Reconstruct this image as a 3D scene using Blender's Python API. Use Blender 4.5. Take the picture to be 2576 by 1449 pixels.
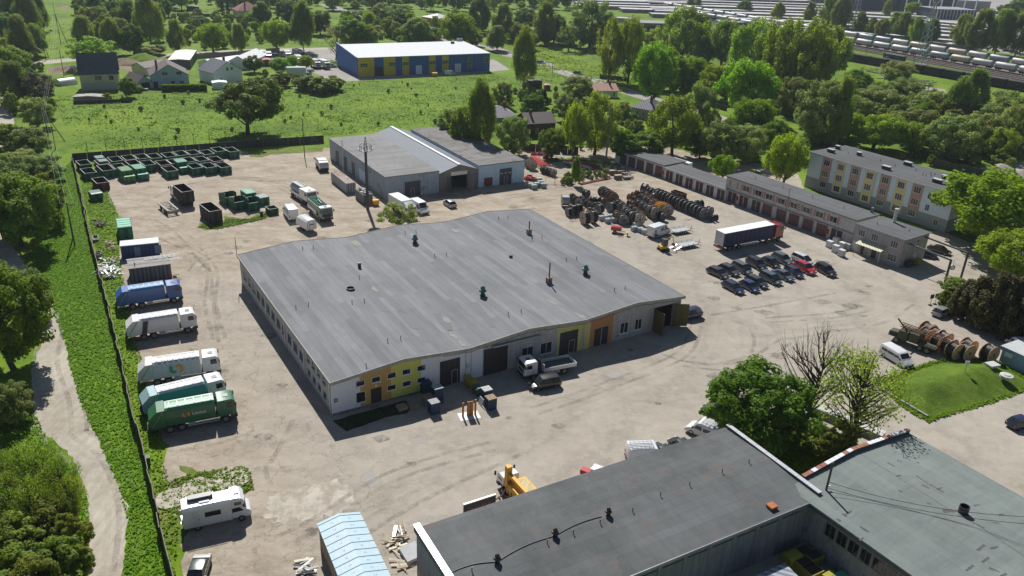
import bpy, bmesh, math, random
import numpy as np
from mathutils import Matrix, Vector
for o in list(bpy.data.objects): bpy.data.objects.remove(o)
S = bpy.context.scene
COL = S.collection
R = math.radians
# ---------------------------------------------------------------- camera
F_PX, PITCH, ROLL, CAM_H = 2024.467, R(24.3236), R(2.5311), 58.0     # survey of the photograph, 2576 px wide
fw = np.array([0, math.cos(PITCH), -math.sin(PITCH)]); rt0 = np.array([1., 0, 0]); up0 = np.cross(rt0, fw)
RT = rt0*math.cos(ROLL) + up0*math.sin(ROLL); UP = -rt0*math.sin(ROLL) + up0*math.cos(ROLL)
cam = bpy.data.cameras.new('camera'); cam_o = bpy.data.objects.new('camera', cam); COL.objects.link(cam_o)
cam.sensor_width = 36; cam.lens = 36*F_PX/2576; cam.clip_start = .5; cam.clip_end = 9000
cam_o.matrix_world = Matrix([[RT[0], UP[0], -fw[0], 0], [RT[1], UP[1], -fw[1], 0], [RT[2], UP[2], -fw[2], CAM_H], [0, 0, 0, 1]])
S.camera = cam_o
# ---------------------------------------------------------------- world, sun, exposure
SUN_AZ, SUN_EL = 107.0, 45.0
w = bpy.data.worlds.new('World'); S.world = w; w.use_nodes = True
nt = w.node_tree; nt.nodes.clear()
sky = nt.nodes.new('ShaderNodeTexSky'); sky.sky_type = 'NISHITA'; sky.sun_disc = False
sky.sun_elevation = R(SUN_EL); sky.sun_rotation = R(90-SUN_AZ); sky.air_density = 1.0; sky.dust_density = .6; sky.altitude = 60
bg = nt.nodes.new('ShaderNodeBackground'); bg.inputs[1].default_value = .05
ow = nt.nodes.new('ShaderNodeOutputWorld'); nt.links.new(sky.outputs[0], bg.inputs[0]); nt.links.new(bg.outputs[0], ow.inputs[0])
sl = bpy.data.lights.new('sun', 'SUN'); sl.energy = 5.0; sl.angle = R(.53); sl.color = (1, .965, .91)
so = bpy.data.objects.new('sun', sl); COL.objects.link(so)
sd = Vector((math.cos(R(SUN_AZ))*math.cos(R(SUN_EL)), math.sin(R(SUN_AZ))*math.cos(R(SUN_EL)), math.sin(R(SUN_EL))))
so.rotation_euler = sd.to_track_quat('Z', 'Y').to_euler()
S.view_settings.view_transform = 'Standard'; S.view_settings.look = 'None'; S.view_settings.exposure = .18; S.view_settings.gamma = 1
S.cycles.max_bounces = 6; S.cycles.transparent_max_bounces = 6; S.cycles.use_denoising = True
# ---------------------------------------------------------------- survey helpers: photo pixel -> place in the world
REG = {'o': (0, 0, 1)}
for i in range(4):
    REG['a%d' % i] = (644*i, 0, .25); REG['b%d' % i] = (644*i, 360.64, .25)
    REG['c%d' % i] = (644*i, 721.28, .25334); REG['d%d' % i] = (644*i, 1088.36, .25)
REG.update({'b1': (644, 309.12, .25), 'e0': (1764.56, 618.24, .14), 'e1': (1391.04, 450.8, .085), 'e2': (1577.8, 450.8, .1), 'e3': (186.76, 360.64, .165),
            'e4': (386.4, 425.04, .18), 'e5': (1275.12, 360.64, .15), 'e6': (225.4, 553.84, .1), 'e7': (1030.4, 927.36, .17692)})
def Q(t, x, y):
    a, b, k = REG[t]; return (a+x*k, b+y*k)
def ray(q): return fw*F_PX + RT*(q[0]-1288) - UP*(q[1]-724.5)
def G(q, z=0.):
    d = ray(q); k = (z-CAM_H)/d[2]; return (d*k)[:2]
def GQ(t, x, y, z=0.): return G(Q(t, x, y), z)
def hgt(foot, top):
    g = G(foot); d = ray(top); return CAM_H + d[2]*math.hypot(*g)/math.hypot(d[0], d[1])
class Fr:                                   # a surveyed rectangle: p0, p1 = ends of the front edge at height z
    def __init__(s, p0, p1, z, back=None, W=None, ang=None):
        s.a = np.array(G(p0, z)); b = G(p1, z); d = b-s.a
        s.L = float(np.hypot(*d)); s.d = d/s.L
        if ang is not None:
            s.d = np.array([math.cos(R(ang)), math.sin(R(ang))]); s.L = float(d@s.d)
        s.n = np.array([-s.d[1], s.d[0]]); s.ang = math.atan2(s.d[1], s.d[0]); s.z = z
        s.W = W if W else (float((G(back, z)-s.a)@s.n) if back is not None else 0)
    def on(s, q, y=0.):                     # pixel on the front plane -> local (x, z)
        r_ = ray(q); k = ((s.a+s.n*y)@s.n)/(r_[:2]@s.n); P = r_*k; return float((P[:2]-s.a)@s.d), float(P[2]+CAM_H)
    def onx(s, q, x=0.):
        r_ = ray(q); k = ((s.a+s.d*x)@s.d)/(r_[:2]@s.d); P = r_*k; return float((P[:2]-s.a)@s.n), float(P[2]+CAM_H)
    def loc(s, q, z=0.):
        g = G(q, z)-s.a; return float(g@s.d), float(g@s.n)
    def world(s, x, y, z=0.):
        p = s.a+s.d*x+s.n*y; return (p[0], p[1], z)
# ---------------------------------------------------------------- materials
MATS = {}
def nodes(m):
    m.use_nodes = True; t = m.node_tree; t.nodes.clear()
    N = lambda k, **a: (lambda n: ([setattr(n, x, y) for x, y in a.items()], n)[1])(t.nodes.new(k))
    return t, N, t.links.new
def ramp(N, stops):
    r_ = N('ShaderNodeValToRGB'); e = r_.color_ramp.elements
    while len(e) < len(stops): e.new(.5)
    for i, (p, c) in enumerate(stops):
        e[i].position = p; e[i].color = (*(c if isinstance(c, (tuple, list)) else (c, c, c)), 1)
    return r_
def mixc(N, L, f, a, b, mode='MIX'):
    m = N('ShaderNodeMix', data_type='RGBA', blend_type=mode)
    for s_, v in ((0, f), (6, a), (7, b)):
        if hasattr(v, 'links') or hasattr(v, 'is_linked'): L(v, m.inputs[s_])
        elif s_ == 0: m.inputs[0].default_value = v
        else: m.inputs[s_].default_value = (*v, 1)
    return m.outputs[2]
def mp(N, L, vec, scale=(1, 1, 1), rot=0.):
    m = N('ShaderNodeMapping'); m.inputs['Scale'].default_value = scale; m.inputs['Rotation'].default_value = (0, 0, rot); L(vec, m.inputs[0]); return m.outputs[0]
def noise(N, L, vec, scale, detail=4, rough=.6):
    n = N('ShaderNodeTexNoise'); n.inputs['Scale'].default_value = scale; n.inputs['Detail'].default_value = detail; n.inputs['Roughness'].default_value = rough
    L(vec, n.inputs['Vector']); return n.outputs[0]
def mat(name, col, rough=.7, metal=0., var=.12, vs=1.5, bump=0., bs=20., coat=0., dirt=None, stripe=None, brick=None, spec=.5, streak=0.):
    if name in MATS: return MATS[name]
    m = bpy.data.materials.new(name); MATS[name] = m; t, N, L = nodes(m)
    b = N('ShaderNodeBsdfPrincipled'); o = N('ShaderNodeOutputMaterial'); L(b.outputs[0], o.inputs[0])
    tc = N('ShaderNodeTexCoord'); vec = tc.outputs['Object']
    b.inputs['Roughness'].default_value = rough; b.inputs['Metallic'].default_value = metal
    b.inputs['Specular IOR Level'].default_value = spec; b.inputs['Coat Weight'].default_value = coat; b.inputs['Coat Roughness'].default_value = .05
    n1 = noise(N, L, vec, vs, 5)
    rp = ramp(N, [(.25, tuple(max(0, c*(1-var)) for c in col)), (.75, tuple(min(1, c*(1+var)) for c in col))]); L(n1, rp.inputs[0])
    c = rp.outputs[0]
    sp = N('ShaderNodeSeparateXYZ'); L(vec, sp.inputs[0]); ad = N('ShaderNodeMath', operation='ADD'); L(sp.outputs[0], ad.inputs[0]); L(sp.outputs[1], ad.inputs[1])
    cb = N('ShaderNodeCombineXYZ'); L(ad.outputs[0], cb.inputs[0]); L(sp.outputs[2], cb.inputs[1]); wv = cb.outputs[0]
    hgtn = None
    if brick:                                # (width, height, second colour, mortar colour)
        bt = N('ShaderNodeTexBrick'); L(wv, bt.inputs[0]); bt.inputs['Scale'].default_value = 1
        bt.inputs['Brick Width'].default_value = brick[0]; bt.inputs['Row Height'].default_value = brick[1]; bt.inputs['Mortar Size'].default_value = brick[1]*.06
        L(c, bt.inputs['Color1']); bt.inputs['Color2'].default_value = (*brick[2], 1); bt.inputs['Mortar'].default_value = (*brick[3], 1); bt.inputs['Bias'].default_value = -.35
        c = bt.outputs[0]
    if stripe:                               # (per metre, depth) corrugated sheet
        wn = N('ShaderNodeTexWave', wave_type='BANDS', bands_direction='X'); wn.inputs['Scale'].default_value = stripe[0]/3.14*.5
        L(wv, wn.inputs[0]); hgtn = wn.outputs[1]
        c = mixc(N, L, stripe[1], c, wn.outputs[0], 'SOFT_LIGHT')
    if streak:
        n3 = noise(N, L, mp(N, L, wv, (1.6, .12, 1)), 1.3, 6, .7); r3 = ramp(N, [(.35, 1-streak), (.6, 1.)]); L(n3, r3.inputs[0]); c = mixc(N, L, 1., c, r3.outputs[0], 'MULTIPLY')
    if dirt:                                 # (colour, scale, threshold)
        n2 = noise(N, L, vec, dirt[1], 8, .7); r2 = ramp(N, [(dirt[2], 0.), (min(1, dirt[2]+.12), 1.)]); L(n2, r2.inputs[0]); c = mixc(N, L, r2.outputs[0], c, dirt[0])
    L(c, b.inputs['Base Color'])
    if bump:
        nb = noise(N, L, vec, bs, 3); bp = N('ShaderNodeBump'); bp.inputs['Strength'].default_value = bump; bp.inputs['Distance'].default_value = .05; L(nb, bp.inputs['Height']); L(bp.outputs[0], b.inputs['Normal'])
    elif hgtn is not None:
        bp = N('ShaderNodeBump'); bp.inputs['Strength'].default_value = .5; bp.inputs['Distance'].default_value = .04; L(hgtn, bp.inputs['Height']); L(bp.outputs[0], b.inputs['Normal'])
    return m
def leafmat(name, c0, c1, trans=.35, scale=.35):
    if name in MATS: return MATS[name]
    m = bpy.data.materials.new(name); MATS[name] = m; t, N, L = nodes(m); o = N('ShaderNodeOutputMaterial')
    tc = N('ShaderNodeTexCoord'); oi = N('ShaderNodeObjectInfo')
    n1 = noise(N, L, tc.outputs['Object'], 9., 3); rp = ramp(N, [(.3, c0), (.7, c1)]); L(n1, rp.inputs[0])
    hs = N('ShaderNodeHueSaturation'); L(rp.outputs[0], hs.inputs['Color'])
    mr = N('ShaderNodeMapRange'); L(oi.outputs['Random'], mr.inputs[0]); mr.inputs[3].default_value = .8; mr.inputs[4].default_value = 1.25; L(mr.outputs[0], hs.inputs['Value'])
    mh = N('ShaderNodeMapRange'); ml = N('ShaderNodeMath', operation='FRACT'); m7 = N('ShaderNodeMath', operation='MULTIPLY'); L(oi.outputs['Random'], m7.inputs[0]); m7.inputs[1].default_value = 7.31; L(m7.outputs[0], ml.inputs[0])
    L(ml.outputs[0], mh.inputs[0]); mh.inputs[3].default_value = .478; mh.inputs[4].default_value = .516; L(mh.outputs[0], hs.inputs['Hue'])
    d = N('ShaderNodeBsdfPrincipled'); d.inputs['Roughness'].default_value = .55; d.inputs['Specular IOR Level'].default_value = .1
    tr = N('ShaderNodeBsdfTranslucent'); L(hs.outputs[0], d.inputs['Base Color'])
    g2 = mixc(N, L, 1., hs.outputs[0], (1.5, 1.45, .7), 'MULTIPLY'); L(g2, tr.inputs[0])
    mx = N('ShaderNodeMixShader'); mx.inputs[0].default_value = trans; L(d.outputs[0], mx.inputs[1]); L(tr.outputs[0], mx.inputs[2]); L(mx.outputs[0], o.inputs[0])
    return m
# ---------------------------------------------------------------- mesh builder
class MB:
    def __init__(s): s.v = []; s.f = []
    def add(s, vs, fs):
        n = len(s.v); s.v += [tuple(map(float, p)) for p in vs]; s.f += [tuple(i+n for i in q) for q in fs]; return s
    def box(s, x0, x1, y0, y1, z0, z1):
        return s.add([(x0, y0, z0), (x1, y0, z0), (x1, y1, z0), (x0, y1, z0), (x0, y0, z1), (x1, y0, z1), (x1, y1, z1), (x0, y1, z1)],
                     [(0, 3, 2, 1), (4, 5, 6, 7), (0, 1, 5, 4), (1, 2, 6, 5), (2, 3, 7, 6), (3, 0, 4, 7)])
    def cb(s, c, d): return s.box(c[0]-d[0]/2, c[0]+d[0]/2, c[1]-d[1]/2, c[1]+d[1]/2, c[2]-d[2]/2, c[2]+d[2]/2)
    def quad(s, *p): return s.add(p, [tuple(range(len(p)))])
    def ext(s, pts, v):                      # planar polygon swept along a vector
        n = len(pts); v = np.array(v, float)
        return s.add(list(pts)+[tuple(np.array(p, float)+v) for p in pts], [tuple(range(n))[::-1], tuple(range(n, 2*n))]+[(i, (i+1) % n, n+(i+1) % n, n+i) for i in range(n)])
    def xz(s, pts, y0, y1): return s.ext([(x, y0, z) for x, z in pts], (0, y1-y0, 0))
    def yz(s, pts, x0, x1): return s.ext([(x0, y, z) for y, z in pts], (x1-x0, 0, 0))
    def xy(s, pts, z0, z1): return s.ext([(x, y, z0) for x, y in pts], (0, 0, z1-z0))
    def cyl(s, p0, p1, r, n=12, r1=None, caps=True):
        p0 = Vector(p0); p1 = Vector(p1); ax = (p1-p0); q = ax.to_track_quat('Z', 'Y'); r1 = r if r1 is None else r1
        A = [p0+q@Vector((math.cos(2*math.pi*i/n)*r, math.sin(2*math.pi*i/n)*r, 0)) for i in range(n)]
        B = [p1+q@Vector((math.cos(2*math.pi*i/n)*r1, math.sin(2*math.pi*i/n)*r1, 0)) for i in range(n)]
        return s.add(A+B, [(i, (i+1) % n, n+(i+1) % n, n+i) for i in range(n)]+([tuple(range(n))[::-1], tuple(range(n, 2*n))] if caps else []))
    def tube(s, pts, r, n=6):
        for a, b in zip(pts[:-1], pts[1:]): s.cyl(a, b, r, n)
        return s
    def ring(s, p0, p1, r, ri, n=24):         # washer between p0 and p1
        p0 = Vector(p0); p1 = Vector(p1); q = (p1-p0).to_track_quat('Z', 'Y'); V = []
        for p in (p0, p1):
            for rr in (r, ri): V += [p+q@Vector((math.cos(2*math.pi*i/n)*rr, math.sin(2*math.pi*i/n)*rr, 0)) for i in range(n)]
        f = []
        for i in range(n):
            j = (i+1) % n; f += [(i, j, 2*n+j, 2*n+i), (n+j, n+i, 3*n+i, 3*n+j), (j, i, n+i, n+j), (2*n+i, 2*n+j, 3*n+j, 3*n+i)]
        return s.add(V, f)
    def loft(s, rings, caps=True):
        n = len(rings[0]); V = [p for r_ in rings for p in r_]; f = []
        for k in range(len(rings)-1):
            for i in range(n): j = (i+1) % n; f.append((k*n+i, k*n+j, (k+1)*n+j, (k+1)*n+i))
        if caps: f += [tuple(range(n))[::-1], tuple(range((len(rings)-1)*n, len(rings)*n))]
        return s.add(V, f)
    def lathe(s, prof, n=16, c=(0, 0, 0)):
        return s.loft([[(c[0]+r_*math.cos(2*math.pi*i/n), c[1]+r_*math.sin(2*math.pi*i/n), c[2]+z) for i in range(n)] for r_, z in prof])
    def build(s, name, m, parent=None, bevel=0., smooth=False, recalc=True):
        me = bpy.data.meshes.new(name); me.from_pydata(s.v, [], s.f); me.update()
        if recalc or bevel:
            bm = bmesh.new(); bm.from_mesh(me)
            if bevel:
                try: bmesh.ops.bevel(bm, geom=[e for e in bm.edges if len(e.link_faces) == 2 and e.calc_face_angle(0) > .5], offset=bevel, segments=2, affect='EDGES', clamp_overlap=True)
                except Exception: pass
            bmesh.ops.recalc_face_normals(bm, faces=bm.faces); bm.to_mesh(me); bm.free()
        if smooth:
            me.polygons.foreach_set('use_smooth', [True]*len(me.polygons))
            try: me.set_sharp_from_angle(angle=R(40))
            except Exception: pass
        o = bpy.data.objects.new(name, me); me.materials.append(m); COL.objects.link(o)
        if parent: o.parent = parent
        return o
def tag(o, label=None, cat=None, group=None, kind=None):
    if label: o['label'] = label
    if cat: o['category'] = cat
    if group: o['group'] = group
    if kind: o['kind'] = kind
    return o
def thing(name, label, cat, loc=(0, 0, 0), rz=0., group=None):
    o = bpy.data.objects.new(name, None); COL.objects.link(o); o.location = loc; o.rotation_euler = (0, 0, rz); o.empty_display_size = .5
    return tag(o, label, cat, group)
KIDS = {}
def copy_tree(o, loc=None, rz=None, label=None, parent=None, group=None):
    c = o.copy(); COL.objects.link(c)
    if parent: c.parent = parent
    if loc is not None: c.location = loc
    if rz is not None: c.rotation_euler = (0, 0, rz)
    if label: c['label'] = label
    if group: c['group'] = group
    for ch in o.children: copy_tree(ch, parent=c)
    return c
def place(o, x, y, rz=0., z=0.): o.location = (x, y, z); o.rotation_euler = (0, 0, rz); return o
def nearline(t, rx, ry, fx, fy, wid, z=0.):
    """two survey points at the foot of the near side (rear, front) -> centre and heading of a vehicle wid wide"""
    a = GQ(t, rx, ry, z); b = GQ(t, fx, fy, z); d = b-a; L = np.hypot(*d); d = d/L; n = np.array([-d[1], d[0]]); m = (a+b)/2
    if n@m < 0: n = -n
    m = m+n*wid/2; return m[0], m[1], math.atan2(d[1], d[0]), L
ORD = ['first', 'second', 'third', 'fourth', 'fifth', 'sixth', 'seventh', 'eighth', 'ninth', 'tenth', 'eleventh', 'twelfth', 'thirteenth', 'fourteenth', 'fifteenth', 'sixteenth', 'seventeenth', 'eighteenth', 'nineteenth', 'twentieth']
def dense(pts, step=2., amp=0., rnd=None, closed=True):
    out = []; n = len(pts); rnd = rnd or random.Random(1)
    for i in range(n if closed else n-1):
        a = np.array(pts[i]); b = np.array(pts[(i+1) % n]); L = np.hypot(*(b-a)); k = max(1, int(L/step)); nn = np.array([-(b-a)[1], (b-a)[0]])/max(L, 1e-6)
        for j in range(k): out.append(a+(b-a)*j/k+nn*(rnd.uniform(-amp, amp) if j else 0))
    return out
def sheet(name, pts, z, m, amp=0., step=2., kind='structure', seed=1):
    P = dense(pts, step, amp, random.Random(seed)) if amp else pts
    bm = bmesh.new(); f = bm.faces.new([bm.verts.new((float(p[0]), float(p[1]), z)) for p in P]); bm.normal_update()
    if f.normal.z < 0: f.normal_flip()
    bmesh.ops.triangulate(bm, faces=[f], ngon_method='EAR_CLIP'); me = bpy.data.meshes.new(name); bm.to_mesh(me); bm.free(); me.materials.append(m)
    o = bpy.data.objects.new(name, me); COL.objects.link(o); o['kind'] = kind; return o
def inpoly(P, x, y):
    ins = np.zeros(len(x), bool)
    for i in range(len(P)):
        a, b = P[i], P[(i+1) % len(P)]
        c = ((a[1] > y) != (b[1] > y)) & (x < (b[0]-a[0])*(y-a[1])/((b[1]-a[1]) or 1e-9)+a[0]); ins ^= c
    return ins
def scatter(P, n, rng, bias=None):
    P = np.array(P); out = np.zeros((0, 2))
    while len(out) < n:
        q = rng.uniform(P.min(0), P.max(0), (n*2, 2)); q = q[inpoly(P, q[:, 0], q[:, 1])]
        if bias is not None: q = q[rng.random(len(q)) < bias(q)]
        out = np.vstack([out, q])
    return out[:n]
# ================================================================ SETTING
def groundmat(name, stops, scales=(.035, .3, 1.7), bump=.6, extra=None, rough=.9):
    m = bpy.data.materials.new(name); MATS[name] = m; t, N, L = nodes(m); b = N('ShaderNodeBsdfPrincipled'); o = N('ShaderNodeOutputMaterial'); L(b.outputs[0], o.inputs[0])
    tc = N('ShaderNodeTexCoord'); v = tc.outputs['Object']; b.inputs['Roughness'].default_value = rough; b.inputs['Specular IOR Level'].default_value = .15
    a = noise(N, L, v, scales[0], 6, .65); c = noise(N, L, v, scales[1], 6, .7); d = noise(N, L, v, scales[2], 4, .7)
    s1 = N('ShaderNodeMath', operation='MULTIPLY_ADD'); L(a, s1.inputs[0]); s1.inputs[1].default_value = .45; 
    s2 = N('ShaderNodeMath', operation='MULTIPLY_ADD'); L(c, s2.inputs[0]); s2.inputs[1].default_value = .33
    s3 = N('ShaderNodeMath', operation='MULTIPLY'); L(d, s3.inputs[0]); s3.inputs[1].default_value = .22; L(s3.outputs[0], s2.inputs[2]); L(s2.outputs[0], s1.inputs[2])
    r_ = ramp(N, stops); L(s1.outputs[0], r_.inputs[0]); col = r_.outputs[0]
    if extra: col = extra(N, L, v, col)
    L(col, b.inputs['Base Color'])
    bp = N('ShaderNodeBump'); bp.inputs['Strength'].default_value = bump; bp.inputs['Distance'].default_value = .25; L(d, bp.inputs['Height']); L(bp.outputs[0], b.inputs['Normal'])
    return m
GRASS = groundmat('grass', [(.36, (.05, .09, .008)), (.44, (.085, .155, .010)), (.52, (.135, .225, .012)), (.59, (.185, .26, .018)), (.67, (.20, .20, .05))])
LAWN = groundmat('lawn', [(.36, (.055, .085, .015)), (.46, (.08, .14, .012)), (.55, (.12, .19, .02)), (.64, (.17, .19, .05))], (.15, .8, 4.))
WEEDS = groundmat('weeds', [(.38, (.06, .10, .02)), (.48, (.12, .17, .03)), (.56, (.19, .2, .06)), (.66, (.30, .25, .16))], (.12, .7, 3.))
def yard_extra(N, L, v, col):
    rv = mp(N, L, v, (1, 1, 1), R(-31.5)); sx = N('ShaderNodeSeparateXYZ'); L(rv, sx.inputs[0]); u, vv = sx.outputs[0], sx.outputs[1]
    big = noise(N, L, v, .06, 6, .7)
    def edge(src, c0, c1, wob=14.):
        a = N('ShaderNodeMath', operation='MULTIPLY_ADD'); L(big, a.inputs[0]); a.inputs[1].default_value = wob; L(src, a.inputs[2])
        r_ = N('ShaderNodeMapRange', interpolation_type='SMOOTHSTEP'); L(a.outputs[0], r_.inputs[0]); r_.inputs[1].default_value = c0+wob/2; r_.inputs[2].default_value = c1+wob/2; return r_.outputs[0]
    left = edge(u, 26, 8); back = edge(vv, 124, 142)
    dm = N('ShaderNodeMath', operation='MAXIMUM'); L(left, dm.inputs[0]); L(back, dm.inputs[1])
    n1 = noise(N, L, mp(N, L, v, (.5, 1.1, 1), R(-31.5)), .3, 9, .8)
    dirt = ramp(N, [(.3, (.235, .185, .135)), (.45, (.34, .285, .22)), (.58, (.42, .365, .295)), (.72, (.48, .435, .37))]); L(n1, dirt.inputs[0])
    c = mixc(N, L, dm.outputs[0], col, dirt.outputs[0])
    # tyre sweeps: bent, stretched noise
    wv = N('ShaderNodeTexWave', wave_type='RINGS', rings_direction='Z', wave_profile='SIN'); wv.inputs['Scale'].default_value = .035; wv.inputs['Distortion'].default_value = 11.; wv.inputs['Detail'].default_value = 8.; wv.inputs['Detail Scale'].default_value = 2.2; wv.inputs['Detail Roughness'].default_value = .75
    mm = N('ShaderNodeMapping'); mm.inputs['Location'].default_value = (55, -140, 0); L(v, mm.inputs[0]); L(mm.outputs[0], wv.inputs[0])
    rw = ramp(N, [(.0, .84), (.12, .97), (.5, 1.03), (.85, .98), (1., 1.06)]); L(wv.outputs[1], rw.inputs[0])
    c = mixc(N, L, .75, c, rw.outputs[0], 'MULTIPLY')
    st = noise(N, L, mp(N, L, v, (.35, .8, 1), R(-28)), .35, 9, .75); rs = ramp(N, [(.34, .80), (.5, 1.), (.7, 1.08)]); L(st, rs.inputs[0]); c = mixc(N, L, .6, c, rs.outputs[0], 'MULTIPLY')
    # cracks and patches
    vo = N('ShaderNodeTexVoronoi', feature='DISTANCE_TO_EDGE'); vo.inputs['Scale'].default_value = .28; 
    wob = N('ShaderNodeTexNoise'); wob.inputs['Scale'].default_value = .9; wob.inputs['Detail'].default_value = 6; L(v, wob.inputs['Vector'])
    wv2 = N('ShaderNodeMix', data_type='VECTOR'); wv2.inputs[0].default_value = .12; L(v, wv2.inputs[4]); sc = N('ShaderNodeVectorMath', operation='SCALE'); L(wob.outputs[1], sc.inputs[0]); sc.inputs['Scale'].default_value = 26; ad = N('ShaderNodeVectorMath', operation='ADD'); L(v, ad.inputs[0]); L(sc.outputs[0], ad.inputs[1]); L(ad.outputs[0], wv2.inputs[5])
    L(wv2.outputs[1], vo.inputs['Vector']); rc = ramp(N, [(.0, .6), (.026, 1.)]); L(vo.outputs[0], rc.inputs[0])
    bl = edge(u, 34, 20, 10.); m2 = N('ShaderNodeMath', operation='MULTIPLY'); L(bl, m2.inputs[0]); m2.inputs[1].default_value = .85
    c = mixc(N, L, m2.outputs[0], c, rc.outputs[0], 'MULTIPLY')
    sp = noise(N, L, v, .7, 10, .85); rp_ = ramp(N, [(.30, .74), (.42, .97), (.58, 1.02), (.70, 1.15)]); L(sp, rp_.inputs[0]); c = mixc(N, L, .8, c, rp_.outputs[0], 'MULTIPLY')
    return c
YARD = groundmat('yard_asphalt', [(.38, (.305, .27, .225)), (.5, (.375, .337, .285)), (.62, (.43, .39, .333))], (.05, .5, 6.), .12, yard_extra)
def path_extra(N, L, v, col):
    n1 = noise(N, L, mp(N, L, v, (1.6, .12, 1), R(12)), .9, 6, .7); r_ = ramp(N, [(.35, .78), (.55, 1.), (.7, 1.1)]); L(n1, r_.inputs[0]); return mixc(N, L, .8, col, r_.outputs[0], 'MULTIPLY')
PATH = groundmat('gravel_path', [(.36, (.32, .28, .22)), (.5, (.44, .40, .33)), (.64, (.53, .49, .42))], (.1, .9, 6.), .3, path_extra)
ROAD = groundmat('far_asphalt', [(.36, (.24, .225, .21)), (.5, (.33, .31, .29)), (.64, (.4, .38, .36))], (.06, .5, 3.), .1)
SOIL = groundmat('bare_soil', [(.36, (.12, .085, .06)), (.5, (.22, .17, .12)), (.64, (.34, .28, .22))], (.1, .7, 3.), .8)
BALLAST = groundmat('ballast', [(.36, (.12, .10, .09)), (.5, (.19, .165, .15)), (.64, (.25, .225, .2))], (.1, .7, 3.), .5)
def lp(t, *pts): return [GQ(t, x, y) for x, y in pts]
def ribbon(pts, wid):
    L_ = []; R_ = []; P = [np.array(p) for p in pts]
    for i, p in enumerate(P):
        d = (P[min(i+1, len(P)-1)]-P[max(i-1, 0)]); d = d/np.hypot(*d); n = np.array([-d[1], d[0]]); ww = wid[i] if isinstance(wid, (list, tuple)) else wid
        L_.append(p+n*ww/2); R_.append(p-n*ww/2)
    return L_+R_[::-1]
g = sheet('ground', [(-2500, -400), (2500, -400), (2500, 3600), (-2500, 3600)], 0, GRASS)
# yard
FENCE = [G(q) for q in [(182, 400), (205, 500), (232, 620), (262, 740), (285, 830), (310, 930), (335, 1050), (362, 1150), (395, 1290), (430, 1449), (446, 1520)]]
yard_pts = lp('o', (250, 402), (600, 382), (815, 372), (1310, 376), (1480, 372), (1540, 372), (1640, 360), (1780, 395), (1880, 405), (1960, 425), (2010, 440), (2030, 500), (2330, 590), (2360, 580), (2600, 560), (2800, 700), (2800, 1700), (446, 1700),
              (470, 1480), (455, 1330), (425, 1290), (405, 1180), (425, 1120), (385, 1080), (360, 950), (335, 850), (310, 740), (300, 640), (310, 560), (285, 520), (245, 450))
sheet('yard', yard_pts, .004, YARD, .35, 1.2, seed=3)
# weeds growing over the yard
def patch(name, t, pts, m=WEEDS, z=.008, amp=.3, step=.8, seed=5): return sheet(name, lp(t, *pts), z, m, amp, step, seed=seed)
patch('weed_patch', 'e4', [(600, 820), (720, 860), (900, 850), (960, 800), (1200, 770), (1560, 700), (1700, 640), (1600, 560), (1500, 600), (1350, 690), (1200, 700), (1000, 650), (950, 760), (800, 800), (640, 740)])
patch('weed_patch', 'b1', [(-60, 345), (60, 345), (150, 318), (300, 310), (670, 290), (680, 250), (470, 258), (200, 262), (-90, 275)], seed=7)
patch('weed_patch', 'd0', [(1800, 330), (1880, 470), (2050, 560), (2150, 640), (2460, 620), (2560, 560), (2520, 400), (2430, 330), (2250, 370), (2050, 400)], seed=8)
patch('weed_patch', 'd0', [(1600, 560), (1680, 780), (1830, 870), (1900, 1000), (1850, 1120), (1700, 1120), (1560, 900), (1520, 640)], seed=9)
patch('weed_patch', 'e5', [(280, 640), (420, 790), (640, 760), (690, 690), (620, 640), (400, 600)], seed=10)
patch('weed_patch', 'e5', [(500, 400), (600, 500), (640, 560), (560, 380), (700, 330), (900, 300), (1050, 420), (1300, 470), (1500, 440), (1750, 470), (1950, 420), (1850, 330), (1600, 300), (1000, 240), (600, 250)], seed=11)
# light concrete slabs with weeds, lower left
CONC = mat('old_concrete', (.45, .41, .35), .9, var=.2, vs=.6, dirt=((.33, .285, .225), .7, .46), bump=.3, bs=6)
patch('concrete_apron', 'd1', [(430, 560), (660, 490), (830, 455), (850, 520), (960, 560), (980, 760), (600, 880), (200, 900), (60, 760), (120, 640)], CONC, .008, .6, .5, 12)
ring_c = [((2320, 470), 2.1), ((1980, 560), 1.8), ((1725, 670), 1.7)]
for i, ((x, y), r_) in enumerate(ring_c):
    c = GQ('d0', x, y); rr = random.Random(i); m = MB()
    m.xy([(c[0]+math.cos(a*math.pi/14)*r_*rr.uniform(.92, 1.05), c[1]+math.sin(a*math.pi/14)*r_*rr.uniform(.92, 1.05)) for a in range(28)], .003, .12+.02*i)
    tag(m.build('concrete_disc', CONC), ['round cracked concrete base behind the camper van, the largest of three', 'weedy middle one of three round concrete bases near the camper van', 'smallest round concrete base, by the fence behind the camper van'][i], 'concrete base', 'round concrete bases in the weeds')
# kerb strip between concrete and asphalt, asphalt repairs
REP = mat('asphalt_repair', (.33, .31, .28), .9, var=.12, vs=2)
for i, (t, pts) in enumerate([('d1', [(1085, 390), (1180, 380), (1240, 520), (1150, 552), (1090, 470)]), ('d1', [(1545, 70), (1690, 40), (1710, 85), (1590, 115)]), ('c2', [(1860, 950), (2110, 870), (2130, 930), (1950, 1000)]), ('c2', [(930, 870), (1060, 835), (1120, 890), (1000, 915)]), ('c2', [(1640, 1140), (1690, 1125), (1705, 1150), (1665, 1170)])]):
    patch('asphalt_patch', t, pts, REP, .009, .05, .7, 20+i)
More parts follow.
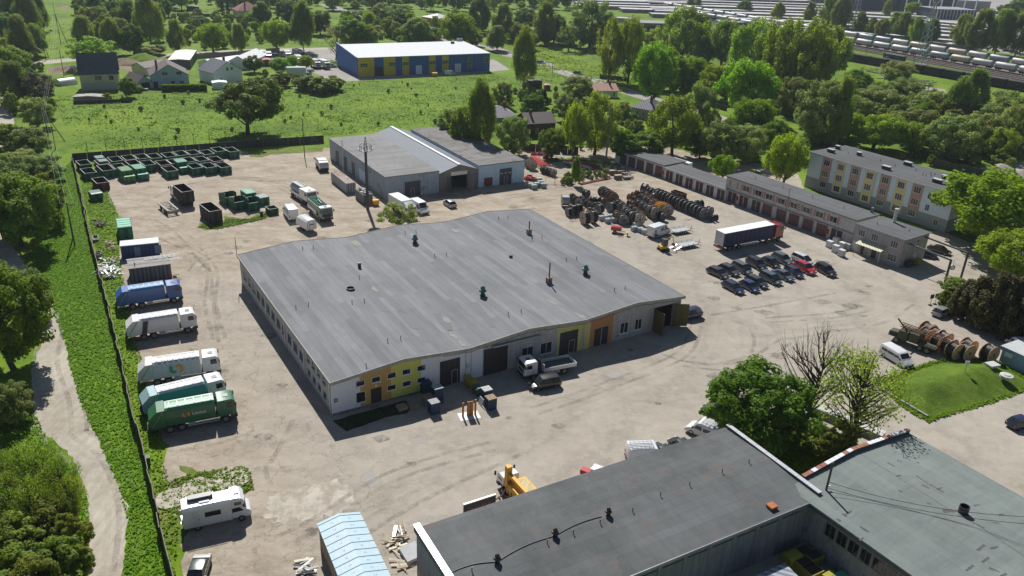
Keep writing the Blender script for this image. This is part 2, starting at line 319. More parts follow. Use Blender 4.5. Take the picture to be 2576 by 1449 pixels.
# tyre tracks and stains on the yard
def faintmat(name, col, a, sc):
    m = bpy.data.materials.new(name); t, N, L = nodes(m); b = N('ShaderNodeBsdfDiffuse'); b.inputs[0].default_value = (*col, 1); tr = N('ShaderNodeBsdfTransparent'); mx = N('ShaderNodeMixShader'); tc = N('ShaderNodeTexCoord')
    n1 = noise(N, L, tc.outputs['Object'], sc, 8, .8); r_ = ramp(N, [(.42, 0), (.62, a)]); L(n1, r_.inputs[0]); L(r_.outputs[0], mx.inputs[0]); L(tr.outputs[0], mx.inputs[1]); L(b.outputs[0], mx.inputs[2]); L(mx.outputs[0], N('ShaderNodeOutputMaterial').inputs[0]); return m
TYM = faintmat('tyre_dust', (.24, .215, .19), .36, .3); PAM = faintmat('pale_dust', (.55, .51, .45), .4, .3); STM = faintmat('oil_stain', (.16, .145, .13), .5, 1.0)
CURV = [[('c2', 1500, 640), ('c2', 1900, 740), ('c2', 2300, 640), ('c2', 2300, 420), ('c2', 2050, 330)], [('c2', 1700, 820), ('c2', 2200, 860), ('c2', 2542, 760), ('c3', 300, 560)], [('c3', 100, 500), ('c3', 600, 420), ('c3', 1100, 330), ('c3', 1400, 150)], [('c3', 50, 380), ('c3', 700, 330), ('c3', 1100, 250)], [('e4', 2400, 560), ('e4', 1900, 260), ('e4', 1300, 130), ('e4', 500, 230), ('e4', 50, 420)], [('e4', 2300, 480), ('e4', 1800, 200), ('e4', 1200, 90), ('e4', 400, 170)], [('e4', 100, 700), ('e4', 400, 900), ('e4', 700, 1250), ('e4', 900, 1440)], [('e4', 1000, 1100), ('e4', 600, 1230), ('e4', 400, 1440)], [('d1', 60, 560), ('d1', 10, 380), ('d1', 120, 200), ('c1', 300, 1300)], [('c0', 2300, 500), ('c0', 2200, 150), ('b0', 2200, 1200), ('b0', 1700, 900)], [('c0', 2100, 560), ('c0', 2050, 150), ('b0', 2000, 1200), ('b0', 1500, 950)], [('d1', 300, 1200), ('d1', 700, 1000), ('d1', 1500, 500), ('d1', 2500, 200)], [('d1', 400, 1300), ('d1', 1000, 1000), ('d1', 1700, 600), ('d2', 100, 150)], [('e5', 0, 950), ('e5', 600, 850), ('e5', 1100, 780), ('e5', 1900, 640)], [('e5', 100, 1050), ('e5', 700, 930), ('e5', 1200, 760), ('e5', 850, 400)], [('c2', 300, 1300), ('c2', 1000, 1050), ('c2', 1800, 700), ('c2', 1950, 300)], [('d0', 1700, 150), ('d0', 2200, 60), ('c0', 2500, 1380)], [('c0', 490, 160), ('c0', 560, 330), ('c0', 535, 520), ('c0', 500, 700), ('c0', 510, 850), ('c0', 600, 1130), ('c0', 630, 1400), ('d0', 640, 60), ('d0', 900, 260), ('d0', 1040, 530), ('d0', 1100, 800), ('d0', 1085, 1100), ('d0', 1030, 1443)], [('e0', 100, 1200), ('e0', 1300, 1000), ('e0', 2400, 800)]]
tm = [MB(), MB()]; rnd = random.Random(31)
for ci, c in enumerate(CURV):
    P = [np.array(GQ(*p)) for p in c]; S_ = []
    for i in range(len(P)-1):
        a, b_ = P[max(i-1, 0)], P[min(i+2, len(P)-1)]
        for k in range(10): u = k/10; S_.append(.5*((2*P[i])+(P[i+1]-a)*u+(2*a-5*P[i]+4*P[i+1]-b_)*u*u+(-a+3*P[i]-3*P[i+1]+b_)*u**3))
    for off in (-1.9, -.1, .9, 2.6) if ci % 2 else (-1., .9):
        Q_ = [p+np.array([0, 0]) for p in S_]; L_ = []; R_ = []
        for i, p in enumerate(Q_):
            d = Q_[min(i+1, len(Q_)-1)]-Q_[max(i-1, 0)]; d = d/np.hypot(*d); n = np.array([-d[1], d[0]]); L_.append(p+n*(off+.3)); R_.append(p+n*(off-.3))
        m = tm[(ci+(off > 0)) % 2]
        for i in range(len(L_)-1): m.quad((*R_[i], 0), (*R_[i+1], 0), (*L_[i+1], 0), (*L_[i], 0))
for i, (m, mt) in enumerate(zip(tm, (TYM, PAM))): o = m.build('tyre_tracks', mt, recalc=False); o.location.z = .014+.004*i; o['kind'] = 'structure'
sm = MB(); YP = [G(q) for q in [(470, 1400), (460, 700), (620, 450), (1300, 480), (1900, 560), (2350, 800), (1700, 1000), (1000, 1330)]]
for c in scatter(YP, 150, np.random.default_rng(4)):
    r_ = rnd.uniform(.3, 1.6); k = 12; sm.quad(*[(c[0]+r_*rnd.uniform(.6, 1.2)*math.cos(i*6.283/k), c[1]+r_*rnd.uniform(.4, .9)*math.sin(i*6.283/k), 0) for i in range(k)])
o = sm.build('oil_stains', STM, recalc=False); o.location.z = .022; o['kind'] = 'structure'
# gravel path outside the fence
path_l = [('c0', 490, 130), ('c0', 470, 330), ('c0', 420, 520), ('c0', 310, 850), ('c0', 330, 1280), ('c0', 300, 1410), ('d0', 330, 0), ('d0', 530, 60), ('d0', 740, 250), ('d0', 830, 500), ('d0', 900, 720), ('d0', 900, 1100), ('d0', 850, 1443), ('d0', 830, 1600)]
path_r = [('d0', 1180, 1600), ('d0', 1215, 1443), ('d0', 1270, 1100), ('d0', 1300, 850), ('d0', 1230, 560), ('d0', 1080, 260), ('d0', 950, 0), ('c0', 900, 1400), ('c0', 790, 1130), ('c0', 690, 800), ('c0', 650, 560), ('c0', 590, 300), ('c0', 500, 120), ('b0', 130, 1040), ('b0', 60, 930), ('b0', 0, 860), ('b0', -150, 800), ('b0', -200, 1100), ('b0', 0, 1330)]
sheet('gravel_path', [GQ(*p) for p in path_l]+[GQ(*p) for p in path_r], .012, PATH, .22, .8, seed=4)
sheet('left_road', lp('a0', (-200, 880), (20, 900), (110, 1000), (130, 1150), (160, 1280), (90, 1400), (40, 1480), (0, 1560), (-200, 1500)), .012, PATH, .3, 2)
# roads further off
back_road = [GQ('a0', 150, 665), GQ('a0', 300, 640), GQ('a0', 730, 600), GQ('a0', 1250, 585), GQ('a0', 1700, 555), GQ('a0', 2300, 520), GQ('a1', 0, 505), GQ('a1', 400, 498), GQ('a1', 840, 490)]
sheet('back_road', ribbon(back_road, 8.5), .008, PATH, .25, 4)
sheet('truck_yard', lp('a1', (-80, 600), (-60, 520), (760, 500), (860, 520), (860, 650), (760, 600), (600, 720), (400, 700), (60, 650)), .010, ROAD, .3, 3)
sheet('forecourt', lp('a1', (560, 720), (620, 680), (850, 690), (900, 650), (2400, 600), (2560, 700), (2380, 720), (2000, 760), (1050, 812), (780, 825)), .012, ROAD, .25, 3)
street = [GQ('a2', 240, 600), GQ('a2', 440, 700), GQ('a2', 660, 775), GQ('a2', 880, 815), GQ('a2', 1270, 960), GQ('a2', 1500, 1025), GQ('a2', 1960, 1150), GQ('a2', 2200, 1230), GQ('a2', 2576, 1345), GQ('a3', 260, 1460), GQ('b3', 300, 60)]
sheet('street', ribbon(street, 7.5), .008, ROAD, .15, 4)
sheet('street', ribbon([GQ('a1', 1700, 260), GQ('a1', 1800, 340), GQ('a1', 1900, 420), GQ('a1', 2380, 480), GQ('a2', 0, 560), GQ('a2', 240, 610)], 9), .006, ROAD, .2, 4)
sheet('village_road', ribbon([GQ('a1', 700, 40), GQ('a1', 820, 90), GQ('a1', 900, 120), GQ('a1', 1080, 160), GQ('a1', 1330, 220), GQ('a1', 1720, 270)], 9), .006, ROAD, .2, 4)
for i, pts in enumerate([[(1180, 560), (1290, 600), (1350, 680), (1300, 720), (1200, 700)], [(470, 690), (700, 650), (760, 680), (740, 720), (520, 760)], [(0, 800), (60, 820), (60, 850), (0, 860)], [(560, 70), (690, 60), (660, 110), (590, 80)]]):
    sheet('bare_soil', lp('a0' if i < 2 or i == 3 else 'a1', *pts), .010, SOIL, .3, 2, seed=i)
sheet('gravel_yard', lp('a3', (1500, 860), (1780, 900), (1800, 960), (1640, 940)), .010, ROAD, .2, 2)
sheet('gravel_yard', lp('b3', (2150, 250), (2300, 210), (2600, 190), (2700, 330), (2300, 370)), .010, ROAD, .2, 2)
# garage town ground and the railway bed, upper right
sheet('garage_town_ground', lp('o', (1400, -30), (1440, -2), (1560, 3), (1800, 14), (2110, 70), (2300, 100), (2700, 160), (2900, 60), (2700, -60)), .004, ROAD, .5, 10)
RA = G((1500, -8)); RB = GQ('a3', 2576, 770)
rail_pts = lp('o', (1380, -12), (1490, -8), (1860, 38), (1990, 62), (2576, 168), (2800, 215), (2800, 262), (2576, 208), (2100, 110), (1980, 92), (1700, 42), (1400, 8))
sheet('railway_bed', rail_pts, .010, BALLAST, .3, 8)
# mound by the wooden drums and grassy island
def dome(name, pts, m, h, edge, z0=.012):
    P = np.array(pts); bm = bmesh.new(); x0, y0 = P.min(0); x1, y1 = P.max(0); vs = {}; st = .4
    def sd_(p):
        d = 1e9; ins = False
        for i in range(len(P)):
            a, b = P[i], P[(i+1) % len(P)]; ab = b-a; t_ = max(0, min(1, ((p-a)@ab)/(ab@ab))); d = min(d, np.hypot(*(p-a-ab*t_)))
            if (a[1] > p[1]) != (b[1] > p[1]) and p[0] < (b[0]-a[0])*(p[1]-a[1])/(b[1]-a[1])+a[0]: ins = not ins
        return d if ins else -d
    nx, ny = int((x1-x0)/st)+2, int((y1-y0)/st)+2; D = {}
    for i in range(nx+1):
        for j in range(ny+1):
            p = np.array([x0+i*st, y0+j*st]); D[i, j] = sd_(p)
    for i in range(nx):
        for j in range(ny):
            if max(D[i, j], D[i+1, j], D[i, j+1], D[i+1, j+1]) > 0:
                q = []
                for a, b in ((i, j), (i+1, j), (i+1, j+1), (i, j+1)):
                    if (a, b) not in vs:
                        d = max(-.3, D[a, b]); t_ = max(0, min(1, d/edge)); z = z0+h*(t_*t_*(3-2*t_)) if d > 0 else -.2; vs[a, b] = bm.verts.new((x0+a*st, y0+b*st, z))
                    q.append(vs[a, b])
                bm.faces.new(q)
    me = bpy.data.meshes.new(name); bm.to_mesh(me); bm.free(); me.polygons.foreach_set('use_smooth', [True]*len(me.polygons)); me.materials.append(m); o = bpy.data.objects.new(name, me); COL.objects.link(o); o['kind'] = 'structure'; return o
MOUND = lp('c3', (1080, 930), (1290, 870), (1600, 760), (1780, 715), (1950, 712), (2180, 725), (2300, 760), (2542, 890), (2660, 960), (2600, 1010), (2300, 1120), (2050, 1200), (1700, 1300), (1600, 1340), (1450, 1260), (1310, 1160), (1250, 1100), (1130, 1010))
dome('mound', MOUND, LAWN, 1.5, 6.)
ISLAND = lp('d3', (-700, -200), (-560, -330), (-150, -290), (200, -60), (470, -130), (700, 20), (900, 60), (870, 175), (640, 300), (350, 460), (150, 330), (-100, 160), (-320, -10))
sheet('grass_island', ISLAND, .012, LAWN, .2, 1)
sheet('apartment_lawn', lp('b3', (400, 460), (900, 640), (1300, 760), (1800, 900), (2020, 1000), (2300, 960), (2360, 900), (2576, 880), (2576, 600), (1900, 480), (1850, 860), (1000, 640)), .010, LAWN, .2, 1.5)
sheet('grass_bed', lp('c1', (760, 1330), (1480, 1130), (1560, 1170), (1500, 1260), (1280, 1300), (900, 1440)), .010, groundmat('shade_tinted_grass', [(.38, (.02, .025, .012)), (.5, (.04, .05, .018)), (.62, (.055, .06, .03))]), .1, 1)  # grass darkened in its colour to deepen the warehouse shade here
# ---------------------------------------------------------------- grass tufts as ground cover
def quads(C, Ux, Uy):                       # centres + half-axes -> mesh arrays
    n = len(C); V = np.empty((n, 4, 3)); V[:, 0] = C-Ux-Uy; V[:, 1] = C+Ux-Uy; V[:, 2] = C+Ux+Uy; V[:, 3] = C-Ux+Uy
    return V.reshape(-1, 3), np.arange(n*4).reshape(n, 4)
def npmesh(name, V, Fa, m):
    me = bpy.data.meshes.new(name); me.from_pydata(V.tolist(), [], Fa.tolist()); me.materials.append(m); return me
def tufts(name, P, n, size, h, m, seed, blades=5, clump=0., label=None):
    rng = np.random.default_rng(seed); c = scatter(P, n, rng); s = size*rng.uniform(.4, 1.5, n)**1.3
    if clump:
        k_ = n//45; cc_ = scatter(P, k_, rng); rr = rng.uniform(.5, 4.5, k_)**1.2; j = rng.integers(0, k_, n); near = rng.random(n) < .62; c2 = cc_[j]+rng.normal(0, 1, (n, 2))*rr[j][:, None]*np.array([1.3, .7]); ok = near & inpoly(np.array(P), c2[:, 0], c2[:, 1]); c[ok] = c2[ok]; s[ok] *= 1.25
    k = blades; C = np.repeat(c, k, 0); ss = np.repeat(s, k); a = rng.uniform(0, 6.283, n*k); r_ = rng.uniform(0, .6, n*k)*ss
    ctr = np.stack([C[:, 0]+np.cos(a)*r_, C[:, 1]+np.sin(a)*r_, ss*h*rng.uniform(.3, .75, n*k)], 1)
    b = a+rng.uniform(-.6, .6, n*k)+1.57; el = rng.uniform(.0, .75, n*k)
    Ux = np.stack([np.cos(b), np.sin(b), 0*b], 1)*(ss*.30)[:, None]; Uy = np.stack([np.cos(a)*np.cos(el), np.sin(a)*np.cos(el), np.sin(el)], 1)*(ss*h*.5)[:, None]
    V, Fa = quads(ctr, Ux, Uy); o = bpy.data.objects.new(name, npmesh(name, V, Fa, m)); COL.objects.link(o); return tag(o, label, 'grass', kind='stuff')
GRL = leafmat('grass_blades', (.11, .23, .008), (.25, .42, .014), .45)
GRL2 = leafmat('meadow_blades', (.11, .21, .006), (.26, .38, .012), .4)
strip_pts = [tuple(G(q)) for q in [(182, 405), (205, 500), (232, 620), (262, 740), (285, 830), (310, 930), (335, 1050), (362, 1150), (395, 1290), (432, 1470), (306, 1470), (322, 1310), (300, 1230), (240, 1090), (200, 1010), (165, 870), (125, 760), (60, 640), (130, 560), (150, 430)]]
tufts('grass', strip_pts, 26000, .13, 1.2, GRL, 1, 4, label='short bright green grass between the gravel path and the long fence')
tufts('grass', [tuple(G(q)) for q in [(-60, 970), (80, 960), (85, 1040), (130, 1120), (215, 1230), (225, 1300), (210, 1480), (-100, 1480)]], 9000, .13, 1.2, GRL, 2, 4, label='grass left of the gravel path')
FIELD = [tuple(G(q)) for q in [(130, 240), (330, 238), (520, 232), (620, 200), (900, 205), (1240, 185), (1330, 215), (1300, 300), (1180, 330), (1000, 325), (810, 345), (560, 362), (190, 380), (170, 330)]]
tufts('grass', FIELD, 13000, .30, .7, GRL2, 3, 4, clump=1, label='rough tussocky meadow behind the yard wall')
tufts('grass', [tuple(p) for p in ISLAND], 6000, .18, 1., GRL, 5, 4, label='long grass under the trees beside the front workshops')
MC = np.mean(MOUND, 0); tufts('weeds', [tuple(MC+(p-MC)*1.035) for p in MOUND+MOUND[:1]]+[tuple(MC+(p-MC)*.9) for p in (MOUND+MOUND[:1])[::-1]], 2600, .2, .8, GRL2, 12, 4, label='weeds round the foot of the mound')
tufts('weeds', [tuple(G(q)) for q in [(195, 420), (250, 440), (290, 520), (305, 570), (300, 650), (325, 760), (350, 880), (375, 1000), (400, 1120), (420, 1200), (450, 1330), (440, 1449), (420, 1400), (380, 1230), (345, 1080), (320, 950), (290, 830), (265, 720), (240, 620), (212, 500)]], 6000, .17, 1., GRL2, 6, 4, label='weeds along the inside of the long fence')
tufts('weeds', [tuple(p) for p in lp('e4', (640, 820), (900, 845), (1560, 700), (1650, 600), (1350, 700), (1000, 700), (960, 770), (700, 760))], 1500, .18, .9, GRL2, 7, 4, label='strip of weeds between the green skips and the yard lane')
tufts('weeds', [tuple(p) for p in lp('d0', (1600, 560), (1680, 780), (1830, 870), (1900, 1000), (2150, 640), (2460, 620), (2560, 560), (2520, 400), (2430, 330), (2250, 370), (2050, 400), (1850, 430))], 1500, .17, 1., GRL2, 8, 4, label='weeds round the concrete bases behind the camper van')
tufts('grass', [tuple(G(q)) for q in [(430, 20), (1100, 30), (1440, 20), (1500, 80), (1500, 150), (1270, 120), (840, 110), (430, 110), (200, 150), (100, 140), (110, 60)]], 8000, .5, .7, GRL2, 9, 3, clump=1, label='rough grass among the distant trees')
tufts('grass', [tuple(G(q)) for q in [(1340, 110), (1500, 165), (1640, 200), (1560, 240), (1350, 200), (1290, 150)]], 3000, .5, .9, GRL2, 10, 3, clump=1, label='rough grass beside the tree lined street')
# ================================================================ BUILDINGS
def rfelt(name, c0, c1, w_=1.0, l_=9., rot=R(90), stain=(.3, .26, .2), stain_t=.72, bias=0., bl=.5, amp=.16):
    """roofing felt laid in strips"""
    if name in MATS: return MATS[name]
    m = bpy.data.materials.new(name); MATS[name] = m; t, N, L = nodes(m); b = N('ShaderNodeBsdfPrincipled'); o = N('ShaderNodeOutputMaterial'); L(b.outputs[0], o.inputs[0])
    tc = N('ShaderNodeTexCoord'); v = tc.outputs['Object']; b.inputs['Roughness'].default_value = .85; b.inputs['Specular IOR Level'].default_value = .25
    bt = N('ShaderNodeTexBrick'); L(mp(N, L, v, (1, 1, 1), rot), bt.inputs[0]); bt.inputs['Scale'].default_value = 1; bt.inputs['Brick Width'].default_value = l_; bt.inputs['Row Height'].default_value = w_
    bt.inputs['Mortar Size'].default_value = .035; bt.inputs['Color1'].default_value = (*c0, 1); bt.inputs['Color2'].default_value = (*c1, 1); bt.inputs['Mortar'].default_value = (*[x*.92 for x in c0], 1); bt.inputs['Bias'].default_value = bias; bt.offset = .37
    n1 = noise(N, L, v, .09, 6, .7); r1 = ramp(N, [(.32, 1-amp), (.5, 1.), (.68, 1+amp*.85)]); L(n1, r1.inputs[0]); c = mixc(N, L, .9, bt.outputs[0], r1.outputs[0], 'MULTIPLY')
    n2 = noise(N, L, mp(N, L, v, (1.5, .25, 1), 0), .9, 7, .75); r2 = ramp(N, [(.34, .86), (.55, 1.), (.7, 1.06)]); L(n2, r2.inputs[0]); c = mixc(N, L, .9, c, r2.outputs[0], 'MULTIPLY')
    n3 = noise(N, L, v, .33, 9, .8); r3 = ramp(N, [(stain_t, 0), (stain_t+.06, 1)]); L(n3, r3.inputs[0]); c = mixc(N, L, r3.outputs[0], c, stain)
    L(c, b.inputs['Base Color']); nb = noise(N, L, v, 9, 4); bp = N('ShaderNodeBump'); bp.inputs['Strength'].default_value = .25; bp.inputs['Distance'].default_value = .05; L(nb, bp.inputs['Height']); L(bp.outputs[0], b.inputs['Normal'])
    return m
GLASS = mat('window_glass', (.018, .022, .028), .08, var=.3, spec=.8)
WFR = mat('white_frame', (.75, .76, .76), .4, var=.04)
METAL = mat('zinc', (.45, .47, .49), .35, .6, var=.1)
DKMET = mat('dark_metal', (.045, .047, .052), .5, .3, var=.2)
ZINCW = mat('pale_metal', (.62, .64, .66), .35, .3, var=.08)
BRICK = mat('white_brick', (.54, .52, .51), .9, brick=(.5, .22, (.42, .40, .39), (.3, .28, .27)), dirt=((.17, .155, .15), .5, .62), streak=.25)
GREYW = mat('concrete_wall', (.33, .32, .31), .9, dirt=((.16, .15, .14), .6, .58), streak=.35)
PLW = mat('white_render', (.74, .77, .81), .8, var=.05, streak=.06)
PLY = mat('yellow_render', (.66, .62, .12), .8, var=.05, streak=.06)
PLY2 = mat('pale_yellow_render', (.62, .58, .22), .8, var=.05, streak=.08)
PLO = mat('ochre_render', (.56, .34, .10), .8, var=.06, streak=.06)
PLO2 = mat('orange_render', (.50, .24, .10), .8, var=.06, streak=.08)
DOORD = mat('dark_door', (.03, .03, .034), .55, var=.15)
DOORB = mat('brown_door', (.10, .052, .045), .7, var=.2, streak=.3)
DOORR = mat('red_brown_door', (.17, .085, .075), .7, var=.15, streak=.25)
def window(par, x0, x1, z0, z1, y=0., mull=1, face='F', bars=0, fm=None, sill=False, depth=.05):
    """frame + pane on the local front (F, y const) or left/right (X, x const) face of a building"""
    fr = MB(); gl = MB(); s = -1 if face in ('F',) else (1 if face in ('B', 'R') else -1); t = .06
    def bx(mb, u0, u1, a, b, o0, o1):
        lo, hi = sorted((y+s*o0, y+s*o1))
        if face in ('F', 'B'): mb.box(u0, u1, lo, hi, a, b)
        else: mb.box(lo, hi, u0, u1, a, b)
    bx(gl, x0+t, x1-t, z0+t, z1-t, .003, .02)
    bx(fr, x0, x1, z0, z0+t, .004, depth); bx(fr, x0, x1, z1-t, z1, .004, depth); bx(fr, x0, x0+t, z0+t, z1-t, .004, depth); bx(fr, x1-t, x1, z0+t, z1-t, .004, depth)
    for i in range(mull): c = x0+(x1-x0)*(i+1)/(mull+1); bx(fr, c-t*.45, c+t*.45, z0+t, z1-t, .006, depth-.005)
    for i in range(bars): c = z0+(z1-z0)*(i+1)/(bars+1); bx(fr, x0+t, x1-t, c-t*.4, c+t*.4, .006, depth-.008)
    if sill: bx(fr, x0-.08, x1+.08, z0-.07, z0-.003, .004, .16)
    f = fr.build('window', fm or WFR, par); gl.build('pane', GLASS, f); return f
def bld(name, label, F_, cat='building', group=None):
    return thing(name, label, cat, (F_.a[0], F_.a[1], 0), F_.ang, group)
# ------------------------------------------------ the big warehouse
MF = Fr((832, 957), (1716, 742), 5.2, back=(608, 640)); LX, LY = MF.L, MF.W
W1 = bld('warehouse', 'huge low warehouse with a wavy grey felt roof in the middle of the yard', MF, 'warehouse')
NB = 6; prof = [(-.25, 5.12)]+[(LX*i/6, 5.2 if i % 2 == 0 else 6.0) for i in range(1, 6)]+[(LX+.3, 5.12)]
def crest(i): return prof[i]
def smoothprof(pr, k=6):
    out = []
    for (a, b) in zip(pr[:-1], pr[1:]):
        for j in range(k):
            t_ = j/k; s_ = t_*.82+.18*(t_*t_*(3-2*t_)); out.append((a[0]+(b[0]-a[0])*t_, a[1]+(b[1]-a[1])*s_))
    return out+[pr[-1]]
SP = smoothprof(prof)
ROOF1 = rfelt('warehouse_felt', (.170, .175, .184), (.232, .237, .248), 1.0, 14., R(90), (.30, .27, .22), .72)
rf = MB(); V = []; fs = []; ys = [-.45, LY*.25, LY*.5, LY*.75, LY+.3]; n = len(SP)
for y in ys: V += [(x, y, z) for x, z in SP]
for j in range(len(ys)-1):
    for i in range(n-1): fs.append((j*n+i, j*n+i+1, (j+1)*n+i+1, (j+1)*n+i))
rf.add(V, fs)
roof1 = rf.build('roof', ROOF1, W1, recalc=False)
fa = MB()
for (x0, z0), (x1, z1) in zip(SP[:-1], SP[1:]):
    for y0, y1 in ((-.52, -.45), (LY+.3, LY+.36)): fa.add([(x0, y0, z0-.42), (x1, y0, z1-.42), (x1, y0, z1+.06), (x0, y0, z0+.06), (x0, y1, z0-.42), (x1, y1, z1-.42), (x1, y1, z1+.06), (x0, y1, z0+.06)], [(0, 1, 2, 3), (7, 6, 5, 4), (3, 2, 6, 7), (0, 4, 5, 1)])
fa.box(-.33, -.25, -.52, LY+.36, 4.8, 5.17).box(LX+.3, LX+.38, -.52, LY+.36, 4.8, 5.17)
fa.build('fascia', mat('fascia', (.42, .39, .35), .7, streak=.3), roof1, recalc=True)
def wallseg(x0, x1, y0, y1, m, par, name='wall', pr=SP, under=.12, cut=None):
    """front wall panel between x0 and x1 that follows the wavy roof"""
    pts = [(x0, 0)]+[(x1, 0)]; xs = [x for x, z in pr if x0 < x < x1]
    f = lambda x: float(np.interp(x, [p[0] for p in pr], [p[1] for p in pr]))-under
    top = [(x1, f(x1))]+[(x, f(x)) for x in xs[::-1]]+[(x0, f(x0))]
    return MB().xz(pts+top, y0, y1).build(name, m, par)
# front elevation, left to right (surveyed from the photograph)
fx = lambda t, x, y: MF.on(Q(t, x, y))[0]
c_white1 = fx('c1', 1035, 1050); c_och = fx('c1', 1342, 950); c_yel = fx('c1', 1640, 850); c_w2 = fx('c1', 2250, 760)
c_b1 = fx('c2', 450, 540); c_y2 = fx('c2', 775, 460); c_o2 = fx('c2', 1000, 430)
PLBASE = mat('plinth', (.2, .2, .2), .9, dirt=((.1, .1, .09), .8, .5))
wallseg(0, c_white1, 0, .3, PLW, W1); wallseg(c_white1, c_och, 0, .3, PLO, W1); wallseg(c_och, c_yel, 0, .3, PLY, W1)
wallseg(c_yel, c_w2, 0, .3, PLW, W1); wallseg(c_w2, c_b1, 0, .3, BRICK, W1); wallseg(c_b1, c_y2, 0, .3, PLY2, W1); wallseg(c_y2, c_o2, 0, .3, PLO2, W1)
GD0 = fx('c2', 1395, 400); GD1 = fx('c2', 1585, 330)          # open gateway
wallseg(c_o2, GD0, 0, .3, BRICK, W1); wallseg(GD1, LX, 0, .3, BRICK, W1)
MB().box(GD0, GD1, 0, .3, 4.05, 5.0).build('wall', BRICK, W1)
MB().box(GD0-1, GD1+.5, .3, 9, .02, .05).box(GD0-1, GD0-.8, .3, 9, .05, 4.9).box(GD1+.3, GD1+.5, .3, 9, .05, 4.9).box(GD0-.8, GD1+.3, 8.8, 9, .05, 4.9).build('gateway_recess', mat('dark_interior', (.05, .048, .045), .9), W1)
MB().box(0, .3, .3, LY, 0, 5.05).build('wall', BRICK, W1); MB().box(LX-.3, LX, .3, LY, 0, 5.05).build('wall', BRICK, W1)
wb = wallseg(.3, LX-.3, LY-.3, LY, BRICK, W1)
for x0, x1 in ((c_white1-.01, c_yel), ): MB().box(0, x1, -.06, 0-.002, 0, .28).build('plinth', PLBASE, W1)
# windows of the left part: two rows
def pxwin(par, F_, t, x0, y0, x1, y1, **k):
    a = F_.on(Q(t, x0, y0)); b = F_.on(Q(t, x1, y1)); return window(par, min(a[0], b[0]), max(a[0], b[0]), min(a[1], b[1]), max(a[1], b[1]), **k)
CN = mat('blue_grey_sill', (.25, .29, .38), .6)
for (x, zc) in [(fx('c1', 1035, 960), 0), (fx('c1', 1190, 920), 0), (fx('c1', 1345, 885), 0), (fx('c1', 1492, 850), 0), (fx('c1', 1640, 810), 0)]:
    z = 4.05-.0; window(W1, x-.62, x+.62, 3.35, 4.2, mull=0, sill=True, depth=.09)
for x in (fx('c1', 1345, 1010), fx('c1', 1495, 975), fx('c1', 1640, 940)): window(W1, x-.62, x+.62, 1.55, 2.35, mull=0, sill=True, depth=.09)
x = fx('c1', 1040, 1115); window(W1, x-.65, x+.65, .9, 2.5, mull=0, sill=True, depth=.09)
x0 = fx('c1', 1145, 1190); x1 = fx('c1', 1248, 1165); MB().box(x0, x1, -.04, -.003, 0, 2.45).build('door', DOORD, W1)
MB().lathe([(.01, 0), (.16, .0), (.16, .08), (.01, .09)], 14).build('wall_lamp', mat('lamp_globe', (.75, .74, .68), .4), W1).matrix_local = Matrix.Translation(((x0+x1)/2, -.05, 2.85)) @ Matrix.Rotation(R(90), 4, 'X')
def secdoor(par, x0, x1, z1, wicket=None, m=None, y=0., name='gate'):
    d = MB().box(x0, x1, y-.05, y-.003, 0, z1).build(name, m or DOORD, par)
    if wicket:
        w0, w1, wz = wicket; f = MB(); t = .05
        f.box(w0, w0+t, y-.075, y-.052, .05, wz).box(w1-t, w1, y-.075, y-.052, .05, wz).box(w0+t, w1-t, y-.075, y-.052, wz-t, wz).box(w0+t, w1-t, y-.075, y-.052, .05, .1)
        f.build('wicket_frame', ZINCW, d)
    return d
a = fx('c1', 1825, 985); b = fx('c1', 2022, 950); secdoor(W1, a, b, 3.95, (a+(b-a)*.58, a+(b-a)*.88, 2.2))
a = fx('c1', 2255, 900); b = fx('c1', 2490, 850); secdoor(W1, a, b, 4.1)
a = fx('c2', 465, 665); b = fx('c2', 640, 640); secdoor(W1, a, b, 3.75, (a+(b-a)*.52, a+(b-a)*.84, 2.15))
a = fx('c2', 808, 595); b = fx('c2', 940, 565); secdoor(W1, a, b, 2.95); MB().box((a+b)/2-.04, (a+b)/2+.04, -.08, -.052, .05, 2.9).build('door_post', ZINCW, W1)
for (x0, y0, x1, y1) in [(95, 600, 210, 705), (280, 550, 395, 660), (1070, 385, 1150, 480), (1215, 345, 1285, 440)]:
    a = fx('c2', x0, (y0+y1)/2); b = fx('c2', x1, (y0+y1)/2-20); window(W1, a, b, 1.0, 2.85, mull=1, depth=.07, sill=True)
# duct over the brick bay, downpipes, cable, bell
MB().cyl((c_w2+1.6, -.3, 4.35), (c_w2+9.2, -.3, 4.35), .17, 12).cyl((c_w2+1.6, -.3, 4.35), (c_w2+1.6, .1, 4.35), .17, 12).build('duct', METAL, W1)
for x in (fx('c1', 2080, 760), fx('c1', 2135, 740), fx('c2', 712, 500), LX*4/6+.1): MB().cyl((x, -.12, .2), (x, -.12, float(np.interp(x, [p[0] for p in SP], [p[1] for p in SP]))-.5), .06, 8).build('downpipe', ZINCW, W1)
f1 = lambda x: float(np.interp(x, [p[0] for p in SP], [p[1] for p in SP]))
MB().tube([(x, -.56, f1(x)-.5-.05*math.sin(x*2)) for x in np.linspace(c_yel+3, LX-2, 60)], .035, 5).build('cable', DKMET, W1)
MB().box(fx('c1', 2100, 870)-.2, fx('c1', 2100, 870)+.2, -.25, -.003, 2.0, 2.6).build('meter_box', ZINCW, W1)
GDM = mat('olive_gate', (.14, .11, .03), .7, streak=.4, var=.2)
MB().box(GD0-.05, GD0+.05, -2.4, -.01, .12, 4.0).build('gate_leaf', GDM, W1); o = MB().box(.02, 2.5, -.12, -.02, .12, 4.0).build('gate_leaf', GDM, W1); o.rotation_euler = (0, 0, R(-28)); o.location = (GD1, -.1, 0)
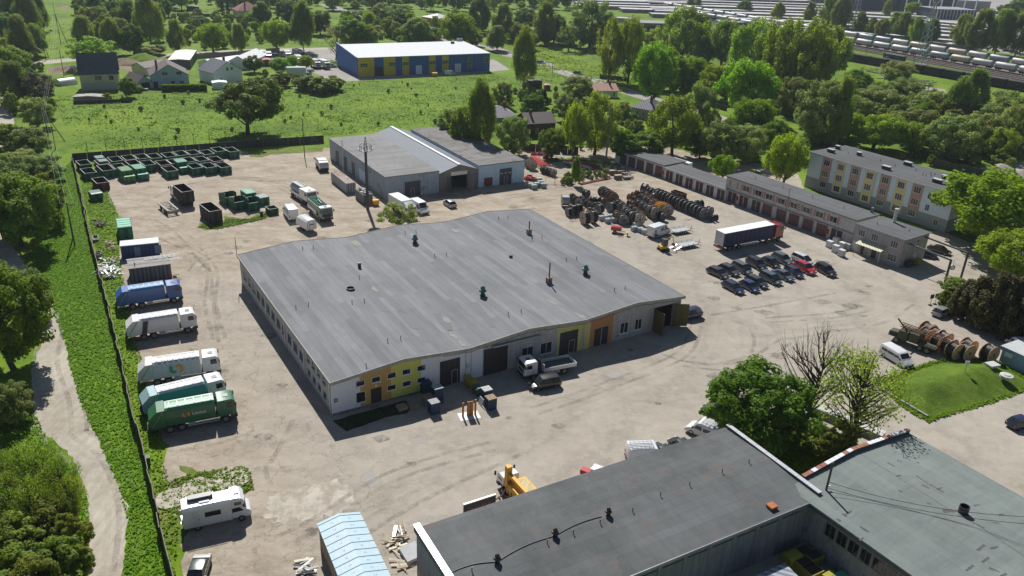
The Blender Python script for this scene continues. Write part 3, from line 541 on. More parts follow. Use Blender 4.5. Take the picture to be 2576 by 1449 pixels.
# left elevation: two storeys of small windows near the corner, single row beyond, with downpipes
for i, y in enumerate(np.linspace(2.2, 8.6, 4)): window(W1, y, y+1.0, 3.3, 4.1, y=0, face='L', mull=0, fm=CN, sill=True, depth=.07); window(W1, y, y+1.0, 1.2, 2.0, y=0, face='L', mull=0, fm=CN, sill=True, depth=.07)
for i, y in enumerate(np.linspace(11.5, 42, 12)): window(W1, y, y+1.6, 1.9, 3.2, y=0, face='L', mull=1, fm=CN, sill=True, depth=.07)
for y in (.5, 11, 20, 30): MB().cyl((-.12, y, .2), (-.12, y, 4.9), .07, 8).build('downpipe', ZINCW, W1)
# roof furniture
VENTG = mat('green_vent', (.06, .19, .18), .6, var=.2)
def roofz(x): return f1(x)
def mushroom(par, x, y, z, s=1., m=VENTG, label=None):
    b = MB().lathe([(.42*s, 0), (.42*s, .25*s), (.3*s, .3*s), (.3*s, .75*s)], 16, (0, 0, 0)); o = b.build('roof_fan', DKMET, par, smooth=True); o.location = (x, y, z)
    c = MB().lathe([(.3*s, .76*s), (.58*s, .8*s), (.5*s, 1.05*s), (.34*s, 1.12*s), (.36*s, 1.35*s), (.22*s, 1.6*s), (.05*s, 1.68*s)], 16); c.build('cowl', m, o, smooth=True); return o
def pipevent(par, x, y, z, h=.55, r_=.05):
    return MB().cyl((x, y, z-.05), (x, y, z+h), r_, 8).cyl((x, y, z+h), (x, y, z+h+.05), r_*1.9, 8).build('vent_pipe', DKMET, par, smooth=True)
def loc(t, x, y, z): return MF.loc(Q(t, x, y), z)
for t, x, y in [('b1', 1600, 1225), ('b2', 735, 1330), ('c1', 2250, 105)]:
    px, py = loc(t, x, y, 5.7); mushroom(W1, px, py, roofz(px)-.05, 1.05)
px, py = loc('b1', 1042, 1450, 5.6); MB().cyl((px, py, roofz(px)-.05), (px, py, roofz(px)+.9), .28, 14).build('flue', DKMET, W1)
px, py = loc('c1', 940, 55, 5.4); MB().ring((px, py, roofz(px)-.05), (px, py, roofz(px)+.3), .65, .58, 20).build('vent_ring', DKMET, W1); 
px, py = loc('b1', 2565, 1330, 5.8); MB().box(px-.25, px+.25, py-.2, py+.2, roofz(px)-.05, roofz(px)+.4).build('hatch', DKMET, W1)
for t, x, y, hh, cap in [('b2', 170, 920, 1.6, None), ('b2', 372, 1380, 2.6, (.5, .16, .06))]:
    px, py = loc(t, x, y, 5.8); z = roofz(px)
    st = MB().box(px-.4, px+.4, py-.35, py+.35, z-.05, z+.9).build('chimney', mat('chimney_block', (.3, .29, .28), .9, dirt=((.06, .05, .05), 1.5, .5)), W1)
    MB().box(px-.48, px+.48, py-.43, py+.43, z+.905, z+.99).build('chimney_cap', mat('rust_cap', cap or (.25, .14, .1), .8), st); MB().cyl((px, py, z+.95), (px, py, z+.95+hh), .11, 10).build('flue', DKMET, st)
for t, x, y in [('b1', 472, 1290), ('b1', 577, 1270), ('b1', 1500, 1130), ('b1', 1610, 1112), ('b1', 1798, 1362), ('b1', 1916, 1345), ('b1', 2440, 985), ('b1', 2535, 970), ('c1', 955, 180), ('c1', 1076, 160), ('c1', 1307, 565), ('c1', 1437, 532), ('b2', 200, 985), ('b2', 300, 968), ('b2', 543, 1200), ('b2', 648, 1182), ('c1', 2503, 300), ('c2', 90, 272), ('c2', 1015, 62), ('c2', 1120, 35), ('b1', 1040, 1560-0), ('c1', 395, 190), ('c1', 520, 170), ('c1', 1094, 785)]:
    px, py = loc(t, x, y, 5.7); pipevent(W1, px, py, roofz(px))
PATCHM = mat('felt_repair', (.27, .26, .23), .9, var=.25, vs=3)
DKP = mat('felt_repair_dark', (.12, .125, .135), .9, var=.15, vs=2)
def roofpatch(par, F_, t, pts, m, z, zf, name='felt_patch', off=.006):
    P = [F_.loc(Q(t, *p), z) for p in pts]; b = MB(); b.quad(*[(x, y, zf(x, y)+off) for x, y in P]); o = b.build(name, m, par, recalc=False); 
    return o
SP_ = mat('felt_darker', (.168, .172, .181), .9, var=.1, vs=2)
for P_px in ([(1540, 548), (1590, 548), (1672, 638), (1620, 640)], [(1400, 242), (1520, 258), (1660, 405), (1540, 405)], [(1600, 410), (1650, 405), (1715, 535), (1655, 535)], [(2130, 168), (2200, 150), (2390, 395), (2330, 400)], [(1840, 560), (1870, 560), (1920, 598), (1880, 600)], [(1100, 80), (1180, 60), (1330, 245), (1250, 247)], [(1760, 240), (1830, 235), (1960, 400), (1890, 405)]): roofpatch(W1, MF, 'c1', P_px, SP_, 5.75, lambda x, y: f1(x), off=.02)
rnd = random.Random(3)
for t, cx_, cy_, r_ in [('c1', 1955, 455, 1.0), ('c1', 2050, 540, .8), ('c1', 1910, 392, .6), ('c1', 1890, 300, .9), ('c2', 700, 275, .8), ('c2', 655, 245, .6), ('c2', 400, 130, 1.), ('b1', 1010, 1190, 1.5), ('b1', 2000, 1060, 1.2), ('c1', 1180, 20, 1.)]:
    X, Y = loc(t, cx_, cy_, 5.7); b = MB(); n_ = 14; rr_ = [r_*rnd.uniform(.5, 1.1) for _ in range(n_)]; b.quad(*[(X+.55*rr_[i]*math.cos(i*6.283/n_), Y+rr_[i]*1.3*math.sin(i*6.283/n_), f1(X+.55*rr_[i]*math.cos(i*6.283/n_))+.03) for i in range(n_)]); b.build('stain_patch', PATCHM, W1, recalc=False)
px, py = MF.loc((600, 606), 6.5); MB().cyl((-.3, LY+.2, 4.8), (-.3, LY+.2, 8.3), .05, 8).build('antenna', DKMET, W1)

# number plate 8 by the corner
def text(par, s, size, loc_, rot, m, name='lettering', depth=.01):
    cu = bpy.data.curves.new(name, 'FONT'); cu.body = s; cu.size = size; cu.extrude = depth; cu.align_x = 'CENTER'; cu.align_y = 'CENTER'
    t_ = bpy.data.objects.new(name, cu); COL.objects.link(t_); dg = bpy.context.evaluated_depsgraph_get(); me = bpy.data.meshes.new_from_object(t_.evaluated_get(dg)); bpy.data.objects.remove(t_)
    o = bpy.data.objects.new(name, me); me.materials.clear(); me.materials.append(m); COL.objects.link(o); o.parent = par; o.location = loc_; o.rotation_euler = rot; return o
LW = mat('white_letters', (.8, .8, .8), .6, var=.02)
x = fx('c1', 792, 1108); pl = MB().box(x-.22, x+.22, -.03, -.003, 1.85, 2.4).build('number_plate', DOORD, W1); text(pl, '8', .45, (x, -.035, 2.12), (R(90), 0, 0), LW)
# ------------------------------------------------ cold store halls behind
SHEETB = mat('blue_grey_sheet', (.38, .44, .50), .7, stripe=(5, .35), dirt=((.17, .19, .2), .35, .55), streak=.25)
SHEETP = mat('pale_blue_sheet', (.52, .68, .80), .6, stripe=(5, .35), streak=.12)
ZFELT = rfelt('hall_felt', (.20, .20, .205), (.25, .25, .25), 1.2, 14, 0, (.15, .13, .12), .6)
HF = Fr(Q('b1', 1300, 545), Q('b1', 1843, 480), 5.35, back=Q('b1', 680, 160))
H1 = bld('storage_hall', 'long flat roofed blue grey metal storage hall beside the steel mast', HF, 'hall')
MB().box(0, HF.L, 0, HF.W, 0, 5.2).build('wall', SHEETB, H1); MB().box(-.15, HF.L+.02, -.15, HF.W+.15, 5.2, 5.38).build('roof', ZFELT, H1)
a = HF.on(Q('b1', 1497, 700))[0]; b = HF.on(Q('b1', 1655, 700))[0]; secdoor(H1, a, b, 3.6, (a+(b-a)*.38, a+(b-a)*.62, 2.0), mat('slate_gate', (.07, .07, .085), .6))
for y0, y1 in [(31, 33), (25, 27), (19.5, 21.5)]: MB().box(-.05, -.003, y0, y1, .2, 3.4).build('side_door', mat('weathered_door', (.14, .15, .16), .8, streak=.3), H1)
MB().box(-.04, -.003, 12.5, 16.5, .3, 3.1).build('side_door', SHEETP, H1)
wood = mat('old_planks', (.28, .26, .24), .9, stripe=(9, .5), streak=.35)
CORR = mat('corrugated_roof', (.28, .31, .35), .7, .0, var=.08, stripe=(2.2, .6))
GF = Fr(Q('b1', 1850, 510), Q('b1', 2222, 455), 4.8, back=Q('b1', 1185, 122), ang=math.degrees(HF.ang))
H2 = thing('timber_hall', 'gabled middle hall with corrugated roof and timber board front', 'hall', (*HF.world(HF.L+.12, 0)[:2], 0), HF.ang); g0 = 10.0; GW = HF.W+2.5
gp = [(0, 0), (2.95, 0), (2.95, 3.7), (7.2, 3.7), (7.2, 0), (g0, 0), (g0, 4.72), (g0/2, 6.25), (0, 4.72)]
MB().xz(gp, 0, .2).build('gable_wall', wood, H2); MB().xz([(.02, 0), (g0-.02, 0), (g0-.02, 4.6), (g0/2, 6.15), (.02, 4.6)], GW-.2, GW).build('gable_wall', wood, H2)
MB().box(.05, .2, .2, GW-.2, 0, 4.6).box(g0-.2, g0-.05, .2, GW-.2, 0, 4.6).build('wall', wood, H2)
MB().box(2.95, 7.2, -.04, .01, 3.72, 4.6).build('daylight_panel', ZINCW, H2)
rr = MB(); rr.add([(-.1, -.35, 4.72), (g0/2, -.35, 6.33), (g0/2, GW+.2, 6.33), (-.1, GW+.2, 4.72), (-.1, -.35, 4.66), (g0/2, -.35, 6.27), (g0/2, GW+.2, 6.27), (-.1, GW+.2, 4.66)], [(0, 1, 2, 3), (7, 6, 5, 4), (0, 4, 5, 1), (3, 2, 6, 7)]); rr.add([(g0+.1, -.35, 4.72), (g0/2, -.35, 6.33), (g0/2, GW+.2, 6.33), (g0+.1, GW+.2, 4.72)], [(3, 2, 1, 0)])
ro = rr.build('roof', mat('corrugated_roof2', (.17, .20, .24), .75, .0, var=.1, streak=.2), H2)
rb = MB()
for y in np.arange(0, GW, 1.05): rb.box(0, g0/2, y, y+.06, 0, .05)
rbo = MB()
for y in np.arange(-.2, GW, 1.05): rbo.add([(-.1, y, 4.75), (g0/2, y, 6.36), (g0/2, y+.09, 6.36), (-.1, y+.09, 4.75)], [(0, 1, 2, 3)]); rbo.add([(g0+.1, y, 4.75), (g0/2, y, 6.36), (g0/2, y+.09, 6.36), (g0+.1, y+.09, 4.75)], [(3, 2, 1, 0)])
rbo.build('roof_seams', mat('seam', (.2, .22, .25), .5), ro, recalc=False); MB().box(g0/2-.35, g0/2+.35, -.36, GW+.2, 6.3, 6.42).build('ridge_cap', ZINCW, ro)
for s_ in (0, 1): o = MB().box(0, 2.0, -.08, 0, .05, 3.6).build('gate_leaf', wood, H2); o.location = (2.95 if not s_ else 7.2, -.05, 0); o.rotation_euler = (0, 0, R(-115) if not s_ else R(-60))
H3 = thing('pale_hall', 'flat roofed pale blue metal hall at the right end of the hall group', 'hall', (*HF.world(HF.L+10.3, -.2)[:2], 0), HF.ang); hw = 12.8; hd = HF.W+1.5
MB().box(0, hw, 0, hd, 0, 5.3).build('wall', SHEETP, H3); MB().box(-.1, hw+.15, -.15, hd+.15, 5.3, 5.5).build('roof', rfelt('hall_felt_brown', (.17, .165, .16), (.22, .215, .21), 1.2, 12, 0, (.12, .10, .09), .52), H3)
secdoor(H3, 5.8, 9.2, 4.0, (7.1, 8.0, 2.1), mat('slate_gate', (.07, .07, .085), .6)); MB().box(1.6, 3.6, -.5, -.01, .3, 2.2).build('red_cabinet', mat('dark_red_metal', (.16, .02, .02), .6), H3)
for i in range(3): MB().box(6.1+i*1.1, 6.6+i*1.1, -.08, -.052, 2.7, 2.95).build('gate_window', ZINCW, H3)
# ------------------------------------------------ garages along the right side
def doors_row(par, F_, xs, z1, m, wdt, y=0., double=False):
    for x in xs:
        d = MB().box(x-wdt/2, x+wdt/2, y-.05, y-.003, .05, z1).build('garage_door', m, par)
        if double: MB().box(x-.05, x+.05, y-.08, y-.052, .1, z1-.05).build('door_post', ZINCW, d)
def longroof(par, L_, W_, z, m, over=.25, slope=.0, edge=None):
    MB().xz([(-over, z), (L_+over, z), (L_+over, z+.18), (-over, z+.18)], -over, W_+over).build('roof', m, par)
    MB().box(-over-.03, L_+over+.03, -over-.06, -over-.003, z+.02, z+.24).build('roof_edge', edge or mat('green_edge', (.10, .14, .13), .6), par)
GFELT = rfelt('garage_felt', (.105, .108, .114), (.13, .134, .14), 1., 15, 0, (.14, .13, .12), .62)
G1 = Fr(Q('b2', 1045, 65), Q('b2', 1530, 222), 3.3, W=8); g1 = bld('garage_block', 'low garage block with five red brown doors below the tall trees', G1, 'garages')
MB().box(0, G1.L, 0, 8, 0, 3.2).build('wall', mat('whitewashed_wall', (.66, .67, .68), .85, streak=.25, dirt=((.25, .24, .23), .7, .6)), g1); longroof(g1, G1.L, 8, 3.2, GFELT)
doors_row(g1, G1, [G1.on(Q('b2', x, y))[0] for x, y in ((1120, 160), (1205, 190), (1292, 220), (1385, 250), (1475, 290))], 2.75, DOORR, 2.5)
MB().box(G1.L-5, G1.L+1.3, 8, 9.6, 0, 3.0).build('rear_annex', PLW, g1)
G2 = Fr(Q('b2', 1535, 240), Q('b2', 2155, 460), 3.0, W=6.2); g2 = bld('garage_block', 'lower middle garage block with dark double doors and a long white eave', G2, 'garages')
MB().box(.05, G2.L, 0, 6.2, 0, 2.9).build('wall', MATS['whitewashed_wall'], g2); longroof(g2, G2.L-.3, 6.2, 2.9, GFELT, .22, edge=PLW)
doors_row(g2, G2, [G2.on(Q('b2', x, y))[0] for x, y in ((1582, 335), (1680, 370), (1780, 410), (1882, 450), (1990, 485), (2098, 525))], 2.45, DOORB, 2.3, double=True)
G3 = Fr(Q('b2', 2165, 325), Q('b3', 890, 770), 5.9, W=7.6); g3 = bld('garage_block', 'two storey brick garage block with red shutters beside the upper windows', G3, 'garages')
MB().box(0, G3.L, 0, 7.6, 0, 5.75).build('wall', mat('pink_brick', (.60, .56, .55), .9, brick=(.5, .22, (.50, .46, .45), (.36, .33, .32)), dirt=((.22, .2, .19), .5, .64), streak=.2), g3); longroof(g3, G3.L, 7.6, 5.75, GFELT, .3)
MB().box(0, G3.L, -.22, -.003, 2.75, 2.95).build('ledge', GREYW, g3)
gx = [G3.on(Q('b2', 2212, 560))[0], G3.on(Q('b2', 2325, 605))[0], G3.on(Q('b2', 2450, 655))[0], G3.on(Q('b2', 2560, 700))[0]]+[G3.on(Q('b3', x, y))[0] for x, y in ((125, 755), (252, 800), (392, 855), (532, 895))]
doors_row(g3, G3, gx[:3], 2.5, DOORB, 2.4, double=True); doors_row(g3, G3, gx[3:], 2.55, DOORR, 2.7)
doors_row(g3, G3, [G3.on(Q('b3', 682, 940))[0]], 2.5, DOORB, 2.6, double=True)
SHUT = mat('red_shutter', (.40, .19, .17), .7, var=.15)
wxs = [G3.on(Q('b2', 2360, 450))[0], G3.on(Q('b2', 2480, 500))[0]]+[G3.on(Q('b3', x, y))[0] for x, y in ((15, 530), (135, 575), (262, 620), (390, 665), (520, 710), (658, 760))]
for x in wxs:
    window(g3, x-.95, x+.95, 3.75, 5.0, mull=1, sill=True)
    for s_ in (-1, 1): c = x+s_*1.22; MB().box(c-.2, c+.2, -.07, -.003, 3.65, 5.1).build('shutter', SHUT, g3)
x = G3.on(Q('b2', 2235, 420))[0]; MB().box(x-1.35, x-1.05, -.06, -.003, 3.65, 5.1).build('shutter', SHUT, g3); MB().box(x+.9, x+1.2, -.06, -.003, 3.65, 5.1).build('shutter', SHUT, g3)
MB().cyl((G3.on(Q('b3', 180, 740))[0], -.4, 2.9), (G3.on(Q('b3', 180, 740))[0], -.4, 8.0), .05, 8).build('antenna_pole', DKMET, g3)
for x in (5, 13, 21, 29): pipevent(g3, x, 4., 5.93)
RED = mat('signal_red', (.45, .02, .02), .5)
for t, x, y, f_, g_ in (('b2', 1521, 325, G1, g1), ('b2', 2258, 597, G3, g3), ('b3', 592, 930, G3, g3)):
    u, z = f_.on(Q(t, x, y)); MB().box(u-.25, u+.25, -.3, -.01, 1.0, 1.9).build('fire_cabinet', RED, g_)
OF = Fr(Q('b3', 885, 800), Q('b3', 1378, 968), 5.9, W=8.8); of = bld('office', 'two storey grey brick office with a pale porch canopy beyond the garages', OF, 'office')
MB().box(.06, OF.L, 0, 8.8, 0, 5.7).build('wall', GREYW if 0 else mat('grey_brick', (.46, .43, .41), .9, brick=(.5, .22, (.38, .35, .34), (.2, .185, .18)), dirt=((.17, .16, .15), .45, .6), streak=.25), of)
MB().box(.06, OF.L+.25, -.25, 9.05, 5.7, 5.88).build('roof', GFELT, of); MB().box(.06, OF.L+.3, -.31, -.253, 5.72, 5.95).box(OF.L+.253, OF.L+.31, -.25, 9.05, 5.72, 5.95).build('roof_edge', mat('green_grey_edge', (.30, .34, .34), .5), of)
for t, x, y in (('b3', 940, 915), ('b3', 1072, 960), ('b3', 1268, 1030)): u, z = OF.on(Q(t, x, y)); window(of, u-.75, u+.75, 3.6, 5.0, mull=2, sill=True)
u, z = OF.on(Q('b3', 1245, 1160)); window(of, u-.95, u+.95, .9, 2.3, mull=2, sill=True)
for q in ((1400, 1050), (1500, 1015)): v, z = OF.onx(Q('b3', *q), OF.L); window(of, v-.6, v+.6, 3.6, 5.0, y=OF.L, face='R', mull=1, sill=True)
v, z = OF.onx(Q('b3', 1470, 1145), OF.L); window(of, v-.6, v+.6, .9, 2.2, y=OF.L, face='R', mull=1, sill=True)
p0 = OF.on(Q('b3', 935, 1010))[0]; p1 = OF.on(Q('b3', 1195, 1080))[0]
MB().box(p0, p1, -1.9, .0, 0, 0).build('porch_base', GREYW, of) if 0 else None
MB().add([(p0, -.02, 3.05), (p1, -.02, 3.05), (p1, -2.2, 2.6), (p0, -2.2, 2.6), (p0, -.02, 3.12), (p1, -.02, 3.12), (p1, -2.2, 2.67), (p0, -2.2, 2.67)], [(0, 1, 2, 3), (7, 6, 5, 4), (3, 2, 6, 7), (0, 3, 7, 4), (1, 5, 6, 2)]).build('porch_canopy', mat('cream_sheet', (.62, .6, .42), .6, stripe=(3, .5), streak=.2), of)
for x in (p0+.1, p1-.1): MB().box(x-.04, x+.04, -2.1, -2.02, 0, 2.6).build('porch_post', METAL, of)
MB().box(p0+.2, p0+.9, -.05, -.003, .1, 2.2).box(p0+2.6, p0+3.6, -.05, -.003, .1, 2.2).build('door', DOORD, of)
MB().box(.3, 1.6, -.05, -.003, .1, 2.3).build('side_door', METAL, of)
MB().cyl((3.6, 7.6, 5.8), (3.6, 7.6, 8.6), .35, 14).cyl((3.6, 7.6, 8.6), (3.6, 7.6, 8.8), .45, 14).build('chimney', ZINCW, of); MB().box(-1.6, -1.1, 7., 7.4, 5.9, 7.).build('vent_stack', GREYW, g3).location = (G3.L, 0, 0)
for x, y in ((2.8, 3), (8.5, 5)): pipevent(of, x, y, 5.87)
# ------------------------------------------------ apartment block
AF = Fr(Q('b3', 430, 85), Q('b3', 1885, 505), 9.0, back=Q('b3', 775, 25)); ap = bld('apartment_block', 'three storey apartment block with brick red and yellow window bands', AF, 'apartment block')
MB().box(0, AF.L, 0, AF.W, 0, 2.9).build('plinth_wall', mat('slate_render', (.32, .33, .37), .8, var=.06), ap)
MB().box(0, AF.L, 0.002, AF.W, 2.9, 8.85).build('wall', mat('light_blue_render', (.68, .77, .90), .8, var=.05), ap)
MB().box(-.3, AF.L+.3, -.4, AF.W+.3, 8.85, 9.1).build('roof', rfelt('apt_felt', (.10, .103, .108), (.115, .118, .124), 1, 20, 0), ap); MB().box(-.33, AF.L+.33, -.47, -.403, 8.8, 9.15).build('eave', ZINCW, ap)
BR = mat('brick_red_render', (.52, .30, .25), .8, var=.08); YL = mat('band_yellow', (.78, .62, .34), .8, var=.06)
tops = [(598, 185), (738, 228), (885, 270), (1030, 312), (1185, 358), (1345, 405), (1508, 458)]
for i, (x, y) in enumerate(tops):
    u, z = AF.on(Q('b3', x, y)); m = BR if i % 2 == 0 else YL; zb = 2.9 if i % 2 == 0 else .9
    MB().box(u-1.35, u+1.35, -.03, -.0005, zb, 8.8).build('colour_band', m, ap)
    for zz in (6.7, 3.95, 1.25): window(ap, u-.85, u+.85, zz, zz+1.45, y=-.03 if zz+1 > zb else -.03, mull=2, sill=True, depth=.06)
for q, zz in (((1620, 565), 6.2), ((1590, 690), 3.5), ((1687, 795), .9)): u, z = AF.on(Q('b3', *q)); window(ap, u-.5, u+.5, zz, zz+1.45, mull=1)
u = AF.on(Q('b3', 1095, 300))[0]; MB().cyl((u, -.15, .2), (u, -.15, 8.8), .08, 8).build('downpipe', ZINCW, ap)
for t, x, y, a, b in [('b3', 632, 90, 1.7, .9), ('b3', 700, 55, 1.0, .8), ('b3', 915, 120, .9, .9), ('b3', 1187, 262, 1.9, .9), ('b3', 1403, 220, 1.7, .9), ('b3', 1700, 395, 1.9, 1.0), ('b3', 1770, 355, .8, .8), ('b3', 1815, 425, 1.6, 1.)]:
    X, Y = AF.loc(Q(t, x, y), 9.1); s_ = MB().box(X-a/2, X+a/2, Y-b/2, Y+b/2, 9.05, 9.85).build('chimney_stack', DKMET, ap); MB().box(X-a/2-.12, X+a/2+.12, Y-b/2-.12, Y+b/2+.12, 9.852, 9.96).build('stack_cap', ZINCW, s_)
for x, y in ((805, 105), (1130, 180), (1275, 232), (1485, 275), (1555, 322), (1587, 335), (1637, 310), (1637, 335), (1675, 320), (1860, 385)): X, Y = AF.loc(Q('b3', x, y), 9.1); pipevent(ap, X, Y, 9.1, .5, .06)
# ------------------------------------------------ foreground workshops
DFELT = rfelt('dark_felt', (.100, .108, .110), (.118, .127, .130), 1.0, 12, 0, (.14, .12, .115), .55, amp=.36)
BF0 = G((1048, 1332), 6.0); BF1 = G((1833, 1075), 6.0); d = BF1-BF0; BLEN = float(np.hypot(*d)); d = d/BLEN
WW = 13.4
class _F: pass
B4 = Fr((1048, 1332), (1833, 1075), 6.0); # along the back edge
o4 = B4.a-B4.n*WW; b4 = thing('front_workshop', 'long workshop with a stained dark felt roof at the bottom of the picture', 'workshop', (o4[0], o4[1], 0), B4.ang)
EX = 6.5                                  # front eave runs on to the right, to the corner of the neighbour
MB().box(0, B4.L, 0, WW, 0, 5.75).build('wall', mat('dark_panel_wall', (.27, .28, .31), .8, streak=.3), b4)
def b4z(y): return 5.8+.35*(1-abs(y-WW/2)/(WW/2))
pr = [(-.35, 5.85), (WW*.5, 6.2), (WW+.25, 5.95)]
MB().yz(pr+[(WW+.25, 5.8), (-.35, 5.7)], .3, B4.L-.25).build('roof', DFELT, b4)
def parapet(x0, x1, name='parapet', cap=ZINCW, z=6.55): 
    p = MB().box(x0, x1, -.1, WW+.2, 5.7, z).build(name, DOORD if 0 else mat('parapet_wall', (.12, .12, .125), .8, streak=.3), b4)
    c = MB()
    for i in range(9): y0 = -.1+(WW+.3)*i/9; c.box(x0-.08, x1+.08, y0+.02, y0+(WW+.3)/9-.02, z+.003, z+.06)
    c.build('coping', cap, p)
parapet(-.2, 0.28, z=6.5); parapet(B4.L-.24, B4.L+.12, z=6.3)
MB().box(.3, B4.L-.25, -.42, -.352, 5.62, 5.9).build('gutter', METAL, b4)
for i, x in enumerate(np.arange(3, B4.L, 3.05)): MB().box(x-.09, x+.09, -.06, -.003, .2, 5.6).build('wall_post', METAL, b4)
for i, x in enumerate(np.arange(4.6, B4.L-1, 3.05)): MB().box(x-1.2, x+1.2, -.04, -.003, 4.75, 4.85).build('rail', DKMET, b4)
L4 = lambda t, x, y, z=6.1: ((G(Q(t, x, y), z)-o4)@B4.d, (G(Q(t, x, y), z)-o4)@B4.n)
z4 = lambda y: float(np.interp(y, [p[0] for p in pr], [p[1] for p in pr]))
BROWNV = mat('brown_fan', (.07, .05, .05), .6, var=.25)
fans = [('d1', 2425, 1310), ('d2', 430, 1050), ('d2', 965, 840)]; fp = []
for t, x, y in fans:
    X, Y = L4(t, x, y); fp.append((X, Y)); o = mushroom(b4, X, Y, z4(Y)-.05, .62, BROWNV); o.name = 'roof_fan'
cab = []
X, Y = L4('d1', 1950, 1425); P = [(X, Y)]+fp
for (ax, ay), (bx_, by) in zip(P[:-1], P[1:]):
    for k in range(9): t_ = k/9; xx = ax+(bx_-ax)*t_; yy = ay+(by-ay)*t_+.35*math.sin(t_*3.14); cab.append((xx, yy, z4(yy)+.05))
MB().tube(cab, .045, 6).build('roof_cable', DKMET, b4)
for t, x, y in [('d1', 2172, 1400), ('d2', 355, 1120), ('d2', 615, 1022), ('d2', 885, 918), ('d2', 1212, 800), ('d2', 1492, 645), ('d2', 1785, 540), ('d2', 2112, 412), ('d2', 2382, 312)]: X, Y = L4(t, x, y); pipevent(b4, X, Y, z4(Y), .42, .045)
X, Y = L4('d3', 40, 740); MB().box(X-.45, X+.45, Y-.4, Y+.4, z4(Y)+.1, z4(Y)+.35).build('roof_hatch', mat('rust_plate', (.42, .13, .05), .8, var=.2), b4)
# link piece between the two workshops and the green roofed one
B5 = Fr(Q('d3', 350, 470), Q('d3', 1400, 10), 6.0)        # along the gable parapet
q0 = G(Q('d3', 520, 770), 6.0); q1 = G(Q('d3', 1470, 1443), 6.0); dl = (q1-q0)/np.hypot(*(q1-q0)); nl = np.array([-dl[1], dl[0]])   # left eave direction
G0 = G(Q('d3', 350, 470), 6.0); G1_ = G(Q('d3', 1400, 5), 6.0); wid = float((G1_-G0)@nl)
t0 = float((q0-G0)@nl)                       # eave offset to the left of the corner
GRF = rfelt('green_felt', (.175, .205, .195), (.195, .228, .217), 1.0, 11, 0, (.13, .12, .125), .68, amp=.2)
b5 = thing('side_workshop', 'workshop with a patched grey green felt roof in the lower right corner', 'workshop', (G0[0], G0[1], 0), math.atan2(dl[1], dl[0]))
y_l = t0; y_r = wid; ym = float((G(Q('d3', 910, 215), 6.9)-G0)@nl); x_m = float((G(Q('d3', 870, 170), 6.9)-G0)@dl); x_r = float((G1_-G0)@dl)
LEN5 = 42; yc = (y_l+y_r)/2
# walls (skewed back edge follows the parapet)
xb = lambda y: x_r*(y/wid)
MB().xy([(xb(y_l), y_l+.35), (LEN5, y_l+.35), (LEN5, y_r), (xb(y_r), y_r)], 0, 5.8).build('wall', mat('dirty_grey_wall', (.28, .28, .29), .85, streak=.35, dirt=((.1, .09, .09), .6, .55)), b5)
rm = MB(); A_ = [(xb(y_l)+.1, y_l, 5.9), (LEN5, y_l, 5.9), (LEN5, yc, 6.75), (xb(yc)+.1, yc, 6.75)]; B_ = [(xb(yc)+.1, yc, 6.75), (LEN5, yc, 6.75), (LEN5, y_r+.3, 5.95), (xb(y_r+.3)+.1, y_r+.3, 5.95)]
rm.add(A_, [(0, 1, 2, 3)]).add(B_, [(0, 1, 2, 3)]); rm.build('roof', GRF, b5, recalc=False)
MB().box(xb(y_l)+.6, LEN5, y_l-.04, y_l+.3, 5.4, 5.86).build('fascia', mat('dark_fascia', (.11, .115, .125), .8, streak=.3), b5)
# gable parapet with red and white coping tiles
pp = MB(); nseg = 26; cops = []; rnd = random.Random(4)
zc = lambda y: (5.9 if y < 0 else 5.9)+.0+.85*(1-abs(y-yc)/(y_r-yc)) if y > 0 else 6.2
prv = None
ysn = np.linspace(.0, y_r+.3, nseg+1)
for a, b in zip(ysn[:-1], ysn[1:]):
    za = float(np.interp(a, [0, yc, y_r+.3], [6.35, 7.15, 6.35])); zb = float(np.interp(b, [0, yc, y_r+.3], [6.35, 7.15, 6.35])); xa, xb_ = xb(a), xb(b)
    pp.add([(xa-.2, a, 5.6), (xb_-.2, b, 5.6), (xb_+.1, b, 5.6), (xa+.1, a, 5.6), (xa-.2, a, za), (xb_-.2, b, zb), (xb_+.1, b, zb), (xa+.1, a, za)], [(4, 5, 6, 7), (0, 1, 5, 4), (2, 3, 7, 6), (1, 2, 6, 5), (0, 4, 7, 3)])
    ck = MB(); red_ = rnd.random() < .32; cops.append((ck, red_)); ck.add([(xa-.3, a+.02, za+.02), (xb_-.3, b-.02, zb+.02), (xb_+.18, b-.02, zb+.02), (xa+.18, a+.02, za+.02), (xa-.3, a+.02, za+.08), (xb_-.3, b-.02, zb+.08), (xb_+.18, b-.02, zb+.08), (xa+.18, a+.02, za+.08)], [(4, 5, 6, 7), (0, 1, 5, 4), (2, 3, 7, 6), (1, 2, 6, 5), (0, 4, 7, 3)])
pq = pp.build('parapet', MATS['parapet_wall'], b5); mat('rust_tile', (.30, .13, .09), .8, var=.3)
for ck, red_ in cops: ck.build('red_coping' if red_ else 'coping', MATS['rust_tile'] if red_ else PLW, pq)
L5 = lambda t, x, y, z=6.5: ((G(Q(t, x, y), z)-G0)@dl, (G(Q(t, x, y), z)-G0)@nl)
z5 = lambda y: float(np.interp(y, [y_l, yc, y_r], [5.9, 6.75, 5.95]))
DP5 = mat('dark_felt_repair', (.095, .09, .095), .9, var=.2)
rnd = random.Random(9)
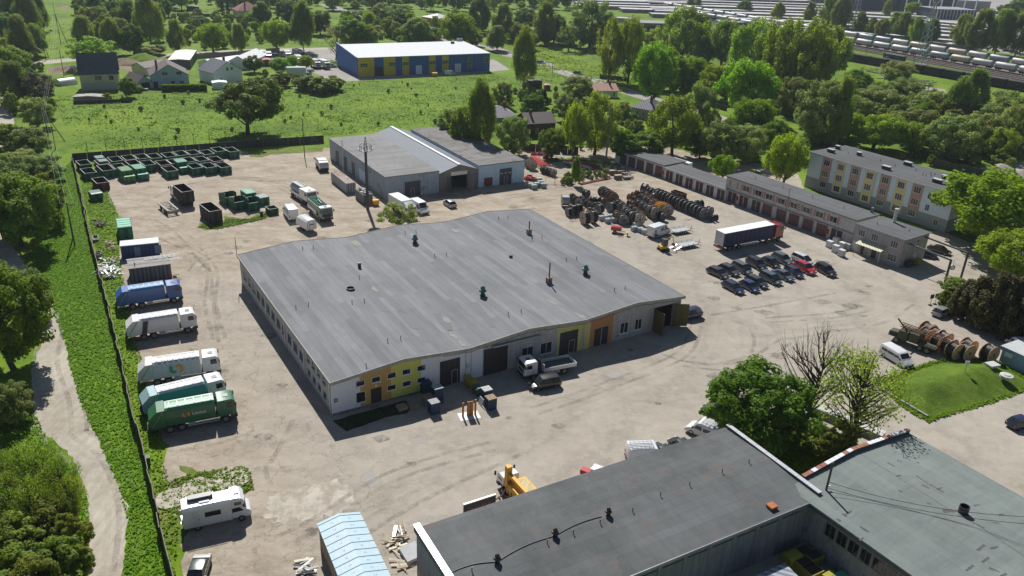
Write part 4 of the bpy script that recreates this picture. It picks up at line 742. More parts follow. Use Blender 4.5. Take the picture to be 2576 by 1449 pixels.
def strip5(t, x0, y0, x1, y1, wdt=.28):
    a = np.array(L5(t, x0, y0)); b = np.array(L5(t, x1, y1)); dd = (b-a); L_ = np.hypot(*dd); dd /= max(L_, 1e-6); nn = np.array([-dd[1], dd[0]]); k = max(2, int(L_/.25)); up_ = []; lo = []
    for i in range(k+1):
        p = a+dd*L_*i/k; w_ = wdt*rnd.uniform(.45, 1.1)/2; u = p+nn*w_; l = p-nn*w_; up_.append((u[0], u[1], z5(u[1])+.012)); lo.append((l[0], l[1], z5(l[1])+.012))
    m = MB()
    for i in range(k): m.quad(lo[i], lo[i+1], up_[i+1], up_[i])
    m.build('felt_patch', DP5, b5, recalc=False)
for s_ in [(1200, 310, 1270, 345), (1650, 325, 1740, 372), (1785, 352, 1865, 358), (1490, 435, 1610, 515), (1540, 530, 1620, 570), (1620, 520, 1770, 605), (1700, 575, 1755, 550), (1920, 490, 1980, 475), (2050, 410, 2120, 450), (1285, 455, 1335, 440), (1310, 592, 1345, 610), (1595, 720, 1635, 742), (2070, 735, 2135, 715), (2320, 825, 2380, 805), (2265, 908, 2325, 912), (755, 775, 800, 805), (790, 785, 850, 755), (705, 822, 742, 845), (935, 905, 1025, 962), (935, 1035, 975, 1010), (1750, 800, 1850, 790), (1760, 820, 1930, 800), (1900, 840, 2170, 975), (2105, 1190, 2175, 1140), (2230, 1180, 2310, 1165), (2155, 1300, 2220, 1260), (2000, 1370, 2070, 1325), (2225, 1355, 2330, 1400), (2340, 1440, 2400, 1420), (1300, 275, 1350, 290)]: strip5('d3', *s_)
strip5('d3', 915, 222, 1600, 650, .1); strip5('d3', 1600, 650, 1800, 780, .1); strip5('d3', 2100, 940, 2576, 1262, .1)
X, Y = L5('d3', 1955, 820); MB().ring((X, Y, z5(Y)-.1), (X, Y, z5(Y)+.85), .48, .42, 20).lathe([(.05, 0), (.42, .0)], 20, (X, Y, z5(Y)+.6)).build('vent_drum', DKMET, b5)
# courtyard side windows under the left eave
xs0 = xb(y_l)+5
for i in range(14):
    x = xs0+i*1.35
    if x < LEN5-2: window(b5, x, x+1.15, 3.4, 4.9, y=y_l+.35, face='F', mull=1, fm=mat('old_window_frame', (.16, .14, .11), .7), depth=.05)
MB().box(xs0+9, xs0+9.5, y_l-.12, y_l-.05, 5.2, 5.45).build('floodlight', DKMET, b5)
# ================================================================ VEHICLES
def paint(name, c, coat=.8, rough=.28, metal=0.): return mat('paint_'+name, c, rough, metal, var=.03, coat=coat, spec=.6)
RUB = mat('tyre_rubber', (.02, .02, .021), .85, var=.1)
RIM = mat('wheel_rim', (.38, .39, .4), .35, .7, var=.05)
RIMD = mat('truck_rim', (.22, .22, .22), .6, .2, var=.2)
CHAS = mat('chassis_black', (.03, .03, .032), .7, var=.3)
HL = mat('headlight', (.6, .62, .64), .1, var=.02, coat=1); TL = mat('taillight', (.35, .01, .01), .2, var=.02, coat=1)
PLT = mat('plate_white', (.7, .7, .7), .5, var=.01)
WHT = paint('white', (.66, .67, .68)); VANW = paint('van_white', (.70, .71, .72), .5, .35); ORG = mat('amber', (.7, .25, .02), .4)
def wheel(par, x, y, r_=.33, w_=.22, rim=RIM, twin=False):
    s = 1 if y > 0 else -1; y0, y1 = y-s*w_, y
    t = MB().ring((x, y0, r_), (x, y1, r_), r_, r_*.62, 20).build('wheel', RUB, par)
    MB().cyl((x, y0+s*.02, r_), (x, y1-s*.03, r_), r_*.63, 14).cyl((x, y1-s*.03, r_), (x, y1+s*.005, r_), r_*.16, 8).build('rim', rim, t); return t
CARS = {'wagon': (4.7, 1.80, 1.47, -2.05, -1.55, .45, 1.25), 'suv': (4.75, 1.90, 1.72, -2.1, -1.75, .45, 1.2), 'hatch': (4.2, 1.78, 1.47, -1.9, -1.25, .45, 1.2), 'sedan': (4.6, 1.79, 1.43, -1.75, -.85, .45, 1.2), 'mpv': (4.5, 1.82, 1.68, -2.08, -1.75, .65, 1.6)}
def car(style, colr, label, cat='car', group=None, name='parked_car', rails=False, sunroof=False):
    L_, W_, H_, gr0, gr1, gf1, gf0 = CARS[style]; h = L_/2; w2 = W_/2; belt = H_*.62; t = thing(name, label, cat, group=group)
    st = [(-h, .82, .42, belt*.80), (-h+.12, .95, .3, belt*.97), (-h+.5, 1., .24, belt), (gf0-.3, 1., .2, belt*.98), (gf0, 1., .2, belt*.96), (h-.75, .98, .22, belt*.86), (h-.22, .92, .25, belt*.76), (h, .78, .32, belt*.6)]
    rings = []
    for x, k, zb, zt in st:
        w_ = w2*k; rings.append([(x, -w_*.94, zb), (x, -w_, zb+.18), (x, -w_, zt-.16), (x, -w_*.90, zt), (x, w_*.90, zt), (x, w_, zt-.16), (x, w_, zb+.18), (x, w_*.94, zb)])
    b = MB().loft(rings)
    for s in (-1, 1): b.cb((gf0-.25, s*(w2+.09), belt+.02), (.14, .2, .14))
    body = b.build('body', colr, t, bevel=0, smooth=True)
    z0, z1 = belt-.03, H_-.03; wb, wt = w2*.90, w2*.70
    c = MB().loft([[(gr0, -wb, z0), (gf0, -wb, z0), (gf0, wb, z0), (gr0, wb, z0)], [(gr1, -wt, z1), (gf1, -wt, z1), (gf1, wt, z1), (gr1, wt, z1)]]); cabin = c.build('windows', GLASS, t)
    r_ = MB(); xs_ = np.linspace(gr1-.05, gf1+.03, 6); hl = (gf1-gr1)/2+.1; xm = (gf1+gr1)/2; r_.loft([[(x, yy*(wt+.02), z1-.02+.055*(1-yy*yy)+.05*(1-((x-xm)/hl)**2)) for yy in np.linspace(-1, 1, 9)]+[(x, wt+.02, z1-.06), (x, -wt-.02, z1-.06)] for x in xs_]); rr = [[(gr1-.07, -wt-.03, z1-.05), (gf1+.06, -wt-.03, z1-.05), (gf1+.06, wt+.03, z1-.05), (gr1-.07, wt+.03, z1-.05)], [(gr1-.02, -wt+.02, z1+.035), (gf1-.02, -wt+.02, z1+.035), (gf1-.02, wt-.02, z1+.035), (gr1-.02, wt-.02, z1+.035)]]
    for s in (-1, 1):
        for (xa, xb_) in ((gr0+.03, gr1+.02), (gf0-.02, gf1), ((gr0+gf0)/2-.15, (gr1+gf1)/2-.15)):
            r_.add([(xa-.05, s*(wb+.008), z0), (xa+.05, s*(wb+.008), z0), (xb_+.04, s*(wt+.02), z1), (xb_-.04, s*(wt+.02), z1)], [(0, 1, 2, 3)])
    if rails:
        for s in (-1, 1): r_.box(gr1+.1, gf1-.1, s*wt-.03, s*wt+.03, z1+.04, z1+.1)
    roof = r_.build('roof', colr, t, smooth=True)
    if sunroof: MB().box(gr1+.5, gf1-.15, -wt*.75, wt*.75, z1+.036, z1+.05).build('sunroof', GLASS, roof)
    R_ = .34 if style == 'suv' else .32
    for x in (-L_*.295, L_*.305):
        for s in (-1, 1): wheel(t, x, s*(w2+.01), R_)
    for s in (-1, 1):
        MB().cb((h-.13, s*w2*.62, belt*.66), (.2, .42, .14)).build('headlight', HL, t); MB().cb((-h+.06, s*w2*.72, belt*.82), (.12, .3, .18)).build('taillight', TL, t)
    MB().cb((h-.01, 0, .38), (.04, .5, .11)).build('number_plate', PLT, t); return t
def putcar(o, t, rx, ry, fx_, fy, wid=1.8):
    x, y, a, L_ = nearline(t, rx, ry, fx_, fy, wid); place(o, x, y, a); return o
P_ = dict(charcoal=paint('charcoal', (.035, .036, .038)), black=paint('black', (.010, .010, .013)), navy=paint('navy', (.012, .018, .06)), blue=paint('deep_blue', (.015, .03, .10)), grey=paint('grey', (.10, .11, .115)), bluegrey=paint('blue_grey', (.07, .095, .12)), silver=paint('silver', (.34, .35, .36), 1., .3, .4), white=paint('pearl', (.60, .62, .66)), red=paint('red', (.42, .012, .02)), green=paint('dark_green', (.02, .045, .04)), anth=paint('anthracite', (.05, .052, .055)))
GC = 'cars parked in two rows on the open yard'
LOT = [('wagon', 'charcoal', 'charcoal estate car at the far left end of the back row of parked cars', (70, 480, 395, 625), 0), ('wagon', 'anth', 'dark grey estate car second from the left in the back row', (262, 425, 590, 580), 1),
 ('mpv', 'grey', 'grey people carrier with a light window line, third from the left in the back row', (520, 400, 790, 540), 0), ('suv', 'black', 'black off roader with roof rails, fourth from the left in the back row', (775, 315, 1060, 470), 1),
 ('hatch', 'black', 'black hatchback between the black off roader and the grey off roader', (1045, 290, 1300, 420), 0), ('suv', 'grey', 'grey off roader with a glass sunroof, beside the white people carrier', (1250, 240, 1520, 372), 2),
 ('mpv', 'white', 'white people carrier at the back of the parked cars', (1600, 250, 1880, 375), 0), ('suv', 'black', 'black off roader standing alone at the far right of the parked cars', (2005, 420, 2300, 580), 0),
 ('wagon', 'navy', 'navy estate car with a shiny striped roof, nearest to the warehouse', (350, 735, 640, 890), 1), ('hatch', 'blue', 'blue hatchback second from the left in the front row', (655, 715, 920, 862), 0),
 ('wagon', 'charcoal', 'dark estate car third from the left in the front row', (770, 640, 1075, 790), 0), ('mpv', 'bluegrey', 'blue grey rounded people carrier in the middle of the front row', (1035, 590, 1310, 722), 0),
 ('sedan', 'bluegrey', 'blue grey saloon between the people carrier and the navy hatchback', (1255, 520, 1545, 662), 0), ('hatch', 'navy', 'navy hatchback just left of the red car', (1465, 460, 1710, 600), 0), ('suv', 'red', 'bright red crossover among the dark parked cars', (1640, 395, 1930, 540), 0)]
for st, c, lab, q, ex in LOT: putcar(car(st, P_[c], lab, group=GC, rails=ex == 1, sunroof=ex == 2), 'e0', *q)
putcar(car('sedan', P_['black'], 'black saloon parked on the drive beyond the office'), 'b3', 1600, 1075, 1800, 1135)
putcar(car('hatch', P_['navy'], 'dark blue hatchback behind the bins at the office corner'), 'b3', 1530, 1145, 1650, 1165)
putcar(car('mpv', P_['black'], 'shiny black people carrier beside the white tipper truck'), 'c2', 480, 1000, 225, 1050)
putcar(car('suv', P_['navy'], 'navy off roader behind the open olive gates of the warehouse'), 'c2', 1870, 310, 1705, 350)
putcar(car('hatch', P_['silver'], 'silver hatchback seen from behind beside the dark thuja hedge'), 'c3', 1705, 325, 1835, 275)
putcar(car('hatch', P_['silver'], 'small silver hatchback in front of the timber hall'), 'b1', 1942, 862, 1885, 822)
c = GQ('d0', 1985, 1400, .7); place(car('sedan', P_['green'], 'dark green saloon cut off by the bottom edge left of the wrapped shed'), c[0], c[1], R(-83))
putcar(car('hatch', P_['navy'], 'dark car at the right edge beyond the green roof'), 'c3', 2480, 1440, 2640, 1400)
putcar(car('sedan', P_['green'], 'dark green car half hidden behind the front workshop roof'), 'd2', 1560, 330, 1390, 200)
putcar(car('hatch', P_['charcoal'], 'black car next to the green one behind the front workshop roof'), 'd2', 1730, 260, 1580, 140)
putcar(car('hatch', P_['navy'], 'blue hatchback behind the big green tree'), 'c2', 2080, 1330, 1930, 1270)
# --- vans
def van(label, L_=5.6, W_=2.0, H_=2.3, colr=None, low=False, panel=True, rack=False, stripe=None, name='van', hood=1.0, rearwin=False):
    t = thing(name, label, 'van'); h = L_/2; w2 = W_/2; zb = .3; zh = H_*.47 if not low else H_*.52
    prof_ = [(-h, zb+.15), (-h, H_*.75), (-h+.12, H_-.04), (-h+.4, H_), (h-hood-.95, H_), (h-hood-.55, H_-.1), (h-hood+.12, zh+.12), (h-.25, zh-.12), (h, zh-.35), (h, zb+.1), (h-.1, zb), (-h+.1, zb)]
    b = MB(); rings = []
    for y, k in ((-w2, .93), (-w2*.93, 1.), (w2*.93, 1.), (w2, .93)): rings.append([(x*(1 if abs(k-1) < .01 else .985), y, z if z < H_*.6 else (z if abs(k-1) < .01 else z-.09)) for x, z in prof_])
    for r_ in (0, 3): rings[r_] = [(x, y, z) for x, y, z in rings[r_]]
    b.loft(rings); body = b.build('body', colr or VANW, t, smooth=True)
    g = MB(); xs = h-hood+.08; xt = h-hood-.50; s_ = .012
    MB().add([(xs, -w2*.86, zh+.2), (xs, w2*.86, zh+.2), (xt, w2*.84, H_-.16), (xt, -w2*.84, H_-.16)], [(0, 1, 2, 3)]).build('windscreen', GLASS, t).location = (.04, 0, .025)
    for s in (-1, 1):
        y = s*(w2+.012); MB().add([(xs-.25, y, zh+.18), (xt-.05, y, H_-.42), (xt-.75, y, H_-.42), (xt-.75, y, zh+.1)], [(0, 1, 2, 3)]).build('door_window', GLASS, t)
        if not panel:
            n = 2 if L_ < 5.2 else 2
            x1 = xt-.85
            for i in range(n): xa = x1-(x1+h-.3)*i/n; xb_ = x1-(x1+h-.3)*(i+1)/n+.1; MB().add([(xa, y, zh+.1), (xa, y, H_-.42), (xb_, y, H_-.42), (xb_, y, zh+.1)], [(0, 1, 2, 3)]).build('side_window', GLASS, t)
        elif rearwin: MB().add([(xt-.95, y, zh+.12), (xt-.95, y, H_-.5), (xt-1.9, y, H_-.5), (xt-1.9, y, zh+.12)], [(0, 1, 2, 3)]).build('side_window', GLASS, t)
        for x in (-L_*.3, L_*.32): wheel(t, x, s*(w2+.01), .34)
        MB().cb((h-.08, s*w2*.68, zh-.32), (.16, .3, .2)).build('headlight', HL, t); MB().cb((-h+.02, s*w2*.86, H_*.42), (.08, .14, .5)).build('taillight', TL, t)
        MB().cb((h-hood-.05, s*(w2+.12), zh+.25), (.12, .2, .28)).build('mirror', CHAS, t)
    MB().box(-h-.04, -h+.2, -w2*.92, w2*.92, zb-.02, zb+.14).box(h-.22, h+.04, -w2*.92, w2*.92, zb-.02, zb+.2).build('bumper', CHAS, t)
    if rack:
        m = MB()
        for i in range(6): x = -h+.4+i*(L_-2.4)/5; m.cyl((x, -w2*.8, H_+.1), (x, w2*.8, H_+.1), .03, 6)
        for y in (-w2*.8, w2*.8): m.cyl((-h+.3, y, H_+.1), (h-hood-1, y, H_+.1), .03, 6)
        rk = m.build('roof_rack', METAL, t); p = MB()
        for i in range(4): p.box(-h+.1, h-hood-1, -w2*.6+i*.3, -w2*.6+i*.3+.12, H_+.14, H_+.2)
        p.build('ladder', ZINCW, rk)
    if stripe:
        for s in (-1, 1):
            y = s*(w2+.014); k = MB()
            for i in range(4): z = 1.9-i*.3; k.quad((-h+.25, y, z), (-h+.25, y, z-.2), (-h+.9+i*.08, y, z-.2), (-h+.8+i*.08, y, z))
            k.build('stripe', stripe, t)
            MB().quad((-h+.2, y, .78), (-h+.2, y, .45), (-h+1.9, y, .45), (-h+1.3, y, .78)).build('stripe', stripe, t)
    return t
def put(o, t, rx, ry, fx_, fy, wid=2.): x, y, a, L_ = nearline(t, rx, ry, fx_, fy, wid); return place(o, x, y, a)
put(van('white high roof van with blue side stripes beside the flat trailers', H_=2.5, stripe=mat('stripe_navy', (.03, .05, .16), .5), rearwin=True), 'b2', 1425, 965, 1590, 912)
put(van('long white minibus with dark side windows near the wooden drums', 5.1, 1.9, 1.98, low=True, panel=False, name='minibus'), 'c3', 1115, 685, 1320, 812)
put(van('white high roof van seen from the rear beside the green truck', 5.9, 2.0, 2.65), 'b1', 337, 1002, 268, 905)
put(van('white van with a ladder rack at the foot of the front workshop', 5.2, 2.0, 2.1, rack=True, rearwin=True), 'c2', 2060, 1590, 1730, 1450)
put(van('white van with a pipe on the roof behind the front workshop', 5.0, 2.0, 2.2, rack=True), 'd2', 1190, 330, 1560, 310)
put(van('white pickup van behind the light blue cabin at the right edge', 5.0, 2.0, 2.0), 'c3', 2480, 660, 2400, 600)
# --- trucks
def cab(par, x0, x1, w_, z0, z1, m, hatch=True, deflector=False, visor=None):
    h = w_/2; c = MB().loft([[(x0, y, z0), (x0, y, z1-.12), (x0+.1, y*.97, z1), (x1-.45, y*.97, z1), (x1-.12, y*.98, z1-.25), (x1, y, z0+(z1-z0)*.48), (x1, y, z0)] for y in (-h, -h*.94, h*.94, h)]).build('cab', m, par, smooth=True)
    zt = z0+(z1-z0)*.5; MB().add([(x1+.012, -h*.88, zt), (x1+.012, h*.88, zt), (x1-.10, h*.86, z1-.3), (x1-.10, -h*.86, z1-.3)], [(0, 1, 2, 3)]).build('windscreen', GLASS, c)
    MB().box(x1-.001, x1+.03, -h*.7, h*.7, z0+.25, zt-.22).build('grille', CHAS, c)
    for s in (-1, 1):
        y = s*(h+.01); MB().add([(x1-.3, y, zt+.0), (x1-.42, y, z1-.42), (x1-1.15, y, z1-.42), (x1-1.15, y, zt-.05)], [(0, 1, 2, 3)]).build('door_window', GLASS, c)
        MB().cb((x1-.02, s*(h+.22), zt+.45), (.12, .2, .55)).build('mirror', CHAS, c)
        MB().cb((x1+.02, s*h*.74, z0+.12), (.08, .36, .2)).build('headlight', HL, c)
    MB().box(x1-.5, x1+.08, -h, h, z0-.42, z0+.02).build('bumper', CHAS, c)
    if hatch: MB().box((x0+x1)/2-.3, (x0+x1)/2+.3, -.35, .35, z1+.002, z1+.05).build('roof_hatch', mat('grey_glass', (.12, .13, .14), .3), c)
    if deflector: MB().xz([(x0+.1, z1), (x1-.6, z1+.02), (x0+.1, z1+.55)], -h*.85, h*.85).build('deflector', m, c)
    return c
def chassis(par, x0, x1, w_, axles, r_=.5, z=.75, guards=True):
    MB().box(x0, x1, -.42, .42, z-.1, z+.18).box(x0, x1, -w_/2+.1, w_/2-.1, z+.2, z+.3).build('chassis', CHAS, par)
    for x in axles:
        for s in (-1, 1): wheel(par, x, s*w_/2, r_, .34, RIMD)
    if guards:
        ax = sorted(axles)
        for s in (-1, 1): MB().box(ax[-2]+.7, ax[-1]-.7, s*w_/2-.04, s*w_/2+.0, .55, .65).box(ax[-2]+.7, ax[-1]-.7, s*w_/2-.04, s*w_/2+.0, .8, .9).build('side_guard', ZINCW, par)
        MB().box(ax[-2]+.8, ax[-2]+1.6, -w_/2+.06, -w_/2+.5, .5, 1.).build('fuel_tank', METAL, par)
def emblem(par, x, y, z, s, side, mg, mo):
    """two interlocking bent arrows, green lower left and orange upper right"""
    A_ = [(-1.0, .45), (-.55, .75), (-.55, -.05), (-.35, -.3), (.1, -.3), (-.25, -.7), (-.65, -.7), (-1.0, -.35)]
    B_ = [(-p, -q) for p, q in A_]
    for P, m, nm in ((A_, mg, 'emblem_green'), (B_, mo, 'emblem_orange')):
        MB().ext([(x+a*s*side, y, z+b*s) for a, b in P], (0, -.012*(-1 if y > 0 else 1), 0)).build(nm, m, par)
EMG = mat('emblem_green', (.02, .30, .12), .5, var=.02); EMO = mat('emblem_orange', (.75, .30, .03), .5, var=.02); EMO2 = mat('emblem_amber', (.75, .27, .05), .5, var=.02)
def garbage_truck(label, body, cabm, roofm=None, tail=None, ribs=0, rails=True, logo=None, L_=9.6, hopper=None, band=None):
    t = thing('garbage_truck', label, 'garbage truck'); w_ = 2.5; h = L_/2; zt = 3.35; xb0 = -h+1.9; xb1 = h-2.45
    chassis(t, -h+.9, h-.3, w_, (-h+2.2, -h+3.55, h-1.35)); cab(t, h-2.2, h, 2.45, 1.0, 3.2, cabm)
    bx = MB().loft([[(x, -w_/2, 1.05), (x, -w_/2-.03, 2.2), (x, -w_/2+.08, zt-.25), (x, -w_/2+.4, zt), (x, w_/2-.4, zt), (x, w_/2-.08, zt-.25), (x, w_/2+.03, 2.2), (x, w_/2, 1.05)] for x in (xb0, xb1)]).build('body', body, t)
    if roofm: MB().loft([[(x, -w_/2+.1, zt-.22), (x, -w_/2+.4, zt+.012), (x, w_/2-.4, zt+.012), (x, w_/2-.1, zt-.22)] for x in (xb0+.03, xb1-.03)]).build('roof', roofm, bx)
    if ribs:
        for i in range(ribs):
            x = xb0+.5+(xb1-xb0-1.)*i/(ribs-1); MB().loft([[(x+a, -w_/2-.07, 1.1), (x+a, -w_/2-.1, 2.2), (x+a, -w_/2+.0, zt-.2), (x+a, -w_/2+.38, zt+.06), (x+a, w_/2-.38, zt+.06), (x+a, w_/2+.0, zt-.2), (x+a, w_/2+.1, 2.2), (x+a, w_/2+.07, 1.1)] for a in (-.05, .05)]).build('rib', body, bx)
    if rails:
        for y in (-w_/2+.45, w_/2-.75): MB().box(xb0+.3, xb1-.1, y, y+.06, zt+.1, zt+.16).build('roof_rail', ZINCW, bx)
        for i in range(6): x = xb0+.5+i*(xb1-xb0-.9)/5; MB().box(x, x+.06, -w_/2+.45, w_/2-.7, zt+.04, zt+.1).build('cross_bar', ZINCW, bx)
    tg = MB().xz([(xb0-.03, 1.0), (xb0-.03, zt-.05), (xb0-.9, zt-.1), (-h, 2.3), (-h, 1.25), (-h+.35, .85)], -w_/2-.02, w_/2+.02).build('tailgate', tail or body, t)
    MB().box(-h-.02, -h+.35, -w_/2+.15, w_/2-.15, 1.35, 2.1).build('hopper_mouth', CHAS, tg); MB().box(-h-.25, -h+.1, -w_/2+.1, w_/2-.1, .75, .95).build('bin_lift', hopper or CHAS, tg)
    for s in (-1, 1): MB().cyl((xb0-.3, s*(w_/2+.06), 3.1), (-h+.35, s*(w_/2+.06), 1.3), .06, 8).build('lift_ram', METAL, tg); MB().cb((-h+.05, s*w_/2*.85, 1.1), (.08, .16, .3)).build('taillight', TL, tg)
    if band: MB().xz([(xb0+.05, 1.1), (xb0+.75, 1.1), (xb0+1.15, zt-.35), (xb0+.45, zt-.35)], -w_/2-.045, -w_/2-.015).build('dark_band', band, bx)
    return t, bx, (xb0, xb1, w_)
put(garbage_truck('bright blue garbage truck beside the metal shed, first in the row along the fence', paint('truck_blue', (.02, .10, .34), .3, .4), paint('truck_blue', (.02, .10, .34)), roofm=paint('light_blue', (.10, .28, .55), .3, .4))[0], 'c0', 1160, 255, 1835, 150, 2.5)
put(garbage_truck('white garbage truck with a black slanting band at the rear', VANW, VANW, band=mat('band_black', (.05, .045, .05), .5))[0], 'c0', 1300, 555, 1945, 450, 2.5)
t, bx, (a, b, w_) = garbage_truck('dirty white ribbed garbage truck with a green and orange arrow emblem', mat('dirty_white', (.58, .58, .57), .5, var=.1, dirt=((.3, .28, .26), .8, .62), streak=.12), VANW, ribs=8, L_=10.2)
emblem(bx, (a+b)/2-.1, -w_/2-.115, 2.2, .85, 1, EMG, EMO); put(t, 'c0', 1400, 1010, 2190, 890, 2.5)
TEAL = paint('teal', (.05, .30, .32), .3, .4)
put(garbage_truck('teal garbage truck with a white top, just behind the dark green one', TEAL, VANW, roofm=WHT, tail=mat('pale_teal', (.28, .42, .44), .5, dirt=((.15, .15, .15), .8, .6)), L_=10.)[0], 'c0', 1450, 1330, 2250, 1130, 2.5)
DG = paint('truck_green', (.015, .13, .055), .3, .4)
t, bx, (a, b, w_) = garbage_truck('dark green garbage truck with an orange emblem and the word Lautus', DG, paint('truck_green', (.015, .13, .055)), roofm=paint('leaf_green', (.05, .28, .13), .3, .4), L_=10.)
emblem(bx, (a+b)/2-.55, -w_/2-.04, 2.25, .42, 1, EMO2, EMO2); text(bx, 'Lautus', .62, ((a+b)/2+.95, -w_/2-.045, 2.25), (R(90), 0, 0), LW); put(t, 'c0', 1520, 1490, 2345, 1330, 2.5)
# camper van
t = thing('camper_van', 'white camper van with an over cab bed and a grey roof box', 'camper van'); W_ = 2.25; h = 3.3
MB().loft([[(x, -W_/2*k, .55), (x, -W_/2*k, 2.7), (x, -W_/2*k+.25, 2.92), (x, W_/2*k-.25, 2.92), (x, W_/2*k, 2.7), (x, W_/2*k, .55)] for x, k in ((-h, .94), (-h+.15, 1.), (h-1.9, 1.))]).build('body', VANW, t, smooth=True)
MB().xz([(h-1.91, 1.75), (h-1.91, 3.02), (h-1.0, 2.98), (h-.55, 2.55), (h-.55, 2.2), (h-.95, 1.95)], -W_/2*.98, W_/2*.98).build('over_cab_bed', VANW, t, bevel=.08)
MB().xz([(h-1.91, .5), (h-1.91, 1.8), (h-.95, 1.93), (h-.45, 1.35), (h-.1, 1.15), (h, .95), (h, .45)], -1.0, 1.0).build('cab', VANW, t, bevel=.06)
MB().add([(h-.92, -.85, 1.88), (h-.92, .85, 1.88), (h-.46, .85, 1.38), (h-.46, -.85, 1.38)], [(0, 1, 2, 3)]).build('windscreen', GLASS, t).location = (.03, 0, .03)
for s in (-1, 1):
    MB().quad((h-1.85, s*1.012, 1.25), (h-1.85, s*1.012, 1.75), (h-1.1, s*1.012, 1.8), (h-.7, s*1.012, 1.3)).build('door_window', GLASS, t)
    for x in (-2.0, 2.3): wheel(t, x, s*1.08, .35)
    MB().box(-1.2, .35, s*(W_/2)-.012, s*(W_/2)+.012, 1.55, 2.15).build('side_window', GLASS, t)
    MB().box(h-1.6, h-.9, s*(W_/2)-.03, s*(W_/2)-.01, 2.2, 2.55).build('bed_window', GLASS, t)
dd = MB().box(-2.4, -1.7, -W_/2-.012, -W_/2+.0, .65, 2.45).build('door', mat('camper_door', (.6, .61, .62), .4), t); MB().cb((-1.8, -W_/2-.02, 1.45), (.08, .03, .1)).build('handle', CHAS, dd)
MB().loft([[(-2.7+x, .35-.35*k, 3.02), (-2.7+x, .35-.35*k, 3.3), (-2.7+x, .35+.35*k, 3.3), (-2.7+x, .35+.35*k, 3.02)] for x, k in ((0, .6), (.2, 1), (2.2, 1), (2.5, .5))]).build('roof_box', mat('box_grey', (.06, .065, .07), .4, coat=.3), t, smooth=True)
MB().box(-1.6, -.6, -.55, .05, 2.93, 3.02).box(h-1.5, h-1.0, -.3, .3, 3.02, 3.1).build('roof_window', mat('skylight', (.5, .53, .56), .2), t)
MB().box(-2.8, -2.75, -.95, .95, 2.95, 3.02).box(-.2, -.15, -.95, .95, 2.95, 3.02).box(-2.8, 1., -.97, -.93, 2.99, 3.05).build('roof_rail', METAL, t); MB().box(-h-.25, -h-.02, -.7, .7, .9, 1.).box(-h-.2, -h-.14, -.6, -.5, .9, 1.8).box(-h-.2, -h-.14, .5, .6, .9, 1.8).build('bicycle_rack', METAL, t)
put(t, 'd0', 1935, 1005, 2470, 885, 2.25)
# lorry with curtain sided trailer
x0, y0, a0, L0 = nearline('o', 1821.8, 634.4, 1960.8, 606.9, 2.55)
t = place(thing('curtain_trailer', 'long blue curtain sided trailer with a white roof', 'trailer'), 0, 0); BLC = mat('curtain_blue', (.025, .035, .10), .6, stripe=(1.6, .25), var=.08)
MB().box(-8.2, 5.4, -1.27, 1.27, 1.1, 3.95).build('curtain', BLC, t); MB().box(-8.25, 5.45, -1.29, 1.29, 3.955, 4.03).build('roof', mat('tarp_white', (.78, .79, .8), .6, var=.04), t)
MB().box(-8.24, -8.203, -1.2, 1.2, 1.15, 3.9).build('rear_door', mat('door_grey', (.5, .5, .5), .6), t); MB().box(-8.4, -8.2, -1.25, 1.25, .6, 1.0).build('rear_bumper', mat('bumper_red', (.35, .1, .08), .5), t); MB().box(-8.1, 5.3, -.5, .5, .85, 1.08).build('chassis', CHAS, t)
for x in (-6.3, -5., -3.7):
    for s in (-1, 1): wheel(t, x, s*1.25, .5, .36, RIMD)
for s in (-1, 1): MB().box(-2.6, 1.2, s*1.25-.03, s*1.25+.03, .6, 1.0).build('side_guard', ZINCW, t)
t2 = thing('lorry_tractor', 'red lorry cab coupled to the blue curtain trailer', 'lorry'); chassis(t2, 2.6, 8.4, 2.5, (4.0, 7.3), guards=False); cab(t2, 6.1, 8.4, 2.5, 1.1, 3.75, paint('lorry_red', (.30, .01, .015)), deflector=False, hatch=False)
for o in (t, t2): place(o, x0, y0, a0)
# white tipper with flat bed
t = thing('flatbed_truck', 'white flatbed truck with low sides and a loading crane in the warehouse shadow', 'truck'); chassis(t, -4.0, 3.6, 2.4, (-2.3, 2.6)); cab(t, 2.0, 4.0, 2.35, .95, 2.9, WHT)
bd = MB().box(-4.1, .95, -1.24, 1.24, 1.05, 1.15).build('bed', mat('bed_floor', (.10, .10, .105), .8, streak=.3), t)
for a in ((-4.1, .95, -1.26, -1.2), (-4.1, .95, 1.2, 1.26), (-4.16, -4.1, -1.26, 1.26), (.95, 1.01, -1.26, 1.26)): MB().box(*a, 1.05, 1.62 if a[0] < .9 else 2.2).build('side_board', VANW, bd)
MB().box(1.2, 1.75, -.4, .4, 1., 2.5).cyl((1.5, 0, 2.5), (1.5, .9, 3.), .12, 8).build('crane', CHAS, t); MB().loft([[(x, -1.1, 1.16), (x, -.2, 1.16+k), (x, .6, 1.16+k*.7), (x, 1.1, 1.16)] for x, k in ((-3.9, .1), (-2.5, .4), (-.5, .35), (.8, .1))]).build('load', mat('dark_gravel', (.09, .09, .095), .9, bump=.6, bs=14), bd)
put(t, 'c2', 625, 850, 120, 950, 2.4)
